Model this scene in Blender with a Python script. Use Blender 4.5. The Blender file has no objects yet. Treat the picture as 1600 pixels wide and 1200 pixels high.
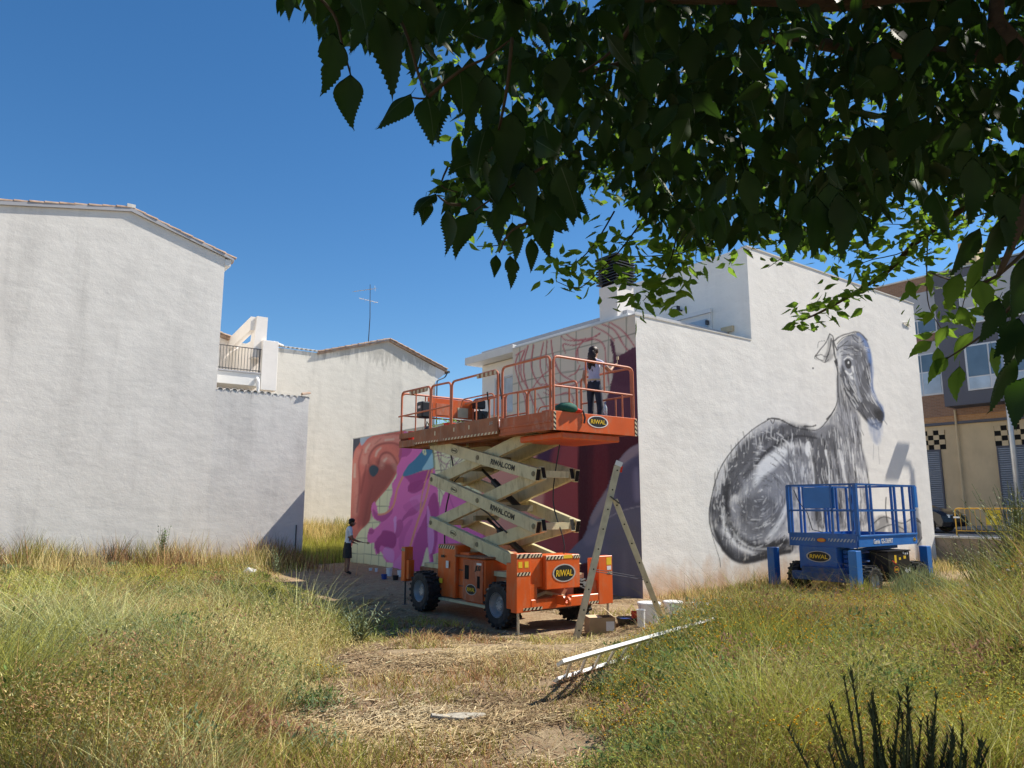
import bpy, bmesh, math, random
import numpy as np
from mathutils import Vector, Matrix, noise as mnoise
random.seed(7); RNG = np.random.default_rng(11)
R = math.radians
SC = bpy.context.scene
COL = SC.collection

# ------------------------------------------------------------ camera, sky, sun, exposure
FP = 1140.0; PITCH = math.atan(190/FP); CAMH = 2.1
cam = bpy.data.cameras.new('camera'); camo = bpy.data.objects.new('camera', cam); COL.objects.link(camo)
camo.location = (0, 0, CAMH); camo.rotation_euler = (math.pi/2 + PITCH, 0, 0)
cam.sensor_width = 36; cam.lens = FP/1600*36; cam.clip_start = 0.05; cam.clip_end = 2000
SC.camera = camo
SUN_EL = math.atan(1.12); SUN_H = (0.946, 0.324)          # horizontal direction towards the sun
w = bpy.data.worlds.new('World'); SC.world = w; w.use_nodes = True
nt = w.node_tree; nt.nodes.clear()
sky = nt.nodes.new('ShaderNodeTexSky'); sky.sky_type = 'NISHITA'; sky.sun_disc = False
sky.sun_elevation = SUN_EL; sky.sun_rotation = math.atan2(SUN_H[0], SUN_H[1])
sky.altitude = 0; sky.air_density = 1.0; sky.dust_density = 0.1; sky.ozone_density = 3.5
bg = nt.nodes.new('ShaderNodeBackground'); bg.inputs['Strength'].default_value = 0.095
out = nt.nodes.new('ShaderNodeOutputWorld')
hs = nt.nodes.new('ShaderNodeHueSaturation'); hs.inputs['Saturation'].default_value = 1.25
nt.links.new(sky.outputs[0], hs.inputs['Color']); nt.links.new(hs.outputs[0], bg.inputs[0]); nt.links.new(bg.outputs[0], out.inputs[0])
sl = bpy.data.lights.new('sun', 'SUN'); sl.energy = 5.0; sl.angle = R(0.53); sl.color = (1.0, 0.935, 0.83)
so = bpy.data.objects.new('sun', sl); COL.objects.link(so); so.location = (20, 5, 30)
sd = Vector((SUN_H[0]*math.cos(SUN_EL), SUN_H[1]*math.cos(SUN_EL), math.sin(SUN_EL)))
so.rotation_euler = (-sd).to_track_quat('-Z', 'Y').to_euler()
SC.view_settings.view_transform = 'Standard'; SC.view_settings.look = 'None'
SC.view_settings.exposure = 0.56; SC.view_settings.gamma = 1.0; SC.view_settings.use_curve_mapping = False

# ------------------------------------------------------------ frame of the lot: s along the sunlit walls, t along the painted wall
AX, AY = 3.00992, 17.31897
TH = math.atan2(.6, .8)
def xy(s, t, z=0.0): return (AX + .8*s - .6*t, AY + .6*s + .8*t, z)
def stw(x, y): return ((x-AX)*.8 + (y-AY)*.6, -(x-AX)*.6 + (y-AY)*.8)
cP, sP = math.cos(PITCH), math.sin(PITCH)
def proj(x, y, z):
    z = z - CAMH; f = y*cP + z*sP
    return 800 + FP*x/f, 600 - FP*(-y*sP + z*cP)/f
def ray(px, py):
    u = (px-800)/FP; v = (600-py)/FP
    return (u, cP - v*sP, sP + v*cP)
def at(px, py, y):
    r = ray(px, py); k = y/r[1]; return (r[0]*k, y, CAMH + r[2]*k)
def on_s(px, py, s):
    r = ray(px, py); k = (s + AX*.8 + AY*.6)/(r[0]*.8 + r[1]*.6)
    a, b = stw(r[0]*k, r[1]*k); return a, b, CAMH + r[2]*k
def on_t(px, py, t):
    r = ray(px, py); k = (t - AX*.6 + AY*.8)/(-r[0]*.6 + r[1]*.8)
    a, b = stw(r[0]*k, r[1]*k); return a, b, CAMH + r[2]*k

# ------------------------------------------------------------ materials
MATS = {}
def lin(r, g, b):
    return tuple(((c/255)/12.92 if c/255 <= .04045 else ((c/255+.055)/1.055)**2.4) for c in (r, g, b))
def mat(name, rgb, rough=.6, metal=0.0, var=.12, vs=3.0, bump=.0, bs=40.0, spec=.4, dirt=None, dirt_amt=0.0, ds=2.5, trans=0.0, alpha=1.0):
    if name in MATS: return MATS[name]
    m = bpy.data.materials.new(name); m.use_nodes = True
    n = m.node_tree.nodes; l = m.node_tree.links; b = n['Principled BSDF']
    b.inputs['Roughness'].default_value = rough; b.inputs['Metallic'].default_value = metal
    b.inputs['Specular IOR Level'].default_value = spec
    g = n.new('ShaderNodeNewGeometry')
    nz = n.new('ShaderNodeTexNoise'); nz.inputs['Scale'].default_value = vs; nz.inputs['Detail'].default_value = 6
    l.new(g.outputs['Position'], nz.inputs['Vector'])
    mr = n.new('ShaderNodeMapRange'); mr.inputs[1].default_value = .3; mr.inputs[2].default_value = .7
    mr.inputs[3].default_value = 1-var; mr.inputs[4].default_value = 1+var
    l.new(nz.outputs['Fac'], mr.inputs[0])
    vm = n.new('ShaderNodeVectorMath'); vm.operation = 'SCALE'; vm.inputs[0].default_value = rgb[:3]
    l.new(mr.outputs[0], vm.inputs['Scale'])
    colout = vm.outputs[0]
    if dirt is not None:
        nd = n.new('ShaderNodeTexNoise'); nd.inputs['Scale'].default_value = ds; nd.inputs['Detail'].default_value = 8; nd.inputs['Roughness'].default_value = .7
        mp = n.new('ShaderNodeMapping'); mp.inputs['Scale'].default_value = (1, 1, .35); mp.inputs['Location'].default_value = (3.3, 1.7, 9)
        l.new(g.outputs['Position'], mp.inputs[0]); l.new(mp.outputs[0], nd.inputs['Vector'])
        md = n.new('ShaderNodeMapRange'); md.inputs[1].default_value = .5; md.inputs[2].default_value = .72; md.inputs[3].default_value = 0; md.inputs[4].default_value = dirt_amt
        l.new(nd.outputs['Fac'], md.inputs[0])
        mx = n.new('ShaderNodeMix'); mx.data_type = 'RGBA'; mx.inputs['B'].default_value = (*dirt, 1)
        l.new(md.outputs[0], mx.inputs[0]); l.new(colout, mx.inputs['A']); colout = mx.outputs['Result']
    l.new(colout, b.inputs['Base Color'])
    if bump > 0:
        nb = n.new('ShaderNodeTexNoise'); nb.inputs['Scale'].default_value = bs; nb.inputs['Detail'].default_value = 5
        l.new(g.outputs['Position'], nb.inputs['Vector'])
        bp = n.new('ShaderNodeBump'); bp.inputs['Strength'].default_value = bump; bp.inputs['Distance'].default_value = .01
        l.new(nb.outputs['Fac'], bp.inputs['Height']); l.new(bp.outputs[0], b.inputs['Normal'])
    if trans > 0: b.inputs['Transmission Weight'].default_value = trans
    MATS[name] = m; return m

def plaster(name, base, stain, splash=None, mural=False, streak=.5, splash_z=.5, bumpk=.34, topz=None):
    """lime render: cloudy stains, faint vertical runs, trowel relief; optional soil splash near the ground; optional painted layer"""
    m = bpy.data.materials.new(name); m.use_nodes = True
    n = m.node_tree.nodes; l = m.node_tree.links; b = n['Principled BSDF']
    b.inputs['Roughness'].default_value = .9; b.inputs['Specular IOR Level'].default_value = .2
    g = n.new('ShaderNodeNewGeometry')
    rot = n.new('ShaderNodeMapping'); rot.inputs['Rotation'].default_value = (0, 0, -TH)
    l.new(g.outputs['Position'], rot.inputs[0])
    def nz(scale, sc=(1,1,1), detail=6, rough=.6, loc=(0,0,0)):
        mp = n.new('ShaderNodeMapping'); mp.inputs['Scale'].default_value = sc; mp.inputs['Location'].default_value = loc
        l.new(rot.outputs[0], mp.inputs[0])
        t = n.new('ShaderNodeTexNoise'); t.inputs['Scale'].default_value = scale; t.inputs['Detail'].default_value = detail; t.inputs['Roughness'].default_value = rough
        l.new(mp.outputs[0], t.inputs['Vector']); return t.outputs['Fac']
    def mr(x, a, bb, c, d):
        q = n.new('ShaderNodeMapRange'); 
        for i, v in enumerate((a, bb, c, d)): q.inputs[i+1].default_value = v
        l.new(x, q.inputs[0]); return q.outputs[0]
    def mix(f, A, B):
        q = n.new('ShaderNodeMix'); q.data_type = 'RGBA'
        l.new(f, q.inputs[0])
        for k, v in (('A', A), ('B', B)):
            if isinstance(v, tuple): q.inputs[k].default_value = (*v, 1)
            else: l.new(v, q.inputs[k])
        return q.outputs['Result']
    def mul(a, c):
        q = n.new('ShaderNodeMath'); q.operation = 'MULTIPLY'
        for i, v in enumerate((a, c)):
            if isinstance(v, (int, float)): q.inputs[i].default_value = v
            else: l.new(v, q.inputs[i])
        return q.outputs[0]
    c = mix(mr(nz(.55, (1,1,.7), 8, .62), .38, .68, 0, .55), base, stain)
    dk = tuple(v*.72 for v in stain)
    c = mix(mr(nz(1.3, (1,1,.12), 7, .6, (5,2,0)), .52, .75, 0, streak), c, dk)
    c = mix(mr(nz(3.2, (.5,.5,1.6), 8, .65, (1,7,3)), .48, .72, 0, .42), c, tuple(min(1, v*1.1) for v in base))
    c = mix(mr(nz(9, (.6,.6,1.2), 6, .7, (4,4,1)), .56, .74, 0, .22), c, dk)
    sz = n.new('ShaderNodeSeparateXYZ'); l.new(g.outputs['Position'], sz.inputs[0])
    if splash:
        h = n.new('ShaderNodeMath'); h.operation = 'ADD'; l.new(sz.outputs['Z'], h.inputs[0])
        l.new(mr(nz(1.5, (1,1,.5), 6, .7), .3, .7, -.35, .35), h.inputs[1])
        c = mix(mr(h.outputs[0], splash_z*1.5, .0, 0, .8), c, splash)
    if topz is not None:
        h = n.new('ShaderNodeMath'); h.operation = 'ADD'; l.new(sz.outputs['Z'], h.inputs[0])
        l.new(mr(nz(3, (1.5,1.5,.25), 6, .7, (8,8,8)), .35, .7, -.9, .35), h.inputs[1])
        c = mix(mr(h.outputs[0], topz-.45, topz+.05, 0, .5), c, tuple(v*.45 for v in stain))
    if mural:
        a = n.new('ShaderNodeAttribute'); a.attribute_name = 'paint'
        c = mix(mul(a.outputs['Alpha'], mr(nz(25, (1,1,.4), 4, .6), .25, .6, .985, 1)), c, a.outputs['Color'])
    l.new(c, b.inputs['Base Color'])
    hgt = n.new('ShaderNodeMath'); hgt.operation = 'ADD'
    l.new(mul(nz(2.2, (.7,.7,1.05), 5, .55, (2,3,4)), 1.6), hgt.inputs[0]); l.new(mul(nz(28, (.7,.7,1), 4, .6), .38), hgt.inputs[1])
    bp = n.new('ShaderNodeBump'); bp.inputs['Strength'].default_value = bumpk; bp.inputs['Distance'].default_value = .03
    l.new(hgt.outputs[0], bp.inputs['Height']); l.new(bp.outputs[0], b.inputs['Normal'])
    MATS[name] = m; return m

def brick_mat(name, c1, c2, mortar, sc=1.0, rotz=True):
    m = bpy.data.materials.new(name); m.use_nodes = True
    n = m.node_tree.nodes; l = m.node_tree.links; b = n['Principled BSDF']; b.inputs['Roughness'].default_value = .85
    g = n.new('ShaderNodeNewGeometry'); rot = n.new('ShaderNodeMapping'); rot.inputs['Rotation'].default_value = (0, 0, -TH)
    l.new(g.outputs['Position'], rot.inputs[0]); s = n.new('ShaderNodeSeparateXYZ'); l.new(rot.outputs[0], s.inputs[0])
    ad = n.new('ShaderNodeMath'); ad.operation = 'ADD'; l.new(s.outputs['X'], ad.inputs[0]); l.new(s.outputs['Y'], ad.inputs[1])
    c = n.new('ShaderNodeCombineXYZ'); l.new(ad.outputs[0], c.inputs['X']); l.new(s.outputs['Z'], c.inputs['Y'])
    t = n.new('ShaderNodeTexBrick'); t.inputs['Scale'].default_value = 1/sc
    t.inputs['Color1'].default_value = (*c1, 1); t.inputs['Color2'].default_value = (*c2, 1); t.inputs['Mortar'].default_value = (*mortar, 1)
    t.inputs['Brick Width'].default_value = .25; t.inputs['Row Height'].default_value = .075; t.inputs['Mortar Size'].default_value = .008
    l.new(c.outputs[0], t.inputs['Vector']); l.new(t.outputs['Color'], b.inputs['Base Color'])
    MATS[name] = m; return m

def attr_mat(name, rough=.85, trans=.25, spec=.15):
    m = bpy.data.materials.new(name); m.use_nodes = True
    n = m.node_tree.nodes; l = m.node_tree.links; b = n['Principled BSDF']; b.inputs['Roughness'].default_value = rough
    b.inputs['Specular IOR Level'].default_value = spec
    a = n.new('ShaderNodeAttribute'); a.attribute_name = 'tint'; l.new(a.outputs['Color'], b.inputs['Base Color'])
    tr = n.new('ShaderNodeBsdfTranslucent'); l.new(a.outputs['Color'], tr.inputs['Color'])
    mx = n.new('ShaderNodeMixShader'); mx.inputs[0].default_value = trans
    l.new(b.outputs[0], mx.inputs[1]); l.new(tr.outputs[0], mx.inputs[2]); l.new(mx.outputs[0], n['Material Output'].inputs[0])
    MATS[name] = m; return m

def leaf_mat(name, c1, c2, trc, tramt):
    m = bpy.data.materials.new(name); m.use_nodes = True
    n = m.node_tree.nodes; l = m.node_tree.links; b = n['Principled BSDF']; b.inputs['Roughness'].default_value = .58
    b.inputs['Specular IOR Level'].default_value = .2
    oi = n.new('ShaderNodeNewGeometry'); nz = n.new('ShaderNodeTexNoise'); nz.inputs['Scale'].default_value = 6; nz.inputs['Detail'].default_value = 3
    l.new(oi.outputs['Position'], nz.inputs['Vector'])
    mx = n.new('ShaderNodeMix'); mx.data_type = 'RGBA'; mx.inputs['A'].default_value = (*c1, 1); mx.inputs['B'].default_value = (*c2, 1)
    mr = n.new('ShaderNodeMapRange'); mr.inputs[1].default_value = .35; mr.inputs[2].default_value = .65; l.new(nz.outputs['Fac'], mr.inputs[0]); l.new(mr.outputs[0], mx.inputs[0])
    l.new(mx.outputs['Result'], b.inputs['Base Color'])
    tr = n.new('ShaderNodeBsdfTranslucent'); tr.inputs['Color'].default_value = (*trc, 1)
    ms = n.new('ShaderNodeMixShader'); ms.inputs[0].default_value = tramt
    l.new(b.outputs[0], ms.inputs[1]); l.new(tr.outputs[0], ms.inputs[2]); l.new(ms.outputs[0], n['Material Output'].inputs[0])
    MATS[name] = m; return m

PL_R = plaster('render_white', (.90,.865,.80), (.77,.74,.69), splash=(.56,.33,.16), streak=.25)
PL_M = plaster('render_white_painted', (.90,.865,.80), (.77,.74,.69), splash=(.56,.33,.16), mural=True, streak=.25)
PL_L = plaster('render_weathered', (.82,.785,.725), (.64,.61,.565), splash=(.60,.48,.36), streak=.45, splash_z=.6)
PL_G = plaster('render_weathered_low', (.79,.76,.71), (.60,.575,.54), splash=(.60,.48,.36), streak=.5, splash_z=.6, topz=6.5)
PL_C = plaster('render_cream', (.77,.73,.64), (.62,.585,.51), streak=.55, topz=9.9)
PL_S = plaster('render_smooth', (.87,.82,.76), (.80,.755,.70), streak=.08, bumpk=.1)
WHITE = mat('white_paint', (.78,.77,.74), .6, var=.04)
TILE = mat('clay_tile', (.40,.27,.19), .85, var=.35, vs=4, dirt=(.35,.33,.28), dirt_amt=.8, ds=5)
TILEW = mat('limewashed_tile', (.72,.69,.64), .85, var=.12, vs=4, dirt=(.4,.38,.33), dirt_amt=.5, ds=5)
CONC = mat('concrete', (.34,.27,.20), .9, var=.2, vs=2, bump=.5, bs=15, dirt=(.13,.10,.07), dirt_amt=.9)
CAPM = mat('cap_stone', (.62,.60,.55), .85, var=.15)
ASPH = mat('asphalt', (.06,.06,.065), .9, var=.2, vs=5, bump=.3, bs=60)
PAVE = mat('pavement', (.33,.31,.29), .9, var=.12, vs=4)
ORG = mat('orange_enamel', (.70,.115,.018), .38, var=.1, vs=2, dirt=(.50,.25,.14), dirt_amt=.6, ds=7)
ORGW = mat('orange_enamel_worn', (.50,.12,.045), .6, var=.2, vs=3, dirt=(.5,.30,.22), dirt_amt=.8, ds=7)
ORGD = mat('orange_enamel_dusty', (.36,.14,.07), .75, var=.25, vs=3, dirt=(.36,.25,.18), dirt_amt=.8, ds=6)
ORGR = mat('orange_tube', (.60,.17,.075), .45, var=.15, vs=6, dirt=(.5,.32,.25), dirt_amt=.5, ds=12)
CREAM = mat('cream_enamel', (.60,.53,.32), .45, var=.1, vs=4, dirt=(.20,.15,.085), dirt_amt=.7, ds=6)
DARKC = mat('greasy_cream', (.20,.17,.10), .6, var=.3, vs=6)
BLK = mat('black_rubber', (.022,.022,.024), .75, var=.3, vs=9, dirt=(.16,.13,.10), dirt_amt=.5, ds=10)
BLKP = mat('black_plastic', (.02,.02,.022), .45, var=.1)
HOLE = mat('dark_opening', (.008,.007,.006), .9, var=.1)
RIM = mat('rim_grey', (.42,.43,.45), .4, metal=.4, var=.1)
YEL = mat('yellow_print', (.80,.52,.03), .5, var=.05)
PRW = mat('white_print', (.75,.74,.72), .5, var=.05)
PRB = mat('black_print', (.015,.015,.015), .5, var=.05)
GRYP = mat('grey_print', (.45,.42,.38), .5, var=.05)
HAZC = mat('hazard_cream', (.66,.55,.36), .5, var=.15)
ALU = mat('aluminium', (.56,.51,.40), .42, metal=.55, var=.15, vs=8, dirt=(.45,.38,.28), dirt_amt=.5, ds=14)
ALUW = mat('aluminium_bright', (.80,.80,.79), .35, metal=.3, var=.1, vs=8)
STEEL = mat('dark_steel', (.09,.09,.095), .5, metal=.6, var=.15)
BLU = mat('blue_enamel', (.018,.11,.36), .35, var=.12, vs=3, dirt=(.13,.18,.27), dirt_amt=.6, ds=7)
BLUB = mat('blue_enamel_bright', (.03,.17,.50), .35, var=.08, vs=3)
YELB = mat('barrier_yellow', (.82,.45,.05), .5, var=.15, dirt=(.5,.3,.1), dirt_amt=.4)
CARD = mat('cardboard', (.42,.29,.16), .85, var=.12, vs=6)
CARDL = mat('cardboard_light', (.66,.52,.33), .85, var=.08, vs=6)
PLW = mat('white_plastic', (.78,.78,.77), .4, var=.05, dirt=(.45,.42,.4), dirt_amt=.5, ds=14)
REDP = mat('red_plastic', (.62,.03,.015), .4, var=.08)
BLUP = mat('blue_plastic', (.03,.07,.28), .4, var=.1)
GRNF = mat('green_fabric', (.015,.10,.07), .8, var=.3, vs=20)
LAMPG = mat('galvanised', (.52,.53,.54), .4, metal=.4, var=.08)
GLASS = mat('window_glass', (.10,.14,.19), .08, var=.25, vs=.8, spec=.8)
GLASSL = mat('curtained_glass', (.42,.50,.58), .15, var=.18, vs=1.5, spec=.7)
CURT = mat('curtain', (.55,.57,.60), .8, var=.12, vs=8)
FRAME = mat('window_frame', (.62,.62,.63), .4, var=.05)
BRK = brick_mat('brown_brick', (.24,.13,.08), (.31,.17,.10), (.30,.22,.17))
BRKO = brick_mat('ochre_brick', (.40,.20,.08), (.48,.25,.11), (.42,.28,.18))
GREYP = mat('grey_panel', (.105,.105,.125), .7, var=.08, vs=1)
LGREY = mat('light_grey_panel', (.42,.42,.44), .7, var=.06, vs=1)
OCHR = mat('ochre_render', (.60,.46,.28), .9, var=.08, vs=1.2, dirt=(.45,.34,.22), dirt_amt=.4)
SHUT = mat('shutter_steel', (.22,.25,.30), .5, metal=.2, var=.08)
BARK = mat('bark', (.10,.065,.04), .9, var=.35, vs=14, bump=.6, bs=60)
TWIG = mat('twig', (.075,.05,.025), .8, var=.3, vs=20)
LEAF = leaf_mat('mulberry_leaf', (.014,.032,.009), (.026,.055,.013), (.09,.21,.02), .15)  # dark copy of the leaf green; the crown's shade is in the colour
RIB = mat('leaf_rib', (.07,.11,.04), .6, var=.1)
LEAFS = leaf_mat('sunlit_leaf_green', (.05,.11,.018), (.085,.16,.03), (.30,.50,.05), .42)  # bright copy of the leaf green with sunlight put into the colour

# ------------------------------------------------------------ mesh building
ORGN = {}
def setp(o, label=None, cat=None, group=None, kind=None):
    if label: o['label'] = label
    if cat: o['category'] = cat
    if group: o['group'] = group
    if kind: o['kind'] = kind
    return o
def thing(name, label, cat, s, t, z, group=None, world=False):
    o = bpy.data.objects.new(name, None); COL.objects.link(o); o.empty_display_size = .3
    if world: o.location = (s, t, z); ORGN[o.name] = (s, t, z, True)
    else: o.location = xy(s, t, z); o.rotation_euler = (0, 0, TH); ORGN[o.name] = (s, t, z, False)
    return setp(o, label, cat, group)
def root_of(o):
    while o.parent is not None: o = o.parent
    return o
class MB:
    def __init__(self): self.v = []; self.f = []; self.m = []; self.cur = 0
    def mi(self, i): self.cur = i; return self
    def add(self, vs, fs):
        b = len(self.v); self.v += [tuple(q) for q in vs]
        for f in fs: self.f.append(tuple(b+i for i in f)); self.m.append(self.cur)
        return self
    def box(self, a0, a1, b0, b1, c0, c1):
        a0, a1 = sorted((a0, a1)); b0, b1 = sorted((b0, b1)); c0, c1 = sorted((c0, c1))
        return self.add([(a0,b0,c0),(a1,b0,c0),(a1,b1,c0),(a0,b1,c0),(a0,b0,c1),(a1,b0,c1),(a1,b1,c1),(a0,b1,c1)],
                        [(0,3,2,1),(4,5,6,7),(0,1,5,4),(1,2,6,5),(2,3,7,6),(3,0,4,7)])
    def bar(self, p0, p1, w_, h_, up=(0,0,1)):
        p0 = Vector(p0); p1 = Vector(p1); d = (p1-p0).normalized(); u = Vector(up)
        x = d.cross(u)
        if x.length < 1e-4: x = d.cross(Vector((1,0,0)))
        x.normalize(); u = x.cross(d).normalized(); x *= w_/2; u *= h_/2
        vs = [p+a*x+b*u for p in (p0, p1) for a, b in ((-1,-1),(1,-1),(1,1),(-1,1))]
        return self.add(vs, [(0,1,2,3),(7,6,5,4),(0,4,5,1),(1,5,6,2),(2,6,7,3),(3,7,4,0)])
    def tube(self, pts, r, n=8, caps=True):
        pts = [Vector(p) for p in pts]; rr = r if isinstance(r, (list, tuple)) else [r]*len(pts)
        rings = []; prev = None
        for i, p in enumerate(pts):
            d = (pts[min(i+1, len(pts)-1)] - pts[max(i-1, 0)])
            if d.length < 1e-9: d = Vector((0,0,1))
            d.normalize()
            if prev is None:
                a = d.cross(Vector((0,0,1)))
                if a.length < 1e-3: a = d.cross(Vector((1,0,0)))
            else: a = prev - d*prev.dot(d)
            a.normalize(); prev = a; b = d.cross(a)
            rings.append([p + (a*math.cos(2*math.pi*k/n) + b*math.sin(2*math.pi*k/n))*rr[i] for k in range(n)])
        vs = [v for q in rings for v in q]; fs = []
        for i in range(len(pts)-1):
            for k in range(n):
                a = i*n+k; b = i*n+(k+1) % n; fs.append((a, b, b+n, a+n))
        if caps: fs.append(tuple(range(n))[::-1]); fs.append(tuple(range((len(pts)-1)*n, len(pts)*n)))
        return self.add(vs, fs)
    def prism(self, poly, fn, d0, d1):
        """poly: 2-D outline; fn(a,b,d) -> 3-D"""
        n = len(poly); vs = [fn(a, b, d0) for a, b in poly] + [fn(a, b, d1) for a, b in poly]
        fs = [tuple(range(n))[::-1], tuple(range(n, 2*n))] + [(i, (i+1) % n, (i+1) % n+n, i+n) for i in range(n)]
        return self.add(vs, fs)
    def lathe(self, prof, c, ax='z', n=20):
        vs = []; k = len(prof)
        for i in range(n):
            a = 2*math.pi*i/n; ca, sa = math.cos(a), math.sin(a)
            for r, h in prof:
                if ax == 'z': vs.append((c[0]+r*ca, c[1]+r*sa, c[2]+h))
                elif ax == 'x': vs.append((c[0]+h, c[1]+r*ca, c[2]+r*sa))
                else: vs.append((c[0]+r*ca, c[1]+h, c[2]+r*sa))
        fs = [(i*k+j, ((i+1) % n)*k+j, ((i+1) % n)*k+j+1, i*k+j+1) for i in range(n) for j in range(k-1)]
        return self.add(vs, fs)
    def build(self, name, mats, parent=None, smooth=False, bevel=0, label=None, cat=None, group=None, kind=None, world=False):
        vs = self.v; loc = None
        if parent is not None:
            ox = ORGN[root_of(parent).name]; vs = [(a-ox[0], b-ox[1], c-ox[2]) for a, b, c in vs]
        elif not world:
            vs = [xy(*q) for q in vs]
        if parent is None:
            xs = np.array(vs); c = ((xs[:,0].min()+xs[:,0].max())/2, (xs[:,1].min()+xs[:,1].max())/2, xs[:,2].min())
            vs = [tuple(q) for q in (xs-np.array(c))]; loc = c
        me = bpy.data.meshes.new(name); me.from_pydata([tuple(q) for q in vs], [], self.f)
        if not isinstance(mats, (list, tuple)): mats = [mats]
        for q in mats: me.materials.append(q)
        me.polygons.foreach_set('material_index', self.m)
        bm = bmesh.new(); bm.from_mesh(me); bmesh.ops.recalc_face_normals(bm, faces=bm.faces)
        if bevel > 0:
            es = [e for e in bm.edges if len(e.link_faces) == 2 and e.calc_face_angle(0) > .5]
            bmesh.ops.bevel(bm, geom=es, offset=bevel, segments=1, affect='EDGES', clamp_overlap=True)
        bm.to_mesh(me); bm.free()
        if smooth: me.polygons.foreach_set('use_smooth', [True]*len(me.polygons))
        o = bpy.data.objects.new(name, me); COL.objects.link(o)
        if loc: o.location = loc
        if parent is not None: o.parent = parent
        return setp(o, label, cat, group, kind)
def B(name, m, parent, *bx, bevel=0, **k):
    q = MB()
    for b in bx: q.box(*b)
    return q.build(name, m, parent, bevel=bevel, **k)

def fillet(pts, r=.1, n=4):
    """round the corners of a polyline"""
    out = [Vector(pts[0])]
    for i in range(1, len(pts)-1):
        p = Vector(pts[i]); a = (Vector(pts[i-1])-p); b = (Vector(pts[i+1])-p)
        rr = min(r, a.length/2, b.length/2); a = p+a.normalized()*rr; b = p+b.normalized()*rr
        for k in range(n+1):
            u = k/n; out.append(a*(1-u)**2 + p*2*u*(1-u) + b*u*u)
    out.append(Vector(pts[-1])); return out

FONT_CACHE = {}
def text_geo(s, bold=.012, shear=0.0):
    key = (s, bold, shear)
    if key in FONT_CACHE: return FONT_CACHE[key]
    cu = bpy.data.curves.new('lettering', 'FONT'); cu.body = s; cu.size = 1; cu.offset = bold; cu.shear = shear; cu.resolution_u = 3
    cu.align_x = 'CENTER'; cu.align_y = 'CENTER'; cu.extrude = .006
    o = bpy.data.objects.new('lettering', cu); COL.objects.link(o)
    dg = bpy.context.evaluated_depsgraph_get(); me = bpy.data.meshes.new_from_object(o.evaluated_get(dg))
    vs = [tuple(v.co) for v in me.vertices]; fs = [tuple(p.vertices) for p in me.polygons]
    bpy.data.objects.remove(o); bpy.data.curves.remove(cu); bpy.data.meshes.remove(me)
    xs = [v[0] for v in vs]; ys = [v[1] for v in vs]; cx = (min(xs)+max(xs))/2; cy = (min(ys)+max(ys))/2
    h = max(ys)-min(ys); w_ = max(xs)-min(xs)
    vs = [((x-cx)/h, (y-cy)/h, z) for x, y, z in vs]; FONT_CACHE[key] = (vs, fs, w_/h); return FONT_CACHE[key]
def lettering(s, c, ux, uy, height, m, parent, width=None, bold=.03, shear=0.0, lift=.003, **k):
    vs, fs, asp = text_geo(s, bold, shear); c = Vector(c); ux = Vector(ux).normalized(); uy = Vector(uy).normalized(); nn = ux.cross(uy)
    sx = height if width is None else width/asp
    q = MB(); q.add([c + ux*(x*sx) + uy*(y*height) + nn*(lift+z*.2) for x, y, z in vs], fs)
    return q.build('lettering', m, parent, **k)
def oval_logo(s, c, ux, uy, w_, h_, parent, txt=True, inner=None, ring=None, tcol=None):
    c = Vector(c); ux = Vector(ux).normalized(); uy = Vector(uy).normalized(); nn = ux.cross(uy)
    q = MB(); n = 28
    def ring_pts(k, off): return [c + ux*(math.cos(2*math.pi*i/n)*w_/2*k) + uy*(math.sin(2*math.pi*i/n)*h_/2*k) + nn*off for i in range(n)]
    a = ring_pts(1, .0005); b = ring_pts(1, .004); d = ring_pts(.88, .004); e = ring_pts(.88, .003)
    q.mi(0).add(a+b, [(i, (i+1) % n, (i+1) % n+n, i+n) for i in range(n)])
    q.add(b+d, [(i, (i+1) % n, (i+1) % n+n, i+n) for i in range(n)])
    q.mi(1).add(e, [tuple(range(n))])
    o = q.build('logo_sticker', [ring or GRYP, inner or PRB], parent)
    if txt: lettering(s, c+nn*.004, ux, uy, h_*.36, tcol or YEL, o, width=w_*.72, bold=.018, shear=.1)
    return o
def hazard(c, ux, uy, length, h_, parent, n=None, m1=None, m2=None, slant=1.0):
    c = Vector(c); ux = Vector(ux).normalized(); uy = Vector(uy).normalized(); nn = ux.cross(uy)
    n = n or max(3, int(length/(h_*1.1))); q = MB(); st = length/n
    for i in range(n*2+1):
        x0 = -length/2 + (i-1)*st/2; x1 = x0 + st/2
        P = [(x0, -h_/2), (x1, -h_/2), (x1+slant*h_*.7, h_/2), (x0+slant*h_*.7, h_/2)]
        P = [(min(max(x, -length/2), length/2), y) for x, y in P]
        if abs(P[1][0]-P[0][0]) + abs(P[2][0]-P[3][0]) < 1e-4: continue
        q.mi(i % 2).add([c+ux*x+uy*y+nn*.003 for x, y in P], [(0,1,2,3)])
    return q.build('hazard_stripe', [m1 or HAZC, m2 or PRB], parent)
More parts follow.
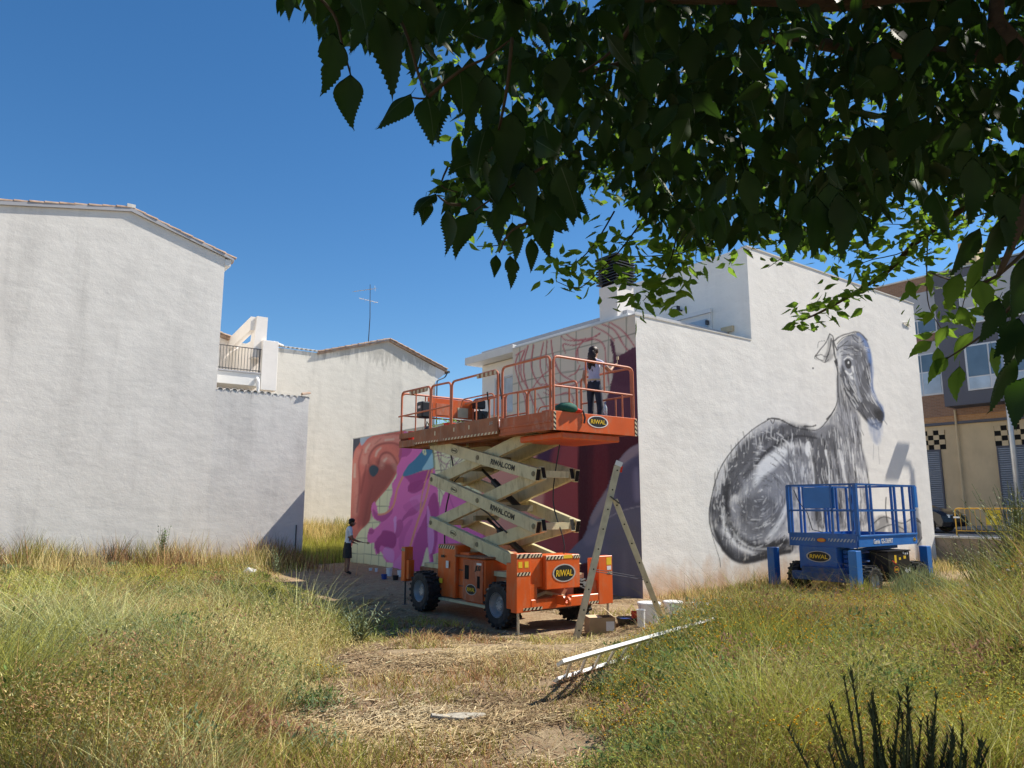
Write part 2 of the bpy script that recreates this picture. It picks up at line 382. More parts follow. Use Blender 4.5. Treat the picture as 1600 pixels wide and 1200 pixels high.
# ============================================================ GROUND
def ss(a, b, x): 
    u = np.clip((np.asarray(x, float)-a)/(b-a), 0, 1); return u*u*(3-2*u)
_g = np.random.default_rng(5).random((256, 256))
def vnoise(x, y, sc):
    x = np.asarray(x, float)*sc; y = np.asarray(y, float)*sc
    i = np.floor(x).astype(int); j = np.floor(y).astype(int); fx = x-i; fy = y-j
    fx = fx*fx*(3-2*fx); fy = fy*fy*(3-2*fy)
    g = lambda a, b: _g[a % 256, b % 256]
    return (g(i,j)*(1-fx)+g(i+1,j)*fx)*(1-fy) + (g(i,j+1)*(1-fx)+g(i+1,j+1)*fx)*fy
def fbm(x, y, sc, o=4):
    return sum(vnoise(np.asarray(x)+17*k, np.asarray(y)-9*k, sc*2**k)*.5**k for k in range(o))/sum(.5**k for k in range(o))
def zg(x, y):
    x = np.asarray(x, float); y = np.asarray(y, float)
    s, t = stw(x, y)
    z = .43*(1-ss(8.3, 12.8, y))
    z = z + .16*ss(.9, 2.6, x)*(1-ss(13, 15.5, y))
    z = z + .95*ss(.56, .76, x/np.maximum(y, 2))*(1-ss(13, 17, y))*ss(4, 9, y)
    z = z + 1.3*ss(19, 26, t)*ss(-4.5, -2, s)*(1-ss(30, 60, t))
    z = z + .8*ss(14.6, 15.2, s)*ss(12, 20, x)
    z = z - .12*ss(4, 9, t)*(1-ss(18, 21, t))*(1-ss(-1.5, -.2, s)*0)*ss(-9, -4, s)*(1-ss(0, 3, s))
    z = z + (fbm(x, y, .5, 4)-.5)*.16*(1-.6*ss(13, 18, y)) + (fbm(x+40, y, 3.0, 3)-.5)*.05
    return z
def gz(x, y): return float(zg(x, y))

gxs = np.sinh(np.linspace(-4.2, 4.2, 330))*6.0; gys = 9 + np.sinh(np.linspace(-3.0, 4.4, 330))*5.0
GX, GY = np.meshgrid(gxs, gys); GZ = zg(GX, GY)
nx, ny = len(gxs), len(gys)
vv = np.stack([GX.ravel(), GY.ravel(), GZ.ravel()], 1)
ii = (np.arange(ny-1)[:, None]*nx + np.arange(nx-1)[None, :]).ravel()
ff = np.stack([ii, ii+1, ii+nx+1, ii+nx], 1)
def np_mesh(name, verts, faces, mats, col=None, colname='tint', smooth=False, mi=None):
    me = bpy.data.meshes.new(name); k = faces.shape[1]
    me.vertices.add(len(verts)); me.vertices.foreach_set('co', np.ascontiguousarray(verts, np.float32).ravel())
    me.loops.add(faces.size); me.loops.foreach_set('vertex_index', np.ascontiguousarray(faces, np.int32).ravel())
    me.polygons.add(len(faces)); me.polygons.foreach_set('loop_start', np.arange(0, faces.size, k, dtype=np.int32))
    if mi is not None: me.polygons.foreach_set('material_index', mi.astype(np.int32))
    me.update(calc_edges=True)
    if col is not None:
        a = me.color_attributes.new(colname, 'FLOAT_COLOR', 'POINT')
        a.data.foreach_set('color', np.ascontiguousarray(col, np.float32).ravel())
    for q in (mats if isinstance(mats, (list, tuple)) else [mats]): me.materials.append(q)
    if smooth: me.polygons.foreach_set('use_smooth', np.ones(len(faces), bool))
    o = bpy.data.objects.new(name, me); COL.objects.link(o); return o
def ground_mat():
    m = bpy.data.materials.new('dry_soil'); m.use_nodes = True; n = m.node_tree.nodes; l = m.node_tree.links
    b = n['Principled BSDF']; b.inputs['Roughness'].default_value = .95; b.inputs['Specular IOR Level'].default_value = .1
    g = n.new('ShaderNodeNewGeometry')
    def nz(s, d=8, r=.65, sc=(1,1,1), rz=0):
        mp = n.new('ShaderNodeMapping'); mp.inputs['Scale'].default_value = sc; mp.inputs['Rotation'].default_value = (0,0,rz); l.new(g.outputs['Position'], mp.inputs[0])
        t = n.new('ShaderNodeTexNoise'); t.inputs['Scale'].default_value = s; t.inputs['Detail'].default_value = d; t.inputs['Roughness'].default_value = r; l.new(mp.outputs[0], t.inputs['Vector']); return t.outputs['Fac']
    def ramp(x, a, c):
        q = n.new('ShaderNodeMapRange'); q.inputs[1].default_value = a; q.inputs[2].default_value = c; l.new(x, q.inputs[0]); return q.outputs[0]
    def mix(f, A, Bc):
        q = n.new('ShaderNodeMix'); q.data_type = 'RGBA'; l.new(f, q.inputs[0])
        for k, v in (('A', A), ('B', Bc)):
            if isinstance(v, tuple): q.inputs[k].default_value = (*v, 1)
            else: l.new(v, q.inputs[k])
        return q.outputs['Result']
    c = mix(ramp(nz(.8), .35, .65), (.32,.215,.135), (.39,.28,.165))
    c = mix(ramp(nz(2.3), .5, .68), c, (.36,.20,.12))
    c = mix(ramp(nz(5, 10, .75), .42, .64), c, (.48,.37,.23))
    c = mix(ramp(nz(38, 6, .8), .52, .66), c, (.11,.08,.045))
    c = mix(ramp(nz(60, 4, .7, (1,.16,1), .5), .58, .64), c, (.42,.34,.21))
    c = mix(ramp(nz(55, 4, .7, (.16,1,1), .9), .59, .65), c, (.38,.30,.18))
    l.new(c, b.inputs['Base Color'])
    bp = n.new('ShaderNodeBump'); bp.inputs['Strength'].default_value = .9; bp.inputs['Distance'].default_value = .04
    l.new(nz(22, 10, .8), bp.inputs['Height']); l.new(bp.outputs[0], b.inputs['Normal'])
    MATS['soil'] = m; return m
SOIL = ground_mat()
go = np_mesh('ground', vv, ff, SOIL, smooth=True); setp(go, 'dry straw covered vacant lot sloping between the white houses', kind='structure')

# street beyond the white building, higher than the lot
sq = MB(); sq.box(15.3, 25.3, -60, 90, -1.2, 1.0); sq.build('street', ASPH, None, kind='structure', label='asphalt street in front of the brick apartment building')
sq = MB(); sq.box(25.1, 27.4, -60, 90, .9, 1.13); sq.build('pavement', PAVE, None, kind='structure', label='grey pavement along the brick apartment building')

# ============================================================ PAINTED CANVASES (flat print on the walls)
class Canvas:
    def __init__(s, px, py): s.x = px; s.y = py; s.c = np.zeros((len(px), 4)); 
    def _bb(s, P, m): return np.where((s.x > P[:,0].min()-m) & (s.x < P[:,0].max()+m) & (s.y > P[:,1].min()-m) & (s.y < P[:,1].max()+m))[0]
    @staticmethod
    def smooth(P, closed, n=5):
        P = np.array(P, float); N = len(P)
        if N < 3: return P
        out = []
        rng = range(N if closed else N-1)
        for i in rng:
            p0 = P[(i-1) % N] if closed or i > 0 else P[0]; p1 = P[i]; p2 = P[(i+1) % N]; p3 = P[(i+2) % N] if closed or i+2 < N else P[-1]
            for k in range(n):
                t = k/n; out.append(.5*((2*p1)+(-p0+p2)*t+(2*p0-5*p1+4*p2-p3)*t*t+(-p0+3*p1-3*p2+p3)*t**3))
        if not closed: out.append(P[-1])
        return np.array(out)
    def _dist(s, idx, P, closed):
        x = s.x[idx]; y = s.y[idx]; d = np.full(len(idx), 1e9); tt = np.zeros(len(idx)); M = len(P); R_ = range(M if closed else M-1)
        for i in R_:
            a = P[i]; b = P[(i+1) % M]; ab = b-a; L = (ab**2).sum()+1e-9
            t = np.clip(((x-a[0])*ab[0]+(y-a[1])*ab[1])/L, 0, 1)
            q = np.hypot(x-a[0]-t*ab[0], y-a[1]-t*ab[1]); u = q < d; d[u] = q[u]; tt[u] = (i+t[u])/M
        return d, tt
    def blend(s, idx, a, col):
        c = s.c[idx]; a = np.clip(a, 0, 1); na = a + c[:,3]*(1-a)
        col = np.array(col, float)
        rgb = (col*a[:,None] + c[:,:3]*(c[:,3]*(1-a))[:,None])/np.maximum(na, 1e-6)[:,None]
        s.c[idx,:3] = rgb; s.c[idx,3] = na
    def tex(s, idx, sx, sy, lo, hi, seed=0):
        n = fbm(s.x[idx]*sx+seed*7.7, s.y[idx]*sy+seed*3.1, 1.0, 4); return np.clip((n-lo)/(hi-lo), 0, 1)
    def poly(s, P, col, a=1, soft=.8, sm=True, tx=None, warp=0):
        P = s.smooth(P, True) if sm else np.array(P, float); idx = s._bb(P, soft+4)
        if len(idx) == 0: return
        x = s.x[idx].copy(); y = s.y[idx].copy()
        if warp: x = x + (fbm(x, y, .09, 3)-.5)*warp*2; y = y + (fbm(x+99, y, .09, 3)-.5)*warp*2
        ins = np.zeros(len(idx), bool); M = len(P)
        for i in range(M):
            x0, y0 = P[i]; x1, y1 = P[(i+1) % M]
            if y0 == y1: continue
            cnd = ((y0 > y) != (y1 > y)) & (x < (x1-x0)*(y-y0)/(y1-y0)+x0); ins ^= cnd
        ox, oy = s.x, s.y; d, _ = s._dist(idx, P, True)
        al = np.clip(.5+np.where(ins, d, -d)/soft, 0, 1)*a
        if tx: al = al*s.tex(idx, *tx)
        s.blend(idx, al, col)
    def stroke(s, P, w_, col, a=1, soft=.7, tx=None, taper=0, wob=0):
        P = s.smooth(P, False) if len(P) > 2 else np.array(P, float); idx = s._bb(P, w_+soft+2)
        if len(idx) == 0: return
        d, t = s._dist(idx, P, False); ww = w_*(1-taper*np.abs(2*t-1))
        if wob: ww = ww*(.55+.9*fbm(s.x[idx], s.y[idx], wob, 3))
        al = np.clip(.5+(ww/2-d)/soft, 0, 1)*a
        if tx: al = al*s.tex(idx, *tx)
        s.blend(idx, al, col)
def wall_grid(fixed, val, a0, a1, da, z0, z1, dz, off):
    """vertex grid on a wall plane; returns st coordinates and faces"""
    A_ = np.arange(a0, a1+da*.5, da); Z_ = np.arange(z0, z1+dz*.5, dz); A_[-1] = a1; Z_[-1] = z1
    a, z = np.meshgrid(A_, Z_); a = a.ravel(); z = z.ravel(); k = np.full_like(a, val+off)
    V = np.stack([k, a, z], 1) if fixed == 's' else np.stack([a, k, z], 1)
    na, nz_ = len(A_), len(Z_); i = (np.arange(nz_-1)[:,None]*na+np.arange(na-1)[None,:]).ravel()
    Fq = np.stack([i, i+1, i+na+1, i+na], 1) if fixed == 't' else np.stack([i+1, i, i+na, i+na+1], 1)
    X = AX+.8*V[:,0]-.6*V[:,1]; Y = AY+.6*V[:,0]+.8*V[:,1]; Z = V[:,2]-CAMH; f = Y*cP+Z*sP
    return V, Fq, 800+FP*X/f, 600-FP*(-Y*sP+Z*cP)/f
def sc_(P, ox, oy, k): return [(ox+x/k, oy+y/k) for x, y in P]
def alb(r, g, b, f=.50):
    c = lin(r, g, b); m_ = sum(c)/3; c = tuple(m_+(v-m_)*.90 for v in c); return tuple(min(.82, v/f*k) for v, k in zip(c, (1.05, 1.0, .94)))

# ============================================================ WHITE BUILDING WITH THE MURALS
bld = thing('painted_house', 'white house with a hand mural in shade and an animal drawing on its sunlit side', 'house', 0, 0, 0)
B('wall', PL_R, bld, (0, 4.7, 0, 4.98, -1, 6.70), label='two storey sunlit end wall')
B('wall', PL_R, bld, (0, 4.7, 4.98, 15.93, -1, 4.80), label='low wall of the terrace')
B('wall', PL_R, bld, (4.7, 14.85, 0, 5.6, -1, 9.48), label='tall three storey wall')
B('wall', PL_S, bld, (4.7, 14.85, 5.6, 16, -1, 6.6))
B('coping', CAPM, bld, (-.015, 4.68, -.015, .16, 6.70, 6.735), (-.015, .14, .16, 4.995, 6.70, 6.735), (-.015, .2, 4.995, 15.95, 4.80, 4.835))
B('coping', CAPM, bld, (4.69, 14.88, -.02, .2, 9.48, 9.52))
# set-back upper storey and its eave
hw = B('upper_wall', PL_S, bld, (.5, 4.69, 5.0, 7.3, 4.81, 6.6), (.75, 4.69, .9, 5.0, 6.0, 6.72))
ev = B('eave', WHITE, bld, (.02, 4.69, 5.02, 7.62, 6.62, 6.86), (.16, 4.69, .4, 5.02, 6.74, 6.86), bevel=.01)
B('roof_upstand', LGREY, bld, (.5, 4.69, .75, 7.35, 6.86, 7.08))
B('roof_vent', GREYP, bld, (1.2, 1.6, 2.1, 3.1, 7.082, 7.2))
# window of the upper storey
wn = B('window', FRAME, bld, (.47, .53, 5.52, 6.52, 4.90, 6.08), bevel=.005)
B('pane', GLASSL, wn, (.455, .469, 5.60, 5.98, 4.97, 6.0)); B('pane', GLASSL, wn, (.455, .469, 6.06, 6.44, 4.97, 6.0))
B('frame', FRAME, wn, (.44, .47, 5.50, 5.58, 4.9, 6.08), (.44, .47, 6.46, 6.54, 4.9, 6.08), (.44, .47, 5.58, 6.46, 6.02, 6.08), (.44, .47, 5.99, 6.05, 4.9, 6.02), bevel=.004)
# chimney with slatted cowl
ch = B('chimney', PL_S, bld, (.30, .93, .90, 1.56, 6.2, 7.80), bevel=.01)
B('flue', HOLE, ch, (.36, .87, .96, 1.50, 7.8, 8.42))
for k in range(9): B('cowl_slat', BLKP, ch, (.25, .98, .85, 1.61, 7.86+k*.075, 7.888+k*.075))
B('cowl_cap', BLKP, ch, (.24, .99, .84, 1.62, 8.54, 8.60))
# terrace wall (shaded) details
dw = B('terrace_window', WHITE, bld, (4.62, 4.698, 1.3, 3.6, 6.72, 7.86))
B('pane', GLASSL, dw, (4.60, 4.619, 1.42, 2.2, 6.8, 7.62)); B('lintel', WHITE, dw, (4.54, 4.62, 1.25, 3.7, 7.78, 7.9))
B('bracket', STEEL, dw, (4.5, 4.6, 1.36, 1.42, 7.42, 7.55))
wl = B('wall_lamp', BLKP, bld, (4.5, 4.7, 2.42, 2.46, 8.08, 8.12), (4.40, 4.52, 2.36, 2.6, 8.08, 8.2)); B('lens', PLW, wl, (4.39, 4.40, 2.40, 2.56, 8.1, 8.18))
B('vent_box', CARDL, bld, (4.6, 4.7, .55, .95, 7.08, 7.24)); 
# canopy slabs seen past the far right edge
B('side_eave', WHITE, bld, (14.85, 15.55, .5, 3.5, 8.62, 8.70), (14.85, 15.35, .5, 3.5, 8.28, 8.36))
B('roof_box', GREYP, bld, (8.9, 9.6, 1.0, 2.0, 9.52, 9.86))
hk = MB(); hk.tube([(13.9, -.01, 8.62), (14.1, -.05, 8.66), (14.35, -.02, 8.6)], .02, 6); hk.tube([(14.05,-.03,8.6),(14.4,-.03,8.56)], .015, 6); hk.build('wall_hook', CAPM, bld)

# ---- mural on the shaded wall
V1, F1, x1, y1 = wall_grid('s', 0, 0.004, 15.92, .055, -.3, 4.83, .033, -.004)
V2, F2, x2, y2 = wall_grid('s', 0, 0.004, 4.975, .033, 4.83, 6.72, .03, -.004)
PXs = np.concatenate([x1, x2]); PYs = np.concatenate([y1, y2]); VS = np.concatenate([V1, V2]); FS = np.concatenate([F1, F2+len(V1)])
cv = Canvas(PXs, PYs)
cream = alb(196, 182, 140); cv.blend(np.arange(len(PXs)), np.full(len(PXs), .96)*(.9+.1*fbm(PXs, PYs, .05, 3)), cream)
up = np.where((VS[:,2] > 4.6) | (VS[:,1] < 5.2))[0]; cv.blend(up, np.full(len(up), .8), alb(160, 152, 146))
T_ = VS[:,1]; Zz = VS[:,2]
def gl(v, st, off, w_): 
    d = np.abs((v-off+st/2) % st - st/2); return np.clip(1-(d/w_)**2, 0, 1)
ln = np.maximum(gl(T_+.03*np.sin(Zz*2), .62, .31, .030), gl(Zz+.02*np.sin(T_*1.3), .6, .25, .022)); ln = ln*(.45+.5*fbm(T_*2, Zz*2, 1.0, 3))
cv.blend(np.arange(len(ln)), ln*.9, alb(62, 74, 60))
Z7 = lambda P: sc_(P, 520, 640, 4)
Z1 = lambda P: sc_(P, 600, 520, 3.75)
Z8 = lambda P: sc_(P, 720, 360, 3.333)
Zc = lambda P: sc_(P, 780, 660, 6)
mag = alb(168,82,146); magd = alb(128,48,108); magm = alb(150,66,130); lil = alb(176,118,176); gold = alb(190,116,88)
flesh = alb(160,88,82); fl_l = alb(196,128,118); fl_d = alb(104,52,54); fl_m = alb(132,66,66); fl_r = alb(176,96,84)
# sketch lines of the hair on the upper wall
hair = alb(152,76,84); hair2 = alb(116,52,62)
for P, w_ in [([(300,640),(283,700),(300,780),(330,860),(340,935)],2.0),([(350,600),(328,690),(335,780),(378,900),(395,935)],2.2),([(380,595),(366,700),(400,790),(470,842)],2.0),
             ([(430,582),(412,690),(428,760),(455,815)],2.0),([(470,570),(480,650),(520,745),(600,790)],2.2),([(548,540),(600,570),(680,560),(725,535)],2.3),
             ([(545,640),(533,592),(590,598),(690,566),(745,600),(755,690),(770,800)],1.9),([(608,620),(615,668),(665,672),(700,636)],1.8),([(650,560),(602,628),(608,690)],1.6),
             ([(690,500),(760,535),(800,575)],2.0),([(735,488),(800,520),(850,600),(885,640)],2.4),([(775,478),(850,530),(912,615)],2.4),([(660,735),(600,800),(510,812),(420,800)],1.8),
             ([(430,842),(480,862),(560,846),(585,890),(540,915),(480,900)],1.8),([(285,650),(330,628),(300,720),(350,830)],1.6),([(400,850),(430,900),(450,935)],1.5),
             ([(360,840),(420,760),(500,700)],1.4),([(520,540),(545,570),(640,575)],1.6),([(620,700),(600,740),(560,760)],1.5),([(335,615),(312,690),(318,790)],1.4),([(450,575),(445,690),(500,790),(570,812)],1.4)]:
    cv.stroke(Z8(P), w_*1.15, hair, .8, .9, wob=.12, taper=.3); cv.stroke(Z8([(x+3, y+2) for x, y in P]), w_*.4, hair2, .7, .6)
for P in [[(320,680),(350,760),(470,770)],[(390,690),(440,760),(480,740)],[(330,735),(360,830),(420,840)],[(700,570),(690,540),(660,480)],[(350,770),(380,830),(370,900)],[(470,690),(500,760),(500,830)]]:
    cv.stroke(Z7([(x+330 if x < 500 else x, y-430 if y > 600 else y) for x, y in P]), 1.3, alb(110,66,96), .7, .7)
for P in [[(650,250),(690,290),(740,300),(780,270)],[(655,235),(665,300),(720,360),(760,395)],[(700,395),(720,330),(760,300),(800,290)],[(725,400),(740,370),(790,380)],[(745,400),(760,350),(800,300),(830,290)],[(640,275),(700,262),(820,262)]]:
    cv.stroke(Z7(P), 1.1, alb(116,62,100), .8, .7)
# dark field right of the hair
cv.poly(Z8([(778,566),(800,590),(812,652),(850,640),(918,632),(925,990),(735,985),(742,930),(768,850),(795,740),(790,650)]), alb(74,46,62), 1, 1, warp=2)
cv.poly(Z8([(800,650),(860,650),(918,640),(925,800),(800,790)]), alb(66,38,54), .6, 6)
# hand
cv.poly(Z7([(122,182),(230,165),(300,150),(450,128),(455,225),(405,380),(350,480),(275,570),(240,640),(226,700),(165,765),(130,830),(112,850),(98,700),(106,500),(116,300)]), flesh, 1, 1)
cv.poly(Z7([(122,182),(175,172),(165,215),(140,250),(124,320)]), alb(58,62,76), 1, 1); cv.poly(Z7([(175,172),(248,163),(215,185),(180,225)]), alb(122,140,160), 1, 1)
cv.poly(Z7([(230,330),(270,300),(340,340),(398,340),(390,400),(330,495),(268,575),(232,690),(185,735),(175,640),(185,520),(205,420)]), fl_d, .75, 5)
cv.poly(Z7([(180,420),(215,380),(225,470),(205,560),(190,680),(160,745),(150,640),(160,520)]), fl_m, .8, 4)
for P, w_, c, a in [([(445,200),(390,178),(315,186),(250,212),(208,262),(198,330)],13,fl_l,.8),([(405,300),(372,250),(325,232),(285,252),(262,300),(255,340)],12,fl_r,.95),([(398,372),(368,318),(338,300),(312,322),(305,355)],9,fl_l,.75),
                    ([(160,262),(136,330),(134,430),(142,540),(140,650)],11,fl_l,.6),([(140,270),(124,380),(126,520),(124,640)],4,fl_r,.8)]:
    cv.stroke(Z7(P), w_, c, a*.62, 6, taper=.25, tx=(.3,.3,.1,.45,40))
for P, w_, a in [([(440,240),(390,212),(330,210),(275,228),(235,275),(222,335)],2.6,.9),([(402,335),(372,285),(335,268),(300,288),(285,340)],2.4,.9),([(185,250),(162,330),(168,420),(165,520),(150,640)],2.2,.7),([(210,345),(196,420),(176,520)],2.6,.8),([(448,165),(395,150),(330,160)],1.6,.6),([(300,180),(280,200),(262,215)],1.4,.5),([(250,470),(222,580),(200,690)],2.2,.5)]:
    cv.stroke(Z7(P), w_*1.2, fl_d, a*.85, 2.6, taper=.4)
for P, w_ in [([(230,215),(212,240),(205,265)],3),([(300,240),(278,262),(268,290)],3),([(335,305),(322,320)],3),([(138,340),(136,420)],3),([(380,185),(330,190)],2.5)]: cv.stroke(Z7(P), w_, alb(214,158,148), .7, 3, taper=.4)
cv.poly(Z7([(228,365),(255,345),(285,365),(280,395),(255,420),(232,402)]), alb(44,60,74), 1, 1.5)
# cloth
cv.poly(Z7([(440,150),(470,140),(620,160),(622,225),(636,360),(662,560),(672,700),(668,860),(645,1020),(612,1010),(592,930),(556,1020),(380,1030),(378,960),(330,950),(300,890),(268,900),(258,835),(224,835),(215,790),(230,742),(262,745),(300,700),(255,680),(240,620),(262,575),(290,650),(335,640),(352,590),(372,520),(370,460),(398,420),(402,360),(430,290)]), mag, 1, 1, warp=1.5)
for P, c, a in [([(425,225),(500,215),(478,280),(430,300),(415,330)],magd,.7),([(440,400),(560,372),(622,372),(598,430),(560,455),(520,500),(470,510),(480,455)],magd,.85),
                ([(470,480),(500,455),(560,440),(575,480),(520,520),(478,515)],magd,.9),([(605,560),(640,520),(662,600),(672,760),(662,900),(640,1015),(618,960),(590,800),(580,680)],magd,.85),
                ([(262,830),(300,780),(320,755),(390,775),(392,850),(350,870),(300,850),(292,900),(275,890)],magd,.95),([(250,620),(290,655),(345,640),(370,600),(372,640),(330,690),(290,700),(258,670)],magd,.7),
                ([(430,700),(460,640),(530,590),(580,575),(520,650),(470,670)],magd,.7),([(400,700),(430,690),(440,740),(410,800),(392,780)],magd,.6),([(480,560),(560,520),(600,470),(590,560),(540,640)],lil,.25),
                ([(500,850),(560,700),(600,640),(610,760),(560,1010),(500,1000)],magd,.75),([(590,600),(606,640),(632,760),(628,860),(604,900),(590,760)],lil,.7),([(382,680),(398,672),(396,740),(386,770)],lil,.9),
                ([(330,860),(380,880),(378,950),(335,935),(310,895)],lil,.6),([(380,960),(440,900),(430,1020),(382,1020)],lil,.35),([(420,780),(470,700),(500,690),(450,800),(440,880),(415,870)],magm,.7),
                ([(222,760),(240,745),(258,755),(250,775),(226,778)],magd,.8),([(440,600),(520,560),(540,600),(470,640)],magm,.5)]:
    cv.poly(Z7(P), c, a, 1.2, warp=1)
cv.poly(Z7([(562,950),(592,860),(612,1010),(650,1020),(640,1060),(540,1060)]), cream, .9, 1)
for P, w_ in [([(440,412),(402,500),(378,600),(330,648),(285,655)],3),([(622,372),(580,560),(530,700),(482,860)],3.2),([(600,380),(560,520),(545,640)],2),([(440,412),(520,390),(622,362)],3.4)]:
    cv.stroke(Z7(P), w_, gold, .9, .8)
cv.poly(Z7([(440,418),(470,350),(505,318),(555,262),(580,225),(618,224),(634,356),(560,382)]), alb(48,100,134), 1, 1)
cv.poly(Z7([(560,378),(585,330),(625,270),(635,356)]), alb(118,160,180), .9, 1); cv.stroke(Z7([(575,225),(565,265),(580,280),(575,235)]), 1.8, alb(196,200,130), 1, .7)
cv.stroke(Z7([(622,225),(632,300),(634,370)]), 2.6, alb(92,98,50), .8, .8)
# petal behind the scissor arms
cv.poly([(686,800),(700,764),(735,772),(800,800),(815,860),(800,900),(690,880),(684,840)], mag, 1, 1); cv.poly([(760,812),(810,790),(830,830),(800,870),(760,850)], magd, .9, 2, warp=3)
for P in [[(700,770),(712,800),(730,820)],[(720,775),(740,800),(745,830)],[(690,810),(700,850),(705,880)]]: cv.stroke(P, 1.6, magd, .6, .8)
# cheek and dark cloth
cv.poly([(757,790),(752,740),(770,712),(800,690),(905,684),(905,975),(800,965),(790,880),(762,850)], alb(126,58,66), 1, 1.2)
cv.poly([(752,745),(775,710),(830,690),(850,760),(830,850),(765,850),(755,800)], alb(164,116,108), .9, 6); cv.poly([(838,712),(862,680),(878,684),(868,735),(842,745)], alb(54,36,62), .95, 5)
cv.poly([(870,690),(905,686),(905,900),(860,880),(856,760)], alb(118,52,58), .7, 8)
cv.poly([(903,680),(1010,680),(1010,970),(903,970)], alb(62,28,38), 1, .8, sm=False); cv.poly([(928,690),(950,690),(945,860),(930,870)], alb(88,34,44), .6, 6); cv.poly([(905,700),(918,700),(915,860),(905,860)], alb(48,24,34), .5, 3)
cv.poly(Zc([(1420,190),(1300,205),(1200,265),(1100,390),(1000,640),(920,755),(850,900),(800,1060),(700,1165),(640,1240),(700,1330),(760,1330),(1020,1300),(1020,1700),(1420,1720)]), alb(84,88,112), 1, 1)
for P, c, a, sf in [([(1400,190),(1300,205),(1200,265),(1110,385),(1150,400),(1250,330),(1400,290)],alb(122,116,128),.8,3),([(1090,560),(1130,470),(1220,380),(1330,310),(1345,770),(1180,820),(1100,800)],alb(62,66,96),.8,7),
                    ([(1000,640),(930,760),(855,900),(880,960),(960,830),(1040,720)],alb(116,112,126),.7,4),([(1260,480),(1300,440),(1330,700),(1270,720)],alb(112,116,150),.5,8),([(1000,960),(1100,860),(1330,790),(1340,1100),(1000,1150)],alb(76,82,106),.8,6),
                    ([(800,1060),(900,980),(1000,930),(940,1100),(820,1160)],alb(98,100,124),.7,6),([(1040,1080),(1320,1000),(1330,1700),(1040,1700)],alb(78,82,100),.7,10),([(1150,1300),(1190,1250),(1200,1700),(1130,1700)],alb(104,108,126),.35,8)]:
    cv.poly(Zc(P), c, a, sf)
cv.stroke(Zc([(1340,780),(1150,830),(1020,900),(930,1000)]), 1.4, alb(122,126,146), .7, 1)
mo = np_mesh('mural', VS - 0, FS, PL_M, col=np.column_stack([cv.c[:,:3], np.clip(cv.c[:,3], 0, 1)]), colname='paint'); mo.parent = bld
mo['label'] = 'mural of a hand, magenta cloth and sketched hair'

# ---- animal drawing on the sunlit wall
V3, F3, x3, y3 = wall_grid('t', 0, 2.4, 13.9, .028, .05, 8.1, .028, -.0008)
cv = Canvas(x3, y3); H = lambda P: sc_(P, 1080, 480, 2.857)
g1 = (.25,.25,.265); g2 = (.10,.10,.11); g3 = (.03,.03,.035); g4 = (.40,.40,.43); wh = (.85,.84,.82); bl = (.12,.22,.48)
body = [(350,505),(270,550),(190,630),(130,720),(95,830),(82,930),(100,1030),(150,1095),(210,1140),(290,1140),(400,1110),(470,1100),(800,1040),(795,850),(780,700),(755,600),(745,500),(690,440),(650,400),(648,330),(640,260),(660,420),(630,480),(600,510),(560,545),(480,545),(430,520)]
cv.poly(H(body), g4, .62, 4, tx=(.06,.035,-.1,.6)); 
vt = (.10,.022,.30,.62)      # brushed vertical texture
cv.stroke(H([(540,590),(470,560),(380,560),(290,610),(225,680),(175,770),(135,860),(130,950)]), 26, g2, .95, 10, tx=(.06,.05,.05,.5,1), wob=.04)
cv.stroke(H([(560,585),(480,575),(400,600),(330,650),(280,700),(230,770),(200,820)]), 12, g2, .95, 6, tx=(.07,.07,.0,.45,2))
cv.stroke(H([(165,800),(155,880),(170,950),(210,1020),(265,1060),(330,1070),(420,1050)]), 15, g3, .85, 6, tx=(.06,.06,.12,.5,3))
cv.stroke(H([(110,870),(100,950),(130,1030),(190,1095),(260,1118),(350,1100),(450,1065)]), 12, g2, .9, 7, tx=(.06,.06,.15,.55,4))
cv.stroke(H([(150,1080),(200,1120),(260,1125),(340,1100),(440,1080)]), 9, g3, .8, 4, tx=(.06,.06,.1,.4,5))
cv.poly(H([(300,720),(400,650),(500,640),(530,720),(520,800),(460,900),(400,990),(330,1050),(250,1030),(200,960),(190,880),(230,800)]), g1, .9, 10, tx=(.09,.025,.05,.52,6))
cv.poly(H([(230,860),(300,840),(380,870),(400,930),(340,1000),(260,1000),(215,930)]), g2, .85, 12, tx=(.08,.03,.1,.55,7))
cv.poly(H([(430,700),(500,650),(530,690),(510,760),(440,810)]), g2, .5, 10, tx=(.1,.025,.25,.6,8))
cv.poly(H([(320,680),(400,630),(430,650),(370,720),(320,760),(280,800),(290,740)]), wh, .85, 7); cv.stroke(H([(175,960),(215,1035),(270,1070),(340,1075)]), 5, wh, .6, 3); cv.stroke(H([(145,900),(150,980),(200,1060),(270,1095)]), 4.5, wh, .65, 3)
cv.stroke(H([(440,850),(400,950),(340,1040)]), 7, wh, .7, 5); cv.poly(H([(512,608),(528,600),(538,640),(525,668),(510,650)]), wh, .9, 1.5)
cv.poly(H([(560,560),(620,520),(650,560),(690,640),(730,720),(770,800),(800,960),(560,980),(545,800),(550,650)]), g1, .95, 5, tx=(.16,.018,.0,.5,9))
cv.poly(H([(600,560),(640,530),(680,580),(660,640),(620,640)]), g2, .85, 8, tx=(.1,.04,.05,.5,10)); cv.poly(H([(555,600),(595,600),(615,720),(610,960),(560,960),(550,760)]), g2, .9, 4, tx=(.14,.02,.0,.4,11))
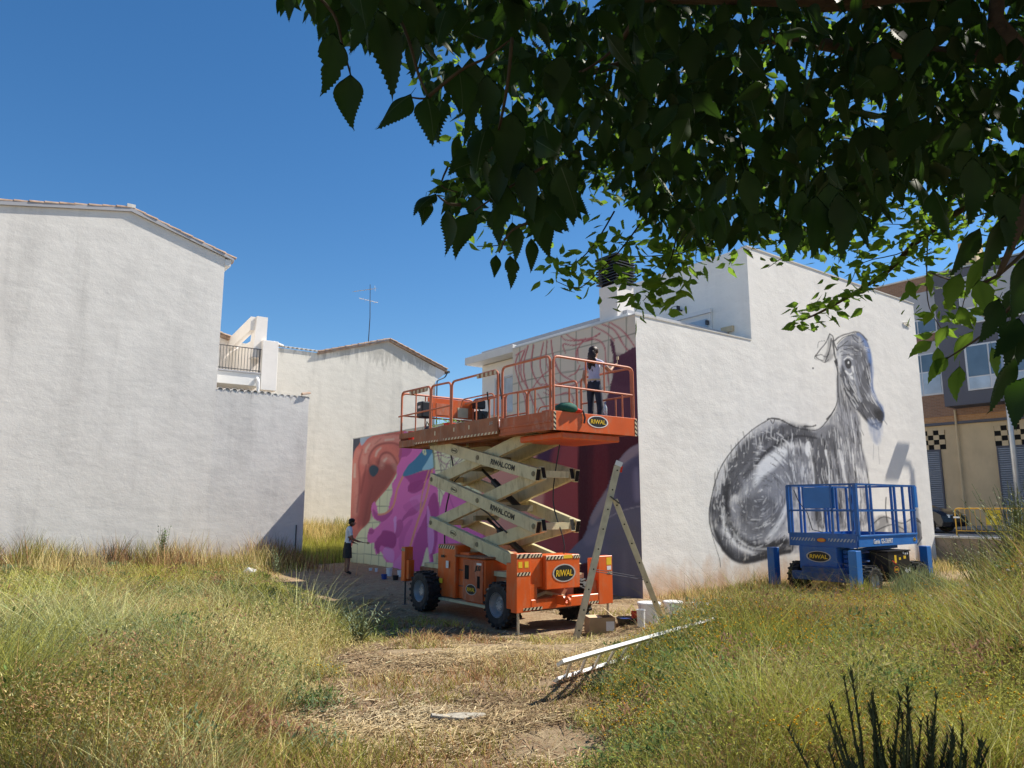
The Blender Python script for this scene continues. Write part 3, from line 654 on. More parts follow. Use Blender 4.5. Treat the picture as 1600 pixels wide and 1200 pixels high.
for P, w_, c, a in [([(590,590),(605,650),(622,720)],3,g3,.9),([(655,480),(668,520),(690,580)],3,g3,.9),([(600,640),(618,760),(616,960)],3.4,wh,.9),([(660,640),(685,760),(700,960)],4,wh,.7),([(715,650),(742,760),(750,950)],4,wh,.7),
                    ([(640,660),(660,780),(665,960)],6,g2,.6),([(690,600),(725,700),(740,800)],5,g2,.6),([(760,640),(782,720),(795,800)],2.2,g3,.7),([(545,700),(552,760),(548,800)],4,wh,.9),([(575,700),(590,820),(590,960)],5,g3,.5)]:
    cv.stroke(H(P), w_, c, a, 2, tx=(.15,.03,.1,.45,12))
ix = np.where((cv.c[:,3] > .02))[0]; st_k = fbm(cv.x[ix]*.62+cv.y[ix]*.02, cv.y[ix]*.055, 1.0, 3); st_2 = fbm(cv.x[ix]*.17+cv.y[ix]*.11, cv.y[ix]*.14-cv.x[ix]*.09, 1.0, 4); cv.c[ix,3] *= np.clip(.6+1.15*st_k, 0, 1.2)*np.clip(.5+1.2*st_2, .4, 1.1); cv.c[ix,3] = np.clip(cv.c[ix,3], 0, 1)
cv.poly(H([(652,240),(668,300),(690,380),(752,490),(758,600),(785,740),(720,640),(640,520),(650,430)]), g4, .32, 3)
for k_ in range(34):
    u_ = k_/34; a_ = 655+88*u_; cv.stroke(H([(a_-4,330+150*u_+18*math.sin(k_*2.1)),(a_+6,430+90*u_),(a_+22+8*math.sin(k_),560+120*((k_*7)%10)/10)]), .9+.8*((k_*5)%7)/7, g3 if k_%4 else wh, .55, .7, tx=(.2,.07,.15,.5,60+k_))
cv.stroke(H([(165,800),(155,880),(170,950),(210,1020),(265,1060),(330,1070),(420,1050)]), 5, g3, .85, 2.5, tx=(.06,.06,.05,.4,3), wob=.1)
cv.stroke(H([(110,1000),(150,1085),(210,1135),(280,1132),(350,1112),(440,1090)]), 6, g3, .9, 3, wob=.1); cv.stroke(H([(560,585),(480,575),(400,600),(330,650),(290,700)]), 3.5, g3, .8, 2, wob=.12)
cv.stroke(H([(540,640),(552,720),(556,800),(560,950)]), 4, g3, .8, 2, wob=.1); cv.stroke(H([(100,850),(95,940),(115,1030),(150,1080)]), 3, g3, .7, 2, wob=.1)
for k_ in range(120):
    a_ = 2.1+k_*.0285; r1_ = random.uniform(.78, 1.0); cx_, cy_ = 330+235*r1_*math.cos(a_), 820+300*r1_*math.sin(a_); cv.stroke(H([(cx_, cy_), (cx_+random.uniform(-8,8), cy_+random.uniform(20,60))]), random.uniform(.8,2.2), g3 if k_ % 3 else wh, .45, 1.0)
for P, w_ in [([(668,300),(688,378),(720,432),(765,478),(802,522),(835,546)],1.8),([(700,420),(722,500),(745,580)],1.4),([(660,430),(690,520),(720,600)],1.3),([(735,470),(756,560),(760,640)],1.4),([(860,470),(852,515),(838,545)],1.6),([(700,128),(745,118),(782,152),(800,215),(806,300),(812,372),(838,425),(858,465)],1.5)]:
    cv.stroke(H(P), w_, g3, .8, .9, wob=.2)
for k_ in range(26):
    u_ = k_/26; cv.stroke(H([(690+70*u_,170+90*u_),(700+75*u_,260+110*u_),(735+80*u_,360+100*u_)]), 1.0, g3 if k_ % 3 else wh, .45, .7, tx=(.1,.08,.2,.6,30+k_))
def inpoly(P, x, y):
    c = False; n = len(P); j = n-1
    for i in range(n):
        if ((P[i][1] > y) != (P[j][1] > y)) and x < (P[j][0]-P[i][0])*(y-P[i][1])/(P[j][1]-P[i][1])+P[i][0]: c = not c
        j = i
    return c
rs = random.Random(4)
def scribble(poly_, n_, fn, lens, wd, al):
    xs_ = [p[0] for p in poly_]; ys_ = [p[1] for p in poly_]; k = 0
    while k < n_:
        x_, y_ = rs.uniform(min(xs_), max(xs_)), rs.uniform(min(ys_), max(ys_))
        if not inpoly(poly_, x_, y_): continue
        dx_, dy_ = fn(x_, y_); L_ = rs.uniform(*lens); c_ = rs.choice([g3, g3, g2, g4, wh, wh]); j_ = rs.uniform(-.25, .25)
        cv.stroke(H([(x_, y_), (x_+dx_*L_*.5+j_*L_*.3, y_+dy_*L_*.5), (x_+dx_*L_, y_+dy_*L_)]), rs.uniform(*wd), c_, rs.uniform(al*.5, al), .9, wob=.3, taper=.5); k += 1
# outline
for P, w_ in [([(345,502),(270,550),(190,630),(130,720),(95,830),(80,930),(95,1010),(140,1080)],1.5),([(340,500),(365,497),(400,503),(455,532)],2.4),([(355,505),(365,520),(372,502)],1.6),([(455,532),(500,545),(560,548),(600,515),(640,455),(655,400),(655,300),(640,240)],1.5),
              ([(505,532),(540,532),(556,527)],2.4),([(640,455),(625,478),(605,500)],2.2),([(100,800),(85,900),(90,1000),(125,1120),(130,1160)],.9)]:
    cv.stroke(H(P), w_, g3, .9, .9, wob=.2)
# head
head = [(648,190),(660,160),(700,128),(745,118),(780,150),(795,200),(805,260),(800,320),(815,380),(840,430),(857,470),(850,520),(835,545),(800,525),(765,480),(720,440),(690,380),(668,300),(650,240)]
cv.poly(H(head), (.26,.27,.31), .93, 1.5, tx=(.16,.035,.0,.42,13)); cv.poly(H([(700,160),(770,190),(800,290),(800,360),(770,420),(740,350),(730,250)]), g2, .8, 6, tx=(.14,.04,.1,.5,14)); cv.poly(H([(770,400),(830,440),(840,500),(790,500),(750,450)]), g2, .7, 6, tx=(.14,.08,.1,.5,24))
cv.poly(H([(672,260),(690,290),(715,350),(745,410),(740,435),(700,400),(678,340)]), g3, .85, 3, tx=(.2,.06,.1,.45,15)); cv.poly(H([(655,180),(675,165),(672,230),(662,270),(650,230)]), wh, .6, 4, tx=(.2,.1,.1,.5,16)); cv.poly(H([(650,300),(668,300),(690,385),(752,492),(758,600),(785,740),(640,600),(608,520),(648,445)]), g1, .85, 4, tx=(.3,.03,.05,.6,26)); cv.poly(H([(758,410),(835,440),(862,478),(852,525),(832,548),(800,530),(745,462)]), g2, .8, 3, tx=(.2,.06,.0,.5,27)); cv.stroke(H([(668,290),(690,375),(722,435),(768,482),(804,526)]), 4, g3, .7, 2.5, tx=(.1,.1,.1,.5,28)); cv.poly(H([(792,235),(802,240),(802,262),(794,262)]), g3, .8, 1.5)
cv.stroke(H([(735,330),(745,370),(765,400)]), 3, g3, .7, 2); cv.stroke(H([(725,290),(740,350),(758,420)]), 3, (.45,.47,.52), .6, 2)
cv.poly(H([(815,460),(845,450),(856,480),(850,510),(825,510)]), g3, .65, 5, tx=(.15,.15,.1,.5,17)); cv.poly(H([(790,500),(850,520),(848,590),(835,615),(810,590)]), bl, .28, 6, tx=(.12,.04,.2,.6,18))
cv.stroke(H([(745,118),(775,145),(795,200),(808,280),(806,350),(825,410),(855,455),(856,500)]), 5, bl, .6, 2.5, tx=(.2,.05,.1,.5,19)); cv.stroke(H([(770,150),(790,190),(798,240)]), 6, bl, .65, 4)
cv.stroke(H([(650,470),(690,520),(740,560),(756,620)]), 1.5, g3, .6, 1); cv.poly(H([(655,440),(690,440),(740,500),(745,600),(700,560),(665,500)]), g4, .6, 5, tx=(.18,.03,.15,.55,20))
for P in [[(655,180),(690,170),(720,175)],[(650,165),(680,135),(720,125),(745,140)],[(665,200),(700,185),(735,190)],[(670,215),(705,210)],[(650,195),(668,175),(700,150)],[(720,130),(735,150),(752,160),(770,150)]]:
    cv.stroke(H(P), 1.3, g3, .8, .8)
cv.poly(H([(685,240),(700,230),(715,245),(712,270),(698,275),(688,260)]), g3, .95, 1.5); cv.stroke(H([(682,235),(700,222),(720,232)]), 1.8, wh, .9, 1); cv.stroke(H([(690,285),(705,300),(722,290),(720,265)]), 3, wh, .9, 1.5); cv.poly(H([(699,243),(705,243),(705,252),(699,252)]), wh, .95, .8)
cv.poly(H([(705,305),(722,310),(728,325),(712,318)]), wh, .9, 1.5)
scribble([(655,290),(700,300),(740,180),(790,200),(800,330),(840,430),(857,480),(835,540),(765,480),(700,400)], 110, lambda x, y: (.22+(.35 if y > 330 else 0), .95), (14, 52), (.7, 2.0), .75)
scribble([(650,300),(690,385),(752,492),(758,600),(795,800),(800,960),(560,960),(545,600),(608,520),(648,445)], 260, lambda x, y: (.12, 1.0), (25, 90), (.8, 2.4), .7)
def tang(x, y):
    a = math.atan2((y-840)/310, (x-330)/240); return (-math.sin(a)*.6, math.cos(a)*.6+.25) if x < 430 else (.15, .9)
scribble([(350,520),(430,530),(540,570),(540,960),(450,1060),(300,1110),(190,1080),(110,1000),(95,900),(140,720),(230,610)], 420, tang, (12, 60), (.8, 2.6), .65)
scribble([(655,180),(700,140),(780,160),(795,215),(740,225),(690,215)], 40, lambda x, y: (.8, .3), (10, 30), (.7, 1.6), .7)
cv.poly(H([(828,468),(850,462),(861,482),(854,506),(834,504)]), g3, .9, 2, warp=1); cv.stroke(H([(800,522),(828,520),(850,512)]), 1.8, g3, .9, 1); cv.poly(H([(612,128),(628,140),(640,200),(625,235),(600,246),(590,225),(606,190)]), g2, .55, 3, tx=(.3,.12,.05,.5,41)); cv.stroke(H([(640,150),(662,132),(700,118),(748,112),(786,148)]), 2.2, g3, .8, 1, wob=.3)
cv.poly(H([(790,505),(850,520),(846,585),(832,612),(808,585)]), (.30,.36,.50), .5, 5, tx=(.2,.04,.1,.5,42))
# ear, unfinished line work
for P, w_ in [([(618,120),(600,160),(575,190),(556,218)],1.6),([(618,120),(632,130),(638,160),(650,190)],2),([(625,140),(618,190),(598,245)],2),([(556,218),(580,212),(600,222),(615,210)],1.2),([(556,222),(575,235),(598,246),(612,235)],1.4),([(598,150),(570,155),(565,180)],.8),([(632,150),(640,210),(650,250)],2.4),([(650,230),(655,290),(652,330),(656,400)],1.6),([(643,240),(650,260)],3),([(556,212),(552,230),(590,238)],1)]:
    cv.stroke(H(P), w_, g3, .85, .9, wob=.25)
# lower right paw and scribbles
cv.poly(H([(800,960),(850,930),(930,955),(1010,945),(1040,985),(1020,1040),(900,1050),(800,1040)]), g2, .7, 5, tx=(.12,.06,.2,.6,21))
for P in [[(800,980),(860,935),(940,965),(1000,940),(1040,985)],[(870,850),(868,900),(875,960)],[(1000,950),(1030,970),(1038,1010),(1010,1060)],[(820,1000),(900,970),(960,1000)]]: cv.stroke(H(P), 1.8, g3, .8, 1)
for P in [[(815,610),(812,680)],[(835,620),(840,700)],[(380,1140),(385,1180)],[(470,830),(478,900),(470,960)],[(755,470),(748,600),(760,720)]]: cv.stroke(H(P), .9, g1, .5, .8)
cv.poly(H([(540,270),(546,268),(548,274),(542,277)]), g3, .9, .6)
sd_ = cv.c[:,3] > .003
cc_ = V3[F3].mean(1); F3 = F3[~((cc_[:,0] < 4.72) & (cc_[:,2] > 6.66))]
mo = np_mesh('mural', V3, F3, PL_M, col=np.column_stack([cv.c[:,:3], np.clip(cv.c[:,3], 0, 1)]), colname='paint'); mo.parent = bld
mo['label'] = 'grey and white drawing of a sitting hound'

# ============================================================ LEFT HOUSE (tall weathered gable)
LT = 16.35
lh = thing('gable_house', 'tall windowless weathered white gable wall with a clay tile verge at the left', 'house', -9, LT, 0)
zr = lambda s: 12.62 - (.30 if s > -8.8 else .19)*abs(s+8.8)
q = MB(); q.prism([(-30,-1),(-5.42,-1),(-5.42,zr(-5.42)-.02),(-8.8,zr(-8.8)),(-30,zr(-30))], lambda a, b, d: (a, d, b), LT, LT+14); q.build('wall', PL_L, lh)
q = MB(); q.prism([(-30,zr(-30)+.003),(-8.8,zr(-8.8)+.003),(-5.1,zr(-5.1)+.003),(-5.1,zr(-5.1)+.10),(-8.8,zr(-8.8)+.14),(-30,zr(-30)+.14)], lambda a, b, d: (a, d, b), LT-.09, LT+14.1); q.build('roof', LGREY, lh)
q = MB(); q.box(-5.42, -5.2, LT-.02, LT+14, zr(-5.3)-.28, zr(-5.3)-.03); q.build('eave_moulding', WHITE, lh)
def barrel(mb, p0, p1, r, n=6, up=Vector((0,0,1))):
    p0 = Vector(p0); p1 = Vector(p1); d = (p1-p0).normalized(); x = d.cross(up).normalized(); u = x.cross(d)
    vs = []
    for p, rr in ((p0, r), (p1, r*.86)):
        for R_ in (rr, rr-.018):
            vs += [p + x*math.cos(math.pi*k/n)*R_ + u*math.sin(math.pi*k/n)*R_ for k in range(n+1)]
    m_ = n+1; fs = []
    for k in range(n):
        fs += [(k, k+1, 2*m_+k+1, 2*m_+k), (m_+k, 3*m_+k, 3*m_+k+1, m_+k+1), (k, m_+k, m_+k+1, k+1), (2*m_+k, 2*m_+k+1, 3*m_+k+1, 3*m_+k)]
    fs += [(0, 2*m_, 3*m_, m_), (n, m_+n, 3*m_+n, 2*m_+n)]
    return mb.add(vs, fs)
def tile_row(parent, p_start, p_end, n, r, m, up=Vector((0,0,1)), jit=.012):
    a = Vector(p_start); b = Vector(p_end)
    for k in range(n):
        u0 = k/n; u1 = (k+1.12)/n; j = random.uniform(-jit, jit)
        q = MB(); barrel(q, a.lerp(b, u0)+Vector((0, j, .018)), a.lerp(b, u1)+Vector((0, j, 0)), r); q.build('tile', m, parent)
tile_row(lh, (-5.02, LT-.02, zr(-5.02)+.10), (-8.75, LT-.02, zr(-8.75)+.13), 9, .085, TILE)
tile_row(lh, (-15.3, LT-.02, zr(-15.3)+.13), (-8.85, LT-.02, zr(-8.85)+.13), 15, .085, TILE)
q = MB(); 
for k in range(1, 50): 
    s0 = 0
    q.tube([(-5.02, LT+.1+k*.24, zr(-5.02)+.10), (-8.8, LT+.1+k*.24, zr(-8.8)+.14)], .085, 6); q.tube([(-8.8, LT+.1+k*.24, zr(-8.8)+.14), (-20, LT+.1+k*.24, zr(-20)+.14)], .085, 6)
q.build('roof_tile_field', TILE, lh, kind='stuff')
q = MB(); q.box(-8.95, -8.68, LT-.1, LT+.1, zr(-8.8)+.14, zr(-8.8)+.27); q.build('ridge_block', TILEW, lh)

# low wall joined to it, half-round tile ends on top
gw = thing('side_wall', 'lower grey stained wall with half round tile ends along its top beside the tall gable', 'wall', -3.6, LT, 0)
B('wall', PL_G, gw, (-5.42, -1.80, LT, LT+.55, -1, 6.42))
for k in range(14):
    s_ = -5.28+k*.262; z_ = 6.42 if k < 8 else 6.37
    q = MB(); barrel(q, (s_, LT-.02 if k < 8 else LT-.01, z_+.0), (s_, LT+.6, z_+.05), .105); q.build('tile', TILEW, gw)
B('mortar_bed', CAPM, gw, (-5.4, -1.82, LT+.03, LT+.5, 6.421, 6.47))
q = MB(); barrel(q, (-2.1, LT-.01, 6.50), (-1.76, LT-.01, 6.58), .1); q.build('end_tile', TILE, gw)
q = MB(); q.box(-2.1, -2.07, LT-.04, LT, .2, 1.35); q.build('pipe', STEEL, gw)

# balcony house behind
bh = thing('balcony_house', 'white house with a dark railed balcony and sloping pillar behind the low wall', 'house', -4.2, 18, 6)
BT = 18.0
B('balcony_slab', WHITE, bh, (-5.9, -3.28, BT, 21.5, 6.95, 7.46), bevel=.01); B('slab_edge', LGREY, bh, (-5.9, -3.3, BT-.05, BT+.08, 7.462, 7.52))
B('pier', PL_S, bh, (-3.275, -2.62, BT-.06, BT+.4, 6.82, 8.92), bevel=.01)
q = MB(); q.prism([(-3.62,8.2),(-3.08,8.2),(-3.06,9.95),(-3.5,9.95)], lambda a, b, d: (a, d, b), BT+.15, BT+.7); q.build('pillar', PL_S, bh)
q = MB(); q.prism([(BT+.3,9.93),(BT+.3,9.35),(21.4,9.0),(21.4,9.55)], lambda a, b, d: (d, a, b), -3.72, -3.505); q.build('sloping_beam', PL_S, bh)
B('back_wall', PL_S, bh, (-6.5, -2.9, 21.5, 27, 0, 9.1)); B('side_wall', PL_S, bh, (-3.5, -2.9, BT+.71, 21.5, 0, 9.0))
B('back_window', GREYP, bh, (-6.2, -5.35, 21.44, 21.5, 7.5, 8.75))
q = MB(); q.prism([(-6.5,10.25),(-3.3,9.35),(-3.3,9.45),(-6.5,10.35)], lambda a, b, d: (a, d, b), 21.2, 27); q.build('roof', TILE, bh)
q = MB(); q.prism([(-6.5,9.1),(-3.0,9.1),(-3.3,9.35),(-6.5,10.25)], lambda a, b, d: (a, d, b), 21.5, 27); q.build('gable_wall', PL_S, bh)
tile_row(bh, (-3.3, 21.2, 9.45), (-6.4, 21.2, 10.33), 8, .09, TILE)
q = MB(); q.tube(fillet([(-4.35,21.3,9.55),(-4.35,21.3,9.2),(-4.1,21.4,8.85),(-4.1,21.4,7.5)], .12), .06, 8); q.build('downpipe', WHITE, bh)
q = MB(); q.tube(fillet([(-3.42,BT-.2,6.3),(-3.42,BT-.2,7.15),(-3.42,BT+.1,7.35)], .1), .07, 8); q.build('vent_pipe', PLW, bh)
rl = B('railing', STEEL, bh, (-5.6, -3.29, BT+.02, BT+.05, 8.50, 8.53), (-5.6, -3.29, BT+.02, BT+.05, 7.58, 7.61))
for k in range(17):
    s_ = -5.30+k*.122; r_ = .022 if k in (0, 16) else .008
    B('baluster', STEEL, rl, (s_-r_, s_+r_, BT+.022, BT+.048, 7.53, 8.50))

# gable house at the back
rh = thing('gable_house', 'cream house with low pitched tile verge and dark gutter behind the vacant lot', 'house', 4, 24, 0)
pk = 11.15
q = MB(); q.prism([(-2.6,-1),(8.68,-1),(8.68,10.05),(5.64,pk),(1.7,9.98),(-.9,10.0),(-2.6,10.0)], lambda a, b, d: (a, d, b), 24, 35); q.build('wall', PL_C, rh)
q = MB(); q.prism([(1.5,9.9),(5.64,pk+.003),(9.42,9.86),(9.42,9.96),(5.64,pk+.12),(1.5,10.02)], lambda a, b, d: (a, d, b), 23.88, 35.2); q.build('roof', TILE, rh)
q = MB(); q.prism([(8.685,9.2),(9.3,9.72),(9.3,9.86),(8.685,10.06)], lambda a, b, d: (a, d, b), 24.0, 35); q.build('eave_soffit', WHITE, rh)
tile_row(rh, (9.44, 23.9, 9.97), (5.7, 23.9, pk+.12), 10, .075, TILE); tile_row(rh, (1.5, 23.9, 10.02), (5.6, 23.9, pk+.12), 11, .075, TILE)
for k in range(11):
    s_ = -.55+k*.235; q = MB(); barrel(q, (s_, 23.93, 10.02), (s_, 24.7, 10.2), .10); q.build('tile', TILEW, rh)
q = MB(); barrel(q, (-.85, 23.95, 10.18), (-.35, 23.95, 10.06), .13); q.build('end_tile', TILEW, rh)
q = MB(); q.tube([(9.5, 23.85, 9.83), (9.5, 35, 9.83)], .08, 8); q.build('gutter', STEEL, rh)
q = MB(); q.tube(fillet([(9.45,23.95,9.78),(9.3,23.95,9.5),(8.76,23.95,9.25),(8.76,23.95,0)], .12), .035, 6); q.build('downpipe', STEEL, rh)
an = thing('tv_antenna', 'thin rooftop television antenna on a mast', 'antenna', 5.78, 27, 11.0)
q = MB(); q.tube([(5.78,27,10.8),(5.86,27,13.2),(5.80,27,15.25)], [.03,.025,.018], 6); q.build('mast', STEEL, an)
q = MB(); q.tube([(4.9,27.3,14.72),(6.1,26.9,15.02)], .012, 5)
for k in range(9):
    u = k/8; c_ = Vector((4.9,27.3,14.72)).lerp(Vector((6.1,26.9,15.02)), u); q.tube([c_+Vector((-.03,-.3,-.04)), c_+Vector((.03,.3,.04))], .008, 4)
q.tube([(6.0,26.7,14.8),(6.15,27.1,15.25)], .01, 4); q.build('yagi_aerial', ALU, an)
q = MB(); q.tube([(5.1,27,14.28),(6.35,27,14.2)], .012, 5)
for k in range(4): q.tube([(5.3+k*.3,26.7,14.26-k*.02),(5.3+k*.3,27.3,14.26-k*.02)], .008, 4)
q.build('cross_aerial', ALU, an)

# ============================================================ APARTMENT BUILDING ACROSS THE STREET
FS_ = 24.0
ap = thing('apartment_building', 'brown brick apartment building with grey bay and shuttered shops beyond the white house', 'building', FS_, 3, 1)
B('wall', BRK, ap, (FS_, FS_+14, 2.62, 30, 6.25, 13.15), (FS_+.003, FS_+14, -30, 2.62, 6.25, 13.10))
B('parapet', CAPM, ap, (FS_-.05, FS_+14, -30, 30, 13.152, 13.22))
B('shop_wall', OCHR, ap, (FS_+.1, FS_+14, -30, 30, .9, 5.84), label='ochre ground floor')
B('brick_band', BRKO, ap, (FS_+.05, FS_+14, -30, 30, 5.96, 6.248))
B('cornice', GREYP, ap, (FS_-.06, FS_+14, -30, 30, 5.842, 5.958))
bay = B('bay', GREYP, ap, (FS_-1.2, FS_-.001, -12, 2.5, 6.55, 12.75), label='projecting dark grey bay')
# windows in the brick column
for z0, z1, zs in ((7.3, 9.35, 9.9), (10.3, 11.05, 12.4)):
    wd = B('window', FRAME, ap, (FS_-.06, FS_-.002, 2.95, 4.75, z0, z1), bevel=.005); B('shutter_box', LGREY, wd, (FS_-.05, FS_-.003, 2.95, 4.75, z1+.003, zs))
    for a0, a1 in ((3.03, 3.82), (3.88, 4.67)):
        if z1-z0 > 1: B('pane', GLASSL, wd, (FS_-.075, FS_-.061, a0, a1, z0+.08, z0+1.1)); B('pane', GLASS, wd, (FS_-.075, FS_-.061, a0, a1, z0+1.16, z1-.07))
        else: B('pane', GLASS, wd, (FS_-.075, FS_-.061, a0, a1, z0+.08, z1-.07))
BX = FS_-1.2
for (a0, a1, z0, z1, n_) in ((-1.35, 1.45, 7.15, 9.2, 3), (-5.6, -2.9, 7.15, 9.2, 3), (-1.35, 1.45, 10.15, 12.35, 3), (-5.6, -2.9, 10.15, 12.35, 3)):
    wd = B('window', FRAME, ap, (BX-.05, BX-.001, a0, a1, z0, z1), bevel=.005)
    if z0 > 9: B('shutter_box', LGREY, wd, (BX-.07, BX-.051, a0+.05, a1-.05, z0+.75, z1-.05))
    for k in range(n_):
        b0 = a0+.08+(a1-a0-.1)/n_*k; b1 = b0+(a1-a0-.1)/n_-.07
        B('pane', GLASS, wd, (BX-.068, BX-.0505, b0, b1, z0+.62, (z1 if z0 < 9 else z0+.74)-.08)); B('pane', CURT if k % 2 else GLASSL, wd, (BX-.068, BX-.0505, b0, b1, z0+.06, z0+.56))
B('chimney', OCHR, ap, (FS_+1, FS_+1.9, 1.35, 2.1, 13.22, 14.7)); B('roof_box', CONC, ap, (FS_+2, FS_+4, -4, -2, 13.22, 14.4))
# shop shutters and pierced blocks
def shop(t0, t1, ztop, rows):
    sh = MB(); n_ = 36
    for k in range(n_):
        z0 = 1.13+(ztop-1.13)*k/n_; z1 = 1.13+(ztop-1.13)*(k+1)/n_
        sh.prism([(FS_+.07,z0),(FS_+.02,z0+.02),(FS_+.02,z1-.03),(FS_+.07,z1)], lambda a, b, d: (a, d, b), t0, t1)
    sh.build('roller_shutter', SHUT, ap)
    B('shutter_frame', GREYP, ap, (FS_+.01, FS_+.099, t0-.06, t0-.001, 1.13, ztop), (FS_+.01, FS_+.099, t1+.001, t1+.06, 1.13, ztop), (FS_+.01, FS_+.099, t0-.06, t1+.06, ztop+.001, ztop+.07))
    pn = B('block_screen', HOLE, ap, (FS_+.085, FS_+.099, t0-.3, t1+.1, ztop+.071, ztop+.071+rows*.225))
    n2 = int((t1-t0+.4)/.25)
    for r_ in range(rows):
        for k in range(n2):
            if (k+r_) % 2 == 0: continue
            a = t0-.3+k*.25; B('screen_block', OCHR, pn, (FS_+.03, FS_+.084, a, min(a+.25, t1+.1), ztop+.072+r_*.225, ztop+.072+(r_+1)*.225-.002))
shop(-1.9, .98, 4.65, 4); shop(3.45, 5.6, 4.65, 4); shop(-6.4, -3.2, 4.65, 4)
ap.location = xy(27, 4.23, .91); ap.scale = (1.0815,)*3
q = MB(); q.tube([(FS_-.06, 2.56, 1.1), (FS_-.06, 2.56, 6.5)], .05, 8); q.build('downpipe', OCHR, ap)

# retaining wall at the end of the lot
rw = thing('retaining_wall', 'low stained concrete retaining wall with pale cap between lot and street', 'wall', 15.05, -2, 0)
B('wall', CONC, rw, (14.9, 15.25, -14, 8, -.6, .98)); B('cap', CAPM, rw, (14.86, 15.29, -14, 8, .982, 1.06), bevel=.01)
# yellow barrier
yb = thing('barrier', 'yellow tubular steel street barrier with a yellow sign sheet', 'barrier', 15.9, .8, 1.0)
t0, t1 = on_s(1492, 800, 15.75)[1], on_s(1492, 800, 15.75)[1]-2.6
q = MB(); q.tube(fillet([(15.75,t0,1.02),(15.75,t0,2.0),(15.75,t1,2.0),(15.75,t1,1.02)], .12), .024, 8); q.tube([(15.75,t0,1.22),(15.75,t1,1.22)], .018, 6); q.build('frame', YELB, yb)
for k in range(1, 16): 
    tt_ = t0+(t1-t0)*k/16; q = MB(); q.tube([(15.75,tt_,1.22),(15.75,tt_,1.99)], .009, 6); q.build('bar', YELB, yb)
for tt_ in (t0-.35, t1+.35): B('foot', YELB, yb, (15.5, 16.0, tt_-.03, tt_+.03, 1.003, 1.03))
B('sign_sheet', mat('sign_yellow', (.72,.55,.03), .5), yb, (15.715, 15.722, t0-1.45, t0-1.0, 1.45, 1.95)); B('tape', PLW, yb, (15.70, 15.72, t0-.16, t0+.05, 1.66, 1.72))

# parked car
def car():
    t_ = thing('parked_car', 'black parked car half hidden by the wall and the yellow barrier', 'car', 20.0, 3.2, 1.0)
    s0, s1 = 19.1, 20.85; X = lambda u: 5.55-u      # u from rear to nose along -t
    prof = [(0,.55),(.02,.95),(.35,1.08),(.9,1.36),(1.5,1.47),(2.2,1.44),(2.75,1.22),(3.15,1.02),(3.9,.88),(4.2,.72),(4.28,.45),(4.2,.25),(.1,.25)]
    secs = [(-.0, .86), (.08, 1), (.92, 1), (1.0, .86)]
    q = MB(); n = len(prof); vs = []
    for f, k in secs:
        for u, z in prof:
            inset = 0 if z < 1.0 else (z-1.0)*.45
            ss_ = s0+(s1-s0)*f; ss_ += (inset if f < .5 else -inset); vs.append((ss_, X(.1+u*k+ (1-k)*2.1), 1.0+z*(1 if k == 1 else .97)))
    fs = [tuple(range(n))[::-1], tuple(range(3*n, 4*n))] + [(a*n+i, a*n+(i+1) % n, (a+1)*n+(i+1) % n, (a+1)*n+i) for a in range(3) for i in range(n)]
    q.add(vs, fs); bd = q.build('body', mat('black_paint', (.012,.012,.014), .15, spec=.6, var=.05), t_, bevel=.02)
    for s_, o_ in ((s0+.02, -1), (s1-.02, 1)):
        q = MB(); q.prism([(X(.95),2.02),(X(1.0+.45),2.40),(X(2.2),2.38),(X(2.75),2.10)], lambda a, b, d: (d + (b-2.0)*-.45*o_, a, b), s_+o_*.012, s_+o_*.016); q.build('side_window', GLASS, t_)
        for u in (.75, 3.45):
            w_ = MB(); w_.lathe([(.05,-.1),(.2,-.1),(.31,-.09),(.32,0),(.31,.09),(.2,.1),(.05,.1)], (s_, X(u), 1.32), 'x', 20); wh_ = w_.build('wheel', BLK, t_)
            w_ = MB(); w_.lathe([(.0,.0),(.19,.0),(.2,.015)], (s_+o_*.105, X(u), 1.32), 'x', 14); w_.build('rim', RIM, wh_)
    q = MB(); q.prism([(s0+.22,2.0),(s1-.22,2.0),(s1-.32,2.42),(s0+.32,2.42)], lambda a, b, d: (a, X(2.95-(b-2.0)*1.35)-.02+d, b), 0, .01); q.build('windscreen', GLASS, t_)
    B('headlight', GLASSL, t_, (s0+.1, s0+.4, X(4.3)-.0, X(4.1), 1.62, 1.74)); B('headlight', GLASSL, t_, (s1-.4, s1-.1, X(4.3), X(4.1), 1.62, 1.74))
    B('mirror', mat('black_paint', (.012,.012,.014), .15), t_, (s0-.16, s0-.0, X(2.75), X(2.6), 1.98, 2.1))
car()

# street lamp
SLS = 18.3; LT_ = on_s(1594, 800, SLS)[1]
sq = MB(); sq.box(15.3, 18.7, -60, 90, .9, 1.005); sq.build('pavement', PAVE, None, kind='structure', label='wide pavement on the near side of the street')
lp = thing('street_lamp', 'tall galvanised street lamp post on the pavement behind the leaves', 'lamp', SLS, LT_, 1.0)
q = MB(); q.tube([(SLS,LT_,1.0),(SLS,LT_,4.5),(SLS,LT_,8.75)], [.11,.09,.06], 12); q.build('pole', LAMPG, lp, smooth=True); B('base_plate', LAMPG, lp, (SLS-.2,SLS+.2,LT_-.2,LT_+.2,1.007,1.03))
q = MB(); q.tube([(SLS,LT_,8.75),(SLS-.1,LT_,9.05),(SLS-.6,LT_,9.15)], .035, 8); q.build('arm', LAMPG, lp); B('lamp_head', LAMPG, lp, (SLS-1.4,SLS-.5,LT_-.17,LT_+.17,9.07,9.23), bevel=.03)
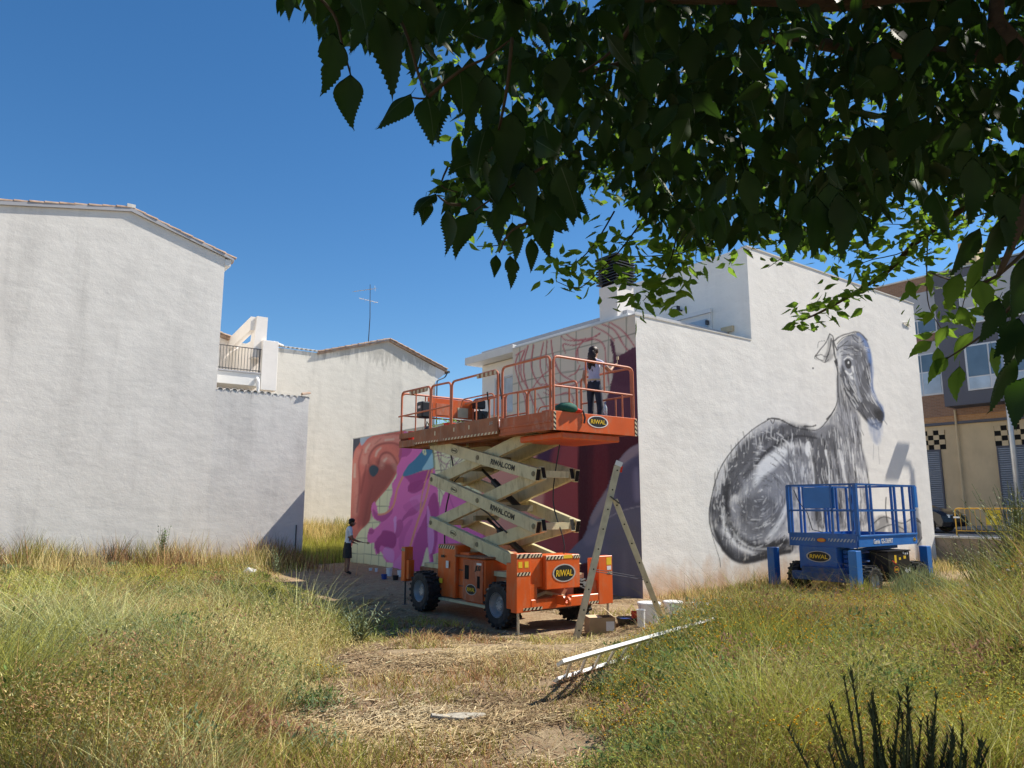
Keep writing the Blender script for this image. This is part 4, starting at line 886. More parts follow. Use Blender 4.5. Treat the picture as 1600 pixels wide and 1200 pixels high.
# ============================================================ ORANGE SCISSOR LIFT
def rough_tyre(mb, c, R_=.39, w_=.30, ax_out=-1, lugs=20):
    s, t, z = c; h = w_/2
    mb.lathe([(R_*.50,-h*.9),(R_*.80,-h),(R_*.93,-h*.9),(R_*.95,-h*.5),(R_*.95,h*.5),(R_*.93,h*.9),(R_*.80,h),(R_*.50,h*.9)], c, 'x', 28)
    for k in range(lugs):
        for sd_ in (-1, 1):
            a = 2*math.pi*(k+(.5 if sd_ > 0 else 0))/lugs; a2 = a+.13
            d0 = Vector((0, math.cos(a), math.sin(a))); d1 = Vector((0, math.cos(a2), math.sin(a2)))
            p0 = Vector(c)+d0*R_*.965+Vector((sd_*h*.98,0,0)); p1 = Vector(c)+d1*R_*.965+Vector((-sd_*h*.08,0,0))
            mb.bar(p0, p1, .045, .04, up=tuple(d0))
def wheel(parent, c, out, R_=.39, w_=.30):
    mb = MB(); mb.lathe([(.03,-w_*.3),(.08,-w_*.3)], c, 'x', 8)
    w0 = mb; wh = MB(); o_ = out*w_/2
    wh.lathe([(.0,o_*.55),(.09,o_*.60),(.10,o_*.35),(R_*.42,o_*.2),(R_*.50,o_*.85),(R_*.54,o_*.95),(R_*.54,-o_*.5)], c, 'x', 24)
    wp = wh.build('wheel', RIM, parent, smooth=False)
    ty = MB(); rough_tyre(ty, c, R_, w_); ty.build('tyre', BLK, wp)
    nb = MB()
    for k in range(8):
        a = k*math.pi/4; p = Vector(c)+Vector((o_*.40, .075*math.cos(a), .075*math.sin(a))); nb.tube([p, p+Vector((out*.03,0,0))], .012, 6)
    nb.build('wheel_nuts', STEEL, wp)
    return wp
g0 = 0.0
ol = thing('scissor_lift', 'large raised orange scissor lift with cream scissor arms and a long railed platform', 'scissor lift', -4.2, .2, 0)
US, UT, UZ = (1,0,0), (0,1,0), (0,0,1)
NT = (0,-1,0)
for s_, o_ in ((-5.03, -1), (-3.40, 1)):
    for t_ in (-1.43, 1.25): wheel(ol, (s_, t_, .40), o_)
B('axle', STEEL, ol, (-4.9, -3.5, -1.5, -1.36, .33, .47)); B('axle', STEEL, ol, (-4.9, -3.5, 1.18, 1.32, .33, .47))
B('chassis_frame', ORGD, ol, (-4.62, -3.8, -1.9, 2.2, .48, .80), bevel=.01)
B('ledge', CREAM, ol, (-4.93, -4.5, -.95, 1.05, .255, .30))
# side cabinet with door
cb = B('cabinet', ORG, ol, (-4.88, -4.3, .36, 1.02, .32, 1.33), (-4.80, -4.3, .0, .358, .32, 1.2), (-4.88, -4.0, -.66, -.002, .30, 1.10), bevel=.012)
q = MB(); q.box(-4.9, -4.3, -.68, .37, 1.112, 1.15); q.build('cabinet_lid', ORGD, cb, bevel=.01)
dr = B('cabinet_door', ORGW, ol, (-4.905, -4.885, -.62, .05, .32, 1.08), bevel=.008)
B('opening', HOLE, dr, (-4.909, -4.906, -.16, -.02, .72, .98)); B('opening', HOLE, dr, (-4.909, -4.906, -.53, -.44, .58, .80))
oval_logo('RIWAL', (-4.907, -.24, .54), (0,-1,0), UZ, .36, .20, dr)
lettering('JLG', (-4.907, -.46, .93), (0,-1,0), UZ, .12, PRB, dr, bold=.06, shear=.2)
hazard((-4.883, .69, 1.285), (0,-1,0), UZ, .6, .07, cb)
B('rack', STEEL, cb, (-4.81, -4.805, .02, .34, .55, .57), (-4.81, -4.805, .02, .34, .85, .87))
q = MB(); q.tube([(-4.5,-.675,.78),(-4.25,-.70,.80)], .018, 6); q.build('latch_handle', BLKP, cb)
B('engine_cover', ORGD, ol, (-4.2, -3.35, -.7, 1.1, .5, 1.15), bevel=.02)
# front bumper and outriggers
fr = -2.2
for (a0, a1, lab) in ((-5.32, -5.02, None), (-3.47, -3.12, None)):
    og = B('outrigger', ORG, ol, (a0, a1, fr, fr+.16, .36, 1.31 if a0 < -4 else 1.20), (a0+.04, a1-.04, fr+.16, fr+.34, .4, 1.15), bevel=.008)
    c_ = (a0+.06 if a0 < -4 else a1-.1)
    q = MB(); q.tube([(c_, fr+.04, -.05), (c_, fr+.04, .37)], .022, 8); q.build('jack_leg', ALU, og); q = MB(); q.lathe([(0,.02),(.09,.015),(.09,0),(0,0)], (c_, fr+.04, .02), 'z', 14); q.build('jack_foot', STEEL, og)
    B('bracket', ORG, og, (a1+.001, a1+.14, fr+.01, fr+.15, .55, .80) if a0 < -4 else (a0-.12, a0-.001, fr+.05, fr+.2, .5, .78))
    if a0 < -4:
        hazard((-5.17, fr-.002, .98), US, UZ, .28, .055, og); B('warning_label', YEL, og, (-5.28,-5.20, fr-.003, fr-.0005, 1.08, 1.18), (-5.15,-5.07, fr-.003, fr-.0005, 1.08, 1.18))
        hazard((-5.17, fr-.002, 1.27), US, UZ, .29, .07, og)
    else:
        hazard((-3.2, fr-.002, .90), US, UZ, .12, .05, og); B('warning_label', YEL, og, (-3.27,-3.15, fr-.003, fr-.0005, 1.04, 1.17)); B('white_label', PRW, og, (-3.26,-3.16, fr-.003, fr-.0005, .95, 1.02))
for (a0, a1, t0_) in ((-4.98, -4.78, 2.22), (-3.5, -3.3, 2.22)):
    og = B('outrigger', ORGD if a0 > -4 else ORG, ol, (a0, a1, t0_, t0_+.16, .5, 1.22), (a0+.03, a1-.03, t0_-.12, t0_, .55, .95), bevel=.008)
    q = MB(); q.tube([(a0+.08, t0_+.1, .0), (a0+.08, t0_+.1, .5)], .02, 8); q.build('jack_leg', STEEL, og); q = MB(); q.lathe([(0,.02),(.07,.015),(.07,0),(0,0)], (a0+.08, t0_+.1, 0), 'z', 12); q.build('jack_foot', STEEL, og)
    hazard((a0-.002, t0_+.08, 1.16), (0,-1,0), UZ, .16, .06, og)
bm_ = B('bumper', ORG, ol, (-5.015, -3.475, fr+.0, fr+.16, .38, .555), bevel=.012); hazard((-4.98, fr-.002, .41), US, UZ, .4, .045, bm_, n=5)
hazard((-3.6, fr-.002, .41), US, UZ, .22, .045, bm_, n=3)
tb = B('tool_box', ORG, ol, (-4.74, -3.97, fr-.06, fr+.45, .70, 1.26), bevel=.012, label='orange front box with the oval logo')
B('box_link', ORG, ol, (-5.018, -4.742, fr+.03, fr+.3, .74, 1.30), bevel=.01)
hazard((-4.55, fr-.064, 1.225), US, UZ, .38, .06, tb); hazard((-4.05, fr-.064, 1.225), US, UZ, .16, .06, tb, n=3); hazard((-4.88, fr+.026, 1.265), US, UZ, .26, .06, tb, n=4)
B('warning_label', YEL, tb, (-4.35, -4.15, fr-.066, fr-.0615, 1.20, 1.26)); 
oval_logo('RIWAL', (-4.34, fr-.063, .96), US, UZ, .52, .30, tb)
q = MB(); q.prism([(-.09,.0),(.09,0),(.09,.28),(.0,.34),(-.09,.28)], lambda a, b, d: (-4.45+d, fr+.1-b, .52+a*.8), -.02, .02)
n_ = 16; q.lathe([(.035,-.02),(.075,-.02),(.075,.02),(.035,.02),(.035,-.02)], (-4.45, fr-.27, .52), 'x', 16); q.build('tow_lug', ORG, ol)
q = MB(); q.tube([(-4.9,-1.9,.5),(-4.5,-1.95,.62),(-4.0,-1.9,.5)], .03, 8); q.tube([(-4.2,-1.7,.42),(-3.6,-1.7,.42)], .04, 8); q.build('steering_rods', CREAM, ol)
B('undertray', STEEL, ol, (-4.7, -3.7, -1.85, -1.3, .30, .47))
def Canvas3(pts, n=5):
    P = np.array(pts, float); out = []; N = len(P)
    for i in range(N-1):
        p0 = P[max(i-1,0)]; p1 = P[i]; p2 = P[i+1]; p3 = P[min(i+2,N-1)]
        for k in range(n):
            t = k/n; out.append(tuple(.5*((2*p1)+(-p0+p2)*t+(2*p0-5*p1+4*p2-p3)*t*t+(-p0+3*p1-3*p2+p3)*t**3)))
    return out+[tuple(P[-1])]
# scissor stack
ZL = [.97, 1.74, 2.66, 3.42]; TF, TR = -1.82, 1.72
LO, LI, RI, RO = -4.60, -4.475, -3.80, -3.675
def arm(s, zr_, zf, nm='scissor_arm'):
    q = MB(); e = 0.09 if zr_ > zf else -.09
    q.bar((s, TR+.07, zr_+.02*(1 if zr_>zf else -1)), (s, TF-.07, zf-.02*(1 if zr_>zf else -1)), .105, .235); o = q.build(nm, CREAM, ol, bevel=.006)
    d = Vector((0, TF-TR, zf-zr_)).normalized()
    for e_, c_ in ((1, Vector((s, TF-.07, zf-.02*(1 if zr_>zf else -1)))), (-1, Vector((s, TR+.07, zr_+.02*(1 if zr_>zf else -1))))):
        h = MB(); h.bar(c_+d*e_*.0005, c_+d*e_*.004, .085, .195); h.build('open_end', HOLE, o)
    return o, d
for k in range(3):
    zlo, zhi = ZL[k], ZL[k+1]
    for s in (LO, RO):
        o, d = arm(s, zhi, zlo)      # high at the rear, low at the front
        if s == LO:
            up_ = Vector((-1,0,0)).cross(d); nrm = Vector((-1,0,0))
            ux = d; uy = Vector((-1,0,0)).cross(ux)
            mid = Vector((s-.054, (TF+TR)/2, (zhi+zlo)/2))
            if k > 0: lettering('RIWAL.COM', mid+d*.86, ux, uy, .105, PRB, o, width=.78, bold=.03)
            oval_logo('RIWAL', mid-d*.88, ux, uy, .24, .11, o, ring=PRB, inner=CREAM, tcol=PRB)
    for s in (LI, RI): arm(s, zlo, zhi)
    q = MB(); zm = (zlo+zhi)/2; q.tube([(LO-.065, (TF+TR)/2, zm), (RO+.065, (TF+TR)/2, zm)], .035, 10); q.build('pivot_tube', DARKC, ol)
for z_ in ZL[1:3]:
    for t_ in (TF, TR):
        q = MB(); q.tube([(LO-.07, t_, z_), (RO+.07, t_, z_)], .032, 10); q.build('pivot_tube', DARKC, ol)
        q = MB(); q.bar((LI+.06, t_, z_), (RI-.06, t_, z_), .12, .12); q.build('cross_beam', CREAM, ol)
B('base_rail', CREAM, ol, (-4.68, -4.4, -1.95, 1.9, .81, .90), (-3.85, -3.6, -1.95, 1.9, .81, .90))
for k, (p0, p1) in enumerate((((-4.14,.55,2.85),(-4.14,-.75,2.05)), ((-4.14,.35,1.85),(-4.14,-.95,1.15)))):
    q = MB(); a = Vector(p0); b = Vector(p1); q.tube([a, a.lerp(b,.35)], .03, 8); q.tube([a.lerp(b,.33), b], .065, 12); q.build('hydraulic_cylinder', BLKP, ol)
    q = MB(); q.box(-4.45, -3.85, b[1]-.05, b[1]+.05, b[2]-.06, b[2]+.06); q.box(-4.45, -3.85, a[1]-.04, a[1]+.04, a[2]-.05, a[2]+.05); q.build('cylinder_bracket', DARKC, ol)
q = MB(); q.tube([(-4.56,-.9,1.6),(-4.5,-.2,1.95),(-4.4,.6,2.2),(-4.4,1.2,2.6),(-4.4,.4,3.0),(-4.4,-.6,3.3)], .014, 6); q.build('hose', BLKP, ol)
B('scissor_pad', CREAM, ol, (-4.66, -4.42, -1.95, -1.6, 3.38, 3.5), (-3.85, -3.62, -1.95, -1.6, 3.38, 3.5), (-4.66, -4.42, 1.5, 1.85, 3.38, 3.5), (-3.85, -3.62, 1.5, 1.85, 3.38, 3.5))
for (pts, r_) in (([(-4.35,1.6,.9),(-4.3,1.7,1.9),(-4.3,1.4,2.8),(-4.3,1.6,3.4)], .016), ([(-4.2,-1.9,.8),(-4.1,-2.0,1.4),(-4.1,-1.7,2.2),(-4.1,-1.9,3.2)], .012)):
    q = MB(); q.tube(Canvas3(pts), r_, 6); q.build('hose', BLKP, ol)
for t_ in (TF, 0-.05, TR):
    for z_ in ZL[1:3] if t_ != -.05 else [(ZL[i]+ZL[i+1])/2 for i in range(3)]:
        q = MB(); q.lathe([(0,-.012),(.045,-.012),(.05,0)], (LO-.055, t_, z_), 'x', 12); q.build('pivot_cap', DARKC, ol)
for (t_, z_, w_, h_, m_) in ((.85,.62,.12,.09,YEL),(.62,.95,.10,.14,PRW),(.8,1.1,.12,.05,PRB),(-.5,1.02,.16,.04,PRW)):
    B('sticker', m_, cb, (-4.9075, -4.9055, t_-w_/2, t_+w_/2, z_-h_/2, z_+h_/2))
# platform
PL0, PL1 = -4.85, -2.82
TN, TFAR = -2.62, 2.86
B('deck', STEEL, ol, (PL0+.03, PL1-.03, TN+.03, TFAR-.03, 3.50, 3.545))
B('under_beam', ORGD, ol, (-4.66, -4.44, -2.2, 2.6, 3.33+.05, 3.499), (-3.84, -3.62, -2.2, 2.6, 3.38, 3.499), (-4.4, -3.9, -2.1, -1.95, 3.40, 3.495), (-4.4, -3.9, .3, .45, 3.40, 3.495), (-4.4, -3.9, 1.5, 1.65, 3.40, 3.495), bevel=.005)
B('channel', ORG, ol, (-4.6, -3.2, -2.55, -1.35, 3.24, 3.36), bevel=.02)
tf = B('toe_board', ORG, ol, (PL0, PL1, TN, TN+.035, 3.37, 3.70), bevel=.004, label='bright orange front toe board with oval logo')
oval_logo('RIWAL', ((PL0+PL1)/2+.02, TN-.002, 3.57), US, UZ, .50, .215, tf, ring=PRW)
hazard((PL0+.03, TN-.002, 3.53), UZ, (-1,0,0), .32, .055, tf, n=4); hazard((PL1-.03, TN-.002, 3.53), UZ, (-1,0,0), .32, .055, tf, n=4)
B('toe_board', ORGW, ol, (PL0, PL0+.03, TN+.037, -1.07, 3.40, 3.70), (PL0-.015, PL0, TN+.04, -1.07, 3.50, 3.54), (PL0-.02, PL0, TN+.04, -1.07, 3.37, 3.41), bevel=.004)
tm = B('toe_board', ORGD, ol, (PL0-.045, PL0-.015, -1.06, 1.02, 3.42, 3.74), bevel=.004, label='worn dull orange side toe board'); hazard((PL0-.047, -.1, 3.445), (0,-1,0), UZ, 1.9, .045, tm, n=16, m2=ORGD)
for t_ in (-.1, .45): B('tag', HAZC, tm, (PL0-.05, PL0-.046, t_-.02, t_+.02, 3.58, 3.66))
tm2 = B('toe_board', ORGD, ol, (PL0-.03, PL0, 1.03, 2.12, 3.42, 3.73), bevel=.004); hazard((PL0-.032, 1.6, 3.445), (0,-1,0), UZ, 1.0, .04, tm2, n=9, m2=ORGD)
B('tag', HAZC, tm2, (PL0-.035, PL0-.031, 1.2, 1.24, 3.56, 3.65))
B('toe_board', ORGD, ol, (PL0, PL0+.03, 2.13, TFAR, 3.60, 3.72), (PL0, PL0+.03, 2.13, TFAR, 3.40, 3.55), bevel=.004)
B('toe_board', ORGD, ol, (PL0+.031, PL1-.031, TFAR-.03, TFAR, 3.40, 3.70), bevel=.004)
B('toe_board', ORGW, ol, (PL1-.03, PL1, TN+.037, TFAR, 3.40, 3.70), bevel=.004)
lettering('JLG', (PL0-.048, -.85, 3.63), (0,-1,0), UZ, .07, GRYP, tm, bold=.02, shear=.2)
zt, zm_, zb = 4.66, 4.14, 3.6
def rail(path, r=.023, m=ORGR, nm='rail', f=.12):
    q = MB(); q.tube(fillet(path, f), r, 8); return q.build(nm, m, ol)
rail([(PL0+.04, TN+.04, zb), (PL0+.04, TN+.04, zt), (PL1-.04, TN+.04, zt), (PL1-.04, TN+.04, zb)])
rail([(PL0+.04, TN+.04, zm_), (PL1-.04, TN+.04, zm_)], .018)
for s_, a, b in ((-4.45, zb, zm_), (-3.15, zb, zm_), (-4.05, zm_, zt), (-3.6, zm_, zt)): rail([(s_, TN+.04, a), (s_, TN+.04, b)], .016, nm='rail_upright')
for sd in (PL0+.02, PL1-.02):
    rail([(sd, TN+.1, zb), (sd, TN+.1, zt+.01), (sd, -1.12, zt+.01), (sd, -1.12, zb)]); rail([(sd, TN+.1, zm_), (sd, -1.12, zm_)], .018)
    for t_ in (-2.1, -1.6): rail([(sd, t_, zb), (sd, t_, zm_)], .016, nm='rail_upright')
    rail([(sd-.03, -1.02, zb), (sd-.03, -1.02, zt-.02), (sd-.03, .6, zt-.03), (sd-.03, .6, zb)]); rail([(sd-.03, -1.02, zm_-.02), (sd-.03, .1, zm_-.03)], .018)
    rail([(sd-.03, -.9, zb), (sd-.03, -.9, zm_+.07), (sd-.03, .2, zm_+.07), (sd-.03, .25, zm_-.1)], .014)
    for t_ in (-.75, -.3): rail([(sd-.03, t_, zb), (sd-.03, t_, zm_-.02)], .014, nm='rail_upright')
    rail([(sd-.02, .66, zb), (sd-.02, .66, zt-.03), (sd-.02, 1.45, zt-.01), (sd-.02, 1.45, zb)]); rail([(sd-.02, .66, zm_), (sd-.02, 2.9, zm_-.02)], .018)
    rail([(sd, 1.52, zb), (sd, 1.52, zt), (sd, TFAR-.05, zt+.02), (sd, TFAR-.05, zb)]); rail([(sd, 2.15, zb), (sd, 2.15, zt-.02)], .016, nm='rail_upright')
rail([(PL0+.03, TFAR-.04, zb), (PL0+.03, TFAR-.04, zt), (PL1-.03, TFAR-.04, zt), (PL1-.03, TFAR-.04, zb)]); rail([(PL0+.04, TFAR-.04, zm_), (PL1-.03, TFAR-.04, zm_)], .018)
for s_ in (-4.2, -3.5): rail([(s_, TFAR-.04, zb), (s_, TFAR-.04, zt)], .016, nm='rail_upright')
# cladding strips on the top rails (worn foam and splashed paint), the far panel, the control box
def strip(t0_, t1_, nm='rail_guard', s=PL0-.02): 
    g_ = MB(); n_ = 9
    for k in range(n_):
        a = t0_+(t1_-t0_)*k/n_; b = t0_+(t1_-t0_)*(k+1)/n_; g_.mi(k % 2).box(s-.02, s+.02, a, b, zt-.10, zt-.028)
    g_.build(nm, [HAZC, ORGD], ol)
strip(-1.0, -.35); strip(1.6, 2.35)
pn = B('side_panel', ORG, ol, (-4.18, -2.92, TFAR-.12, TFAR-.095, 4.17, 4.62), bevel=.004, label='solid bright orange panel on the far rail')
B('patch', CARDL, pn, (-3.35, -3.05, TFAR-.126, TFAR-.1205, 4.2, 4.44)); B('patch', ORGR, pn, (-3.95, -3.6, TFAR-.126, TFAR-.1205, 4.22, 4.5))
cbx = B('control_box', BLKP, ol, (PL0+.45, PL0+.75, 2.62, 2.9, 4.12, 4.50), bevel=.03); B('label_plate', PRW, cbx, (PL0+.447, PL0+.4495, 2.70, 2.82, 4.34, 4.40))
cb2 = B('hose_box', BLKP, ol, (-3.02, -2.74, 2.42, 2.62, 4.42, 4.62), (-2.98, -2.72, 2.36, 2.6, 4.14, 4.36), bevel=.02)
q = MB(); q.tube([(-2.9,2.5,4.4),(-2.85,2.3,4.25),(-2.9,2.4,4.05),(-2.9,2.5,3.6)], .015, 6); q.build('hose', BLKP, ol)
q = MB(); q.tube([(PL0-.03,-1.1,4.55),(PL0-.06,-1.15,4.3),(PL0-.05,-1.2,4.05)], .012, 6); q.build('strap', BLKP, ol); q = MB(); q.tube([(PL0-.03,-.7,4.25),(PL0+.0,-.72,3.9),(PL0,-.6,3.7)], .016, 6); q.build('strap', BLKP, ol)

# ---- things lying on the platform
DZ = 3.545
def bucket(name, label, cat, s, t, z, r, h, m, group=None, lid=None, world=False, rim=None, fill=None):
    o = thing(name, label, cat, s, t, z, group, world)
    q = MB(); q.lathe([(0,.004),(r*.86,0),(r,h),(r*1.05,h),(r*1.05,h-.02),(r*.97,h-.02),(r*.84,.01),(0,.01)], (s,t,z), 'z', 20); b = q.build('tub', m, o, smooth=False)
    if lid: q = MB(); q.lathe([(0,h+.012),(r*1.02,h+.012),(r*1.08,h+.004),(r*1.08,h-.02)], (s,t,z), 'z', 20); q.build('lid', lid, o)
    if fill: q = MB(); q.lathe([(0,h*.75),(r*.93,h*.75)], (s,t,z), 'z', 16); q.build('paint', fill, o)
    q = MB(); q.tube([(s+r*1.05*math.cos(a_), t+r*1.05*math.sin(a_)*.3-r*.6*(1-abs(math.cos(a_))), z+h-.03-abs(math.sin(a_))*.05) for a_ in np.linspace(0, math.pi, 9)], .004, 5); q.build('handle', STEEL, o)
    return o
bucket('bucket', 'small red bucket on the far end of the lift platform', 'bucket', PL0+.25, 2.75, DZ, .07, .24, REDP)
bucket('bucket', 'red bucket on the platform below the orange panel', 'bucket', PL0+.35, 1.25, DZ, .13, .30, REDP)
bucket('bucket', 'dark blue bucket on the platform beside the red one', 'bucket', PL0+.42, 1.62, DZ, .12, .26, BLUP)
bucket('paint_pot', 'small blue paint pot on the platform near the control hoses', 'paint pot', PL0+.3, .55, DZ, .08, .22, BLUP, fill=PLW)
bucket('paint_pot', 'pale grey paint pot on the platform behind the worn toe board', 'paint pot', PL0+.35, .15, DZ, .12, .24, PLW)
bg_ = thing('tool_bag', 'slumped black tool bag near the far platform corner', 'bag', PL0+.3, 2.05, DZ)
q = MB(); q.lathe([(0,0),(.13,.01),(.15,.1),(.12,.22),(.06,.3),(0,.31)], (PL0+.3, 2.05, DZ), 'z', 10); q.build('bag', BLKP, bg_, smooth=True)
q = MB(); q.tube([(PL0+.2,2.0,DZ+.28),(PL0+.25,2.05,DZ+.4),(PL0+.38,2.1,DZ+.28)], .012, 6); q.build('handle', BLKP, bg_)
pp = thing('planter_tray', 'tray of small green leafy plants on the lift platform', 'plants', PL1-.5, 1.6, DZ)
B('tray', BLKP, pp, (-4.25, -2.95, 2.1, 2.6, DZ, DZ+.14)); q = MB()
for k in range(420):
    c_ = Vector((random.uniform(-4.25,-2.95), random.uniform(2.1,2.6), DZ+.14+random.random()*.36)); a_ = random.random()*6.28; e_ = Vector((math.cos(a_), math.sin(a_), random.uniform(-.3,.8)))*.06; f_ = Vector((-math.sin(a_), math.cos(a_), .2))*.022
    q.add([c_, c_+e_*.5+f_, c_+e_, c_+e_*.5-f_], [(0,1,2,3)])
q.build('leaves', MATS['sunlit_leaf_green'], pp, kind='stuff')
b_ = thing('sheet', 'pale paint sheet folded over the platform edge beside the window', 'sheet', PL0+.2, -.6, DZ); B('cloth', PLW, b_, (PL0+.05, PL0+.7, -.95, -.15, DZ+.001, DZ+.16), bevel=.03)
bag = thing('bag', 'dark green bag with hanging strap lying on the front edge of the platform', 'bag', PL0+.62, TN+.13, 3.7)
q = MB(); q.lathe([(0,0),(.17,.01),(.22,.06),(.19,.13),(.10,.18),(0,.19)], (PL0+.40, TN+.13, 3.69), 'z', 12); bd = q.build('bag', GRNF, bag, smooth=True)
q = MB(); q.tube([(PL0+.55,TN+.05,3.78),(PL0+.66,TN-.02,3.74),(PL0+.70,TN-.03,3.62),(PL0+.68,TN-.03,3.52)], .018, 6); q.build('strap', BLKP, bag)
q = MB(); q.lathe([(0,0),(.1,.01),(.12,.05),(.05,.09),(0,.09)], (PL0+.56, TN+.05, 3.69), 'z', 8); q.build('pouch', REDP, bag)
wb = thing('water_bottle', 'clear plastic water bottle standing on the front platform edge by the woman', 'bottle', PL0+1.32, TN+.12, DZ)
q = MB(); q.lathe([(0,0),(.036,0),(.036,.19),(.03,.22),(.013,.255),(.013,.28)], (PL0+1.32, TN+.1, 3.66), 'z', 14); q.build('bottle', mat('clear_plastic', (.62,.68,.72), .12, trans=.4, spec=.6), wb, smooth=True)
q = MB(); q.lathe([(.016,.275),(.016,.30),(0,.30)], (PL0+1.32, TN+.1, 3.66), 'z', 10); q.build('cap', BLUP, wb)

# ============================================================ BLUE SCISSOR LIFT
bl_ = thing('scissor_lift', 'compact lowered blue scissor lift parked in the grass below the animal drawing', 'scissor lift', 5.8, -1.8, 0)
for s_, o_ in ((4.62, 0), (6.95, 0)):
    for t_, ou in ((-2.92, -1), (-1.1, 1)):
        mb = MB(); c = (s_, t_, .34)
        # tyres turn about the t axis here: build along x then swap
        ty = MB(); rough_tyre(ty, (0,0,0), .36, .28, lugs=16); ty.v = [(s_+b, t_+a, .34+z) for a, b, z in ty.v]
        wh = MB(); wh.lathe([(0,ou*.08),(.1,ou*.08),(.16,ou*.03),(.19,ou*.12),(.2,-ou*.1)], (s_, t_, .34), 'y', 18); wp = wh.build('wheel', RIM, bl_); ty.build('tyre', BLK, wp)
B('chassis', mat('blue_shaded_muddy', (.02,.07,.20), .6, var=.3, dirt=(.14,.12,.09), dirt_amt=.9, ds=6), bl_, (4.15, 7.35, -2.55, -1.45, .36, .62), (4.1, 4.3, -2.75, -1.2, .30, .50), bevel=.012)  # darker blue carries the shade under the lift; brown blotches are mud
for (s_, t_) in ((3.92, -2.98), (3.78, -.92), (7.45, -2.98), (7.45, -.9)):
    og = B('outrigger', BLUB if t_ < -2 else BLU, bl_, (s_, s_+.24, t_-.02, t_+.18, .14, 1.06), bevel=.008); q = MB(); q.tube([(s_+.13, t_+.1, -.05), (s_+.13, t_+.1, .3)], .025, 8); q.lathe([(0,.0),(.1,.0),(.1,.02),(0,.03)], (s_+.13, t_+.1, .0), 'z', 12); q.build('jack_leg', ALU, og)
ct = B('side_box', BLU, bl_, (4.33, 4.9, -2.30, -1.30, .55, 1.10), bevel=.01, label='blue end box with oval logo')
oval_logo('RIWAL', (4.327, -1.82, .86), (0,-1,0), UZ, .66, .27, ct)
eb = B('engine_box', mat('black_gloss', (.018,.018,.02), .3, var=.1), bl_, (5.35, 6.45, -3.02, -2.56, .28, .98), bevel=.012, label='black engine box with stickers')
B('hood', mat('black_gloss', (.018,.018,.02), .3), eb, (5.33, 6.47, -3.04, -2.54, .983, 1.01))
lettering('4x4', (6.28, -3.022, .52), US, UZ, .13, PRW, eb, bold=.0)
oval_logo('RIWAL', (5.72, -3.022, .56), US, UZ, .26, .15, eb, ring=mat('orange_print', (.7,.2,.04), .5), inner=PRB)
for (a0, a1, z0, z1, m_) in ((5.66,5.76,.72,.90,YEL),(5.88,5.98,.78,.84,YEL),(6.12,6.24,.80,.87,YEL),(6.2,6.26,.9,.95,PRW),(6.3,6.36,.9,.96,PRW),(6.1,6.16,.92,.97,PRW),(5.5,5.6,.70,.82,HOLE)):
    B('sticker', m_, eb, (a0, a1, -3.024, -3.0205, z0, z1))
q = MB(); q.tube([(5.52,-3.03,.78),(5.6,-3.08,.70)], .015, 6); q.build('lever', REDP, eb)
for k in range(4):
    z0_ = .66+k*.11
    for s_t in (-2.38, -1.62): 
        q = MB(); q.bar((4.55, s_t, z0_), (7.1, s_t, z0_+(.06 if k % 2 else .0)), .09, .085); q.build('folded_arm', BLU, bl_)
P0, P1, Q0, Q1 = 4.40, 7.30, -2.83, -1.02
B('deck', BLU, bl_, (P0+.02, P1-.02, Q0+.02, Q1-.02, 1.22, 1.26)); B('under_frame', mat('blue_dark', (.01,.05,.16), .5), bl_, (P0+.4, P1-.5, Q0+.3, Q1-.3, 1.08, 1.2))
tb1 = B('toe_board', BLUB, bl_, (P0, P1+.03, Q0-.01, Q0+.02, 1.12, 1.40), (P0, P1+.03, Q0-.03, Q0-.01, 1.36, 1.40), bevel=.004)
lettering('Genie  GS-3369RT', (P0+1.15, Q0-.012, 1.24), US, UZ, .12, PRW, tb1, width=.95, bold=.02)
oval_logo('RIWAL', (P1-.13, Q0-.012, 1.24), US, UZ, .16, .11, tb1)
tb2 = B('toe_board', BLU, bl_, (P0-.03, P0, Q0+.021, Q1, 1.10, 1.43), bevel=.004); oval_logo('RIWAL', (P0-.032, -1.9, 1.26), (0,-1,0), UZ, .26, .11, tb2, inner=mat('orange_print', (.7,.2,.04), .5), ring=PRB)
hazard((P0-.032, -2.42, 1.27), (0,-1,0), UZ, .68, .075, tb2, m2=BLU, m1=mat('stripe_grey', (.36,.40,.42), .5)); hazard((P0-.032, -1.40, 1.27), (0,-1,0), UZ, .66, .075, tb2, m2=BLU, m1=MATS['stripe_grey'])
B('toe_board', BLU, bl_, (P0, P1+.03, Q1-.02, Q1, 1.12, 1.40)); B('toe_board', BLU, bl_, (P1+.001, P1+.03, Q0+.021, Q1-.021, 1.12, 1.40))
def brail(p0, p1, w_=.045, m=BLU, nm='rail'): q = MB(); q.bar(p0, p1, w_, w_); return q.build(nm, m, bl_)
zt_, zq = 2.61, 1.98
for t_ in (Q0, Q1):
    brail((P0, t_, zt_), (P1+.15, t_, zt_)); brail((P0, t_, zq), (P1+.05, t_, zq))
    for s_, w_ in ((P0+.02, .07), (P0+.55, .045), (P0+.72, .045), (P0+1.75, .045), (P0+1.92, .05), (P0+2.35, .05), (P1, .05)): brail((s_, t_, 1.4), (s_, t_, zt_), w_, nm='rail_upright')
B('rail_end_plate', BLUB, bl_, (P1+.04, P1+.19, Q0-.03, Q0+.0, 2.05, 2.60))
for s_ in (P0, P1+.1):
    brail((s_, Q0, zt_+.001), (s_, Q1, zt_+.001)); brail((s_, Q0, zq+.001), (s_, Q1, zq+.001))
    for t_ in (Q0+.12, Q0+.62, Q1-.1): brail((s_, t_, 1.4), (s_, t_, zt_), .045, nm='rail_upright')
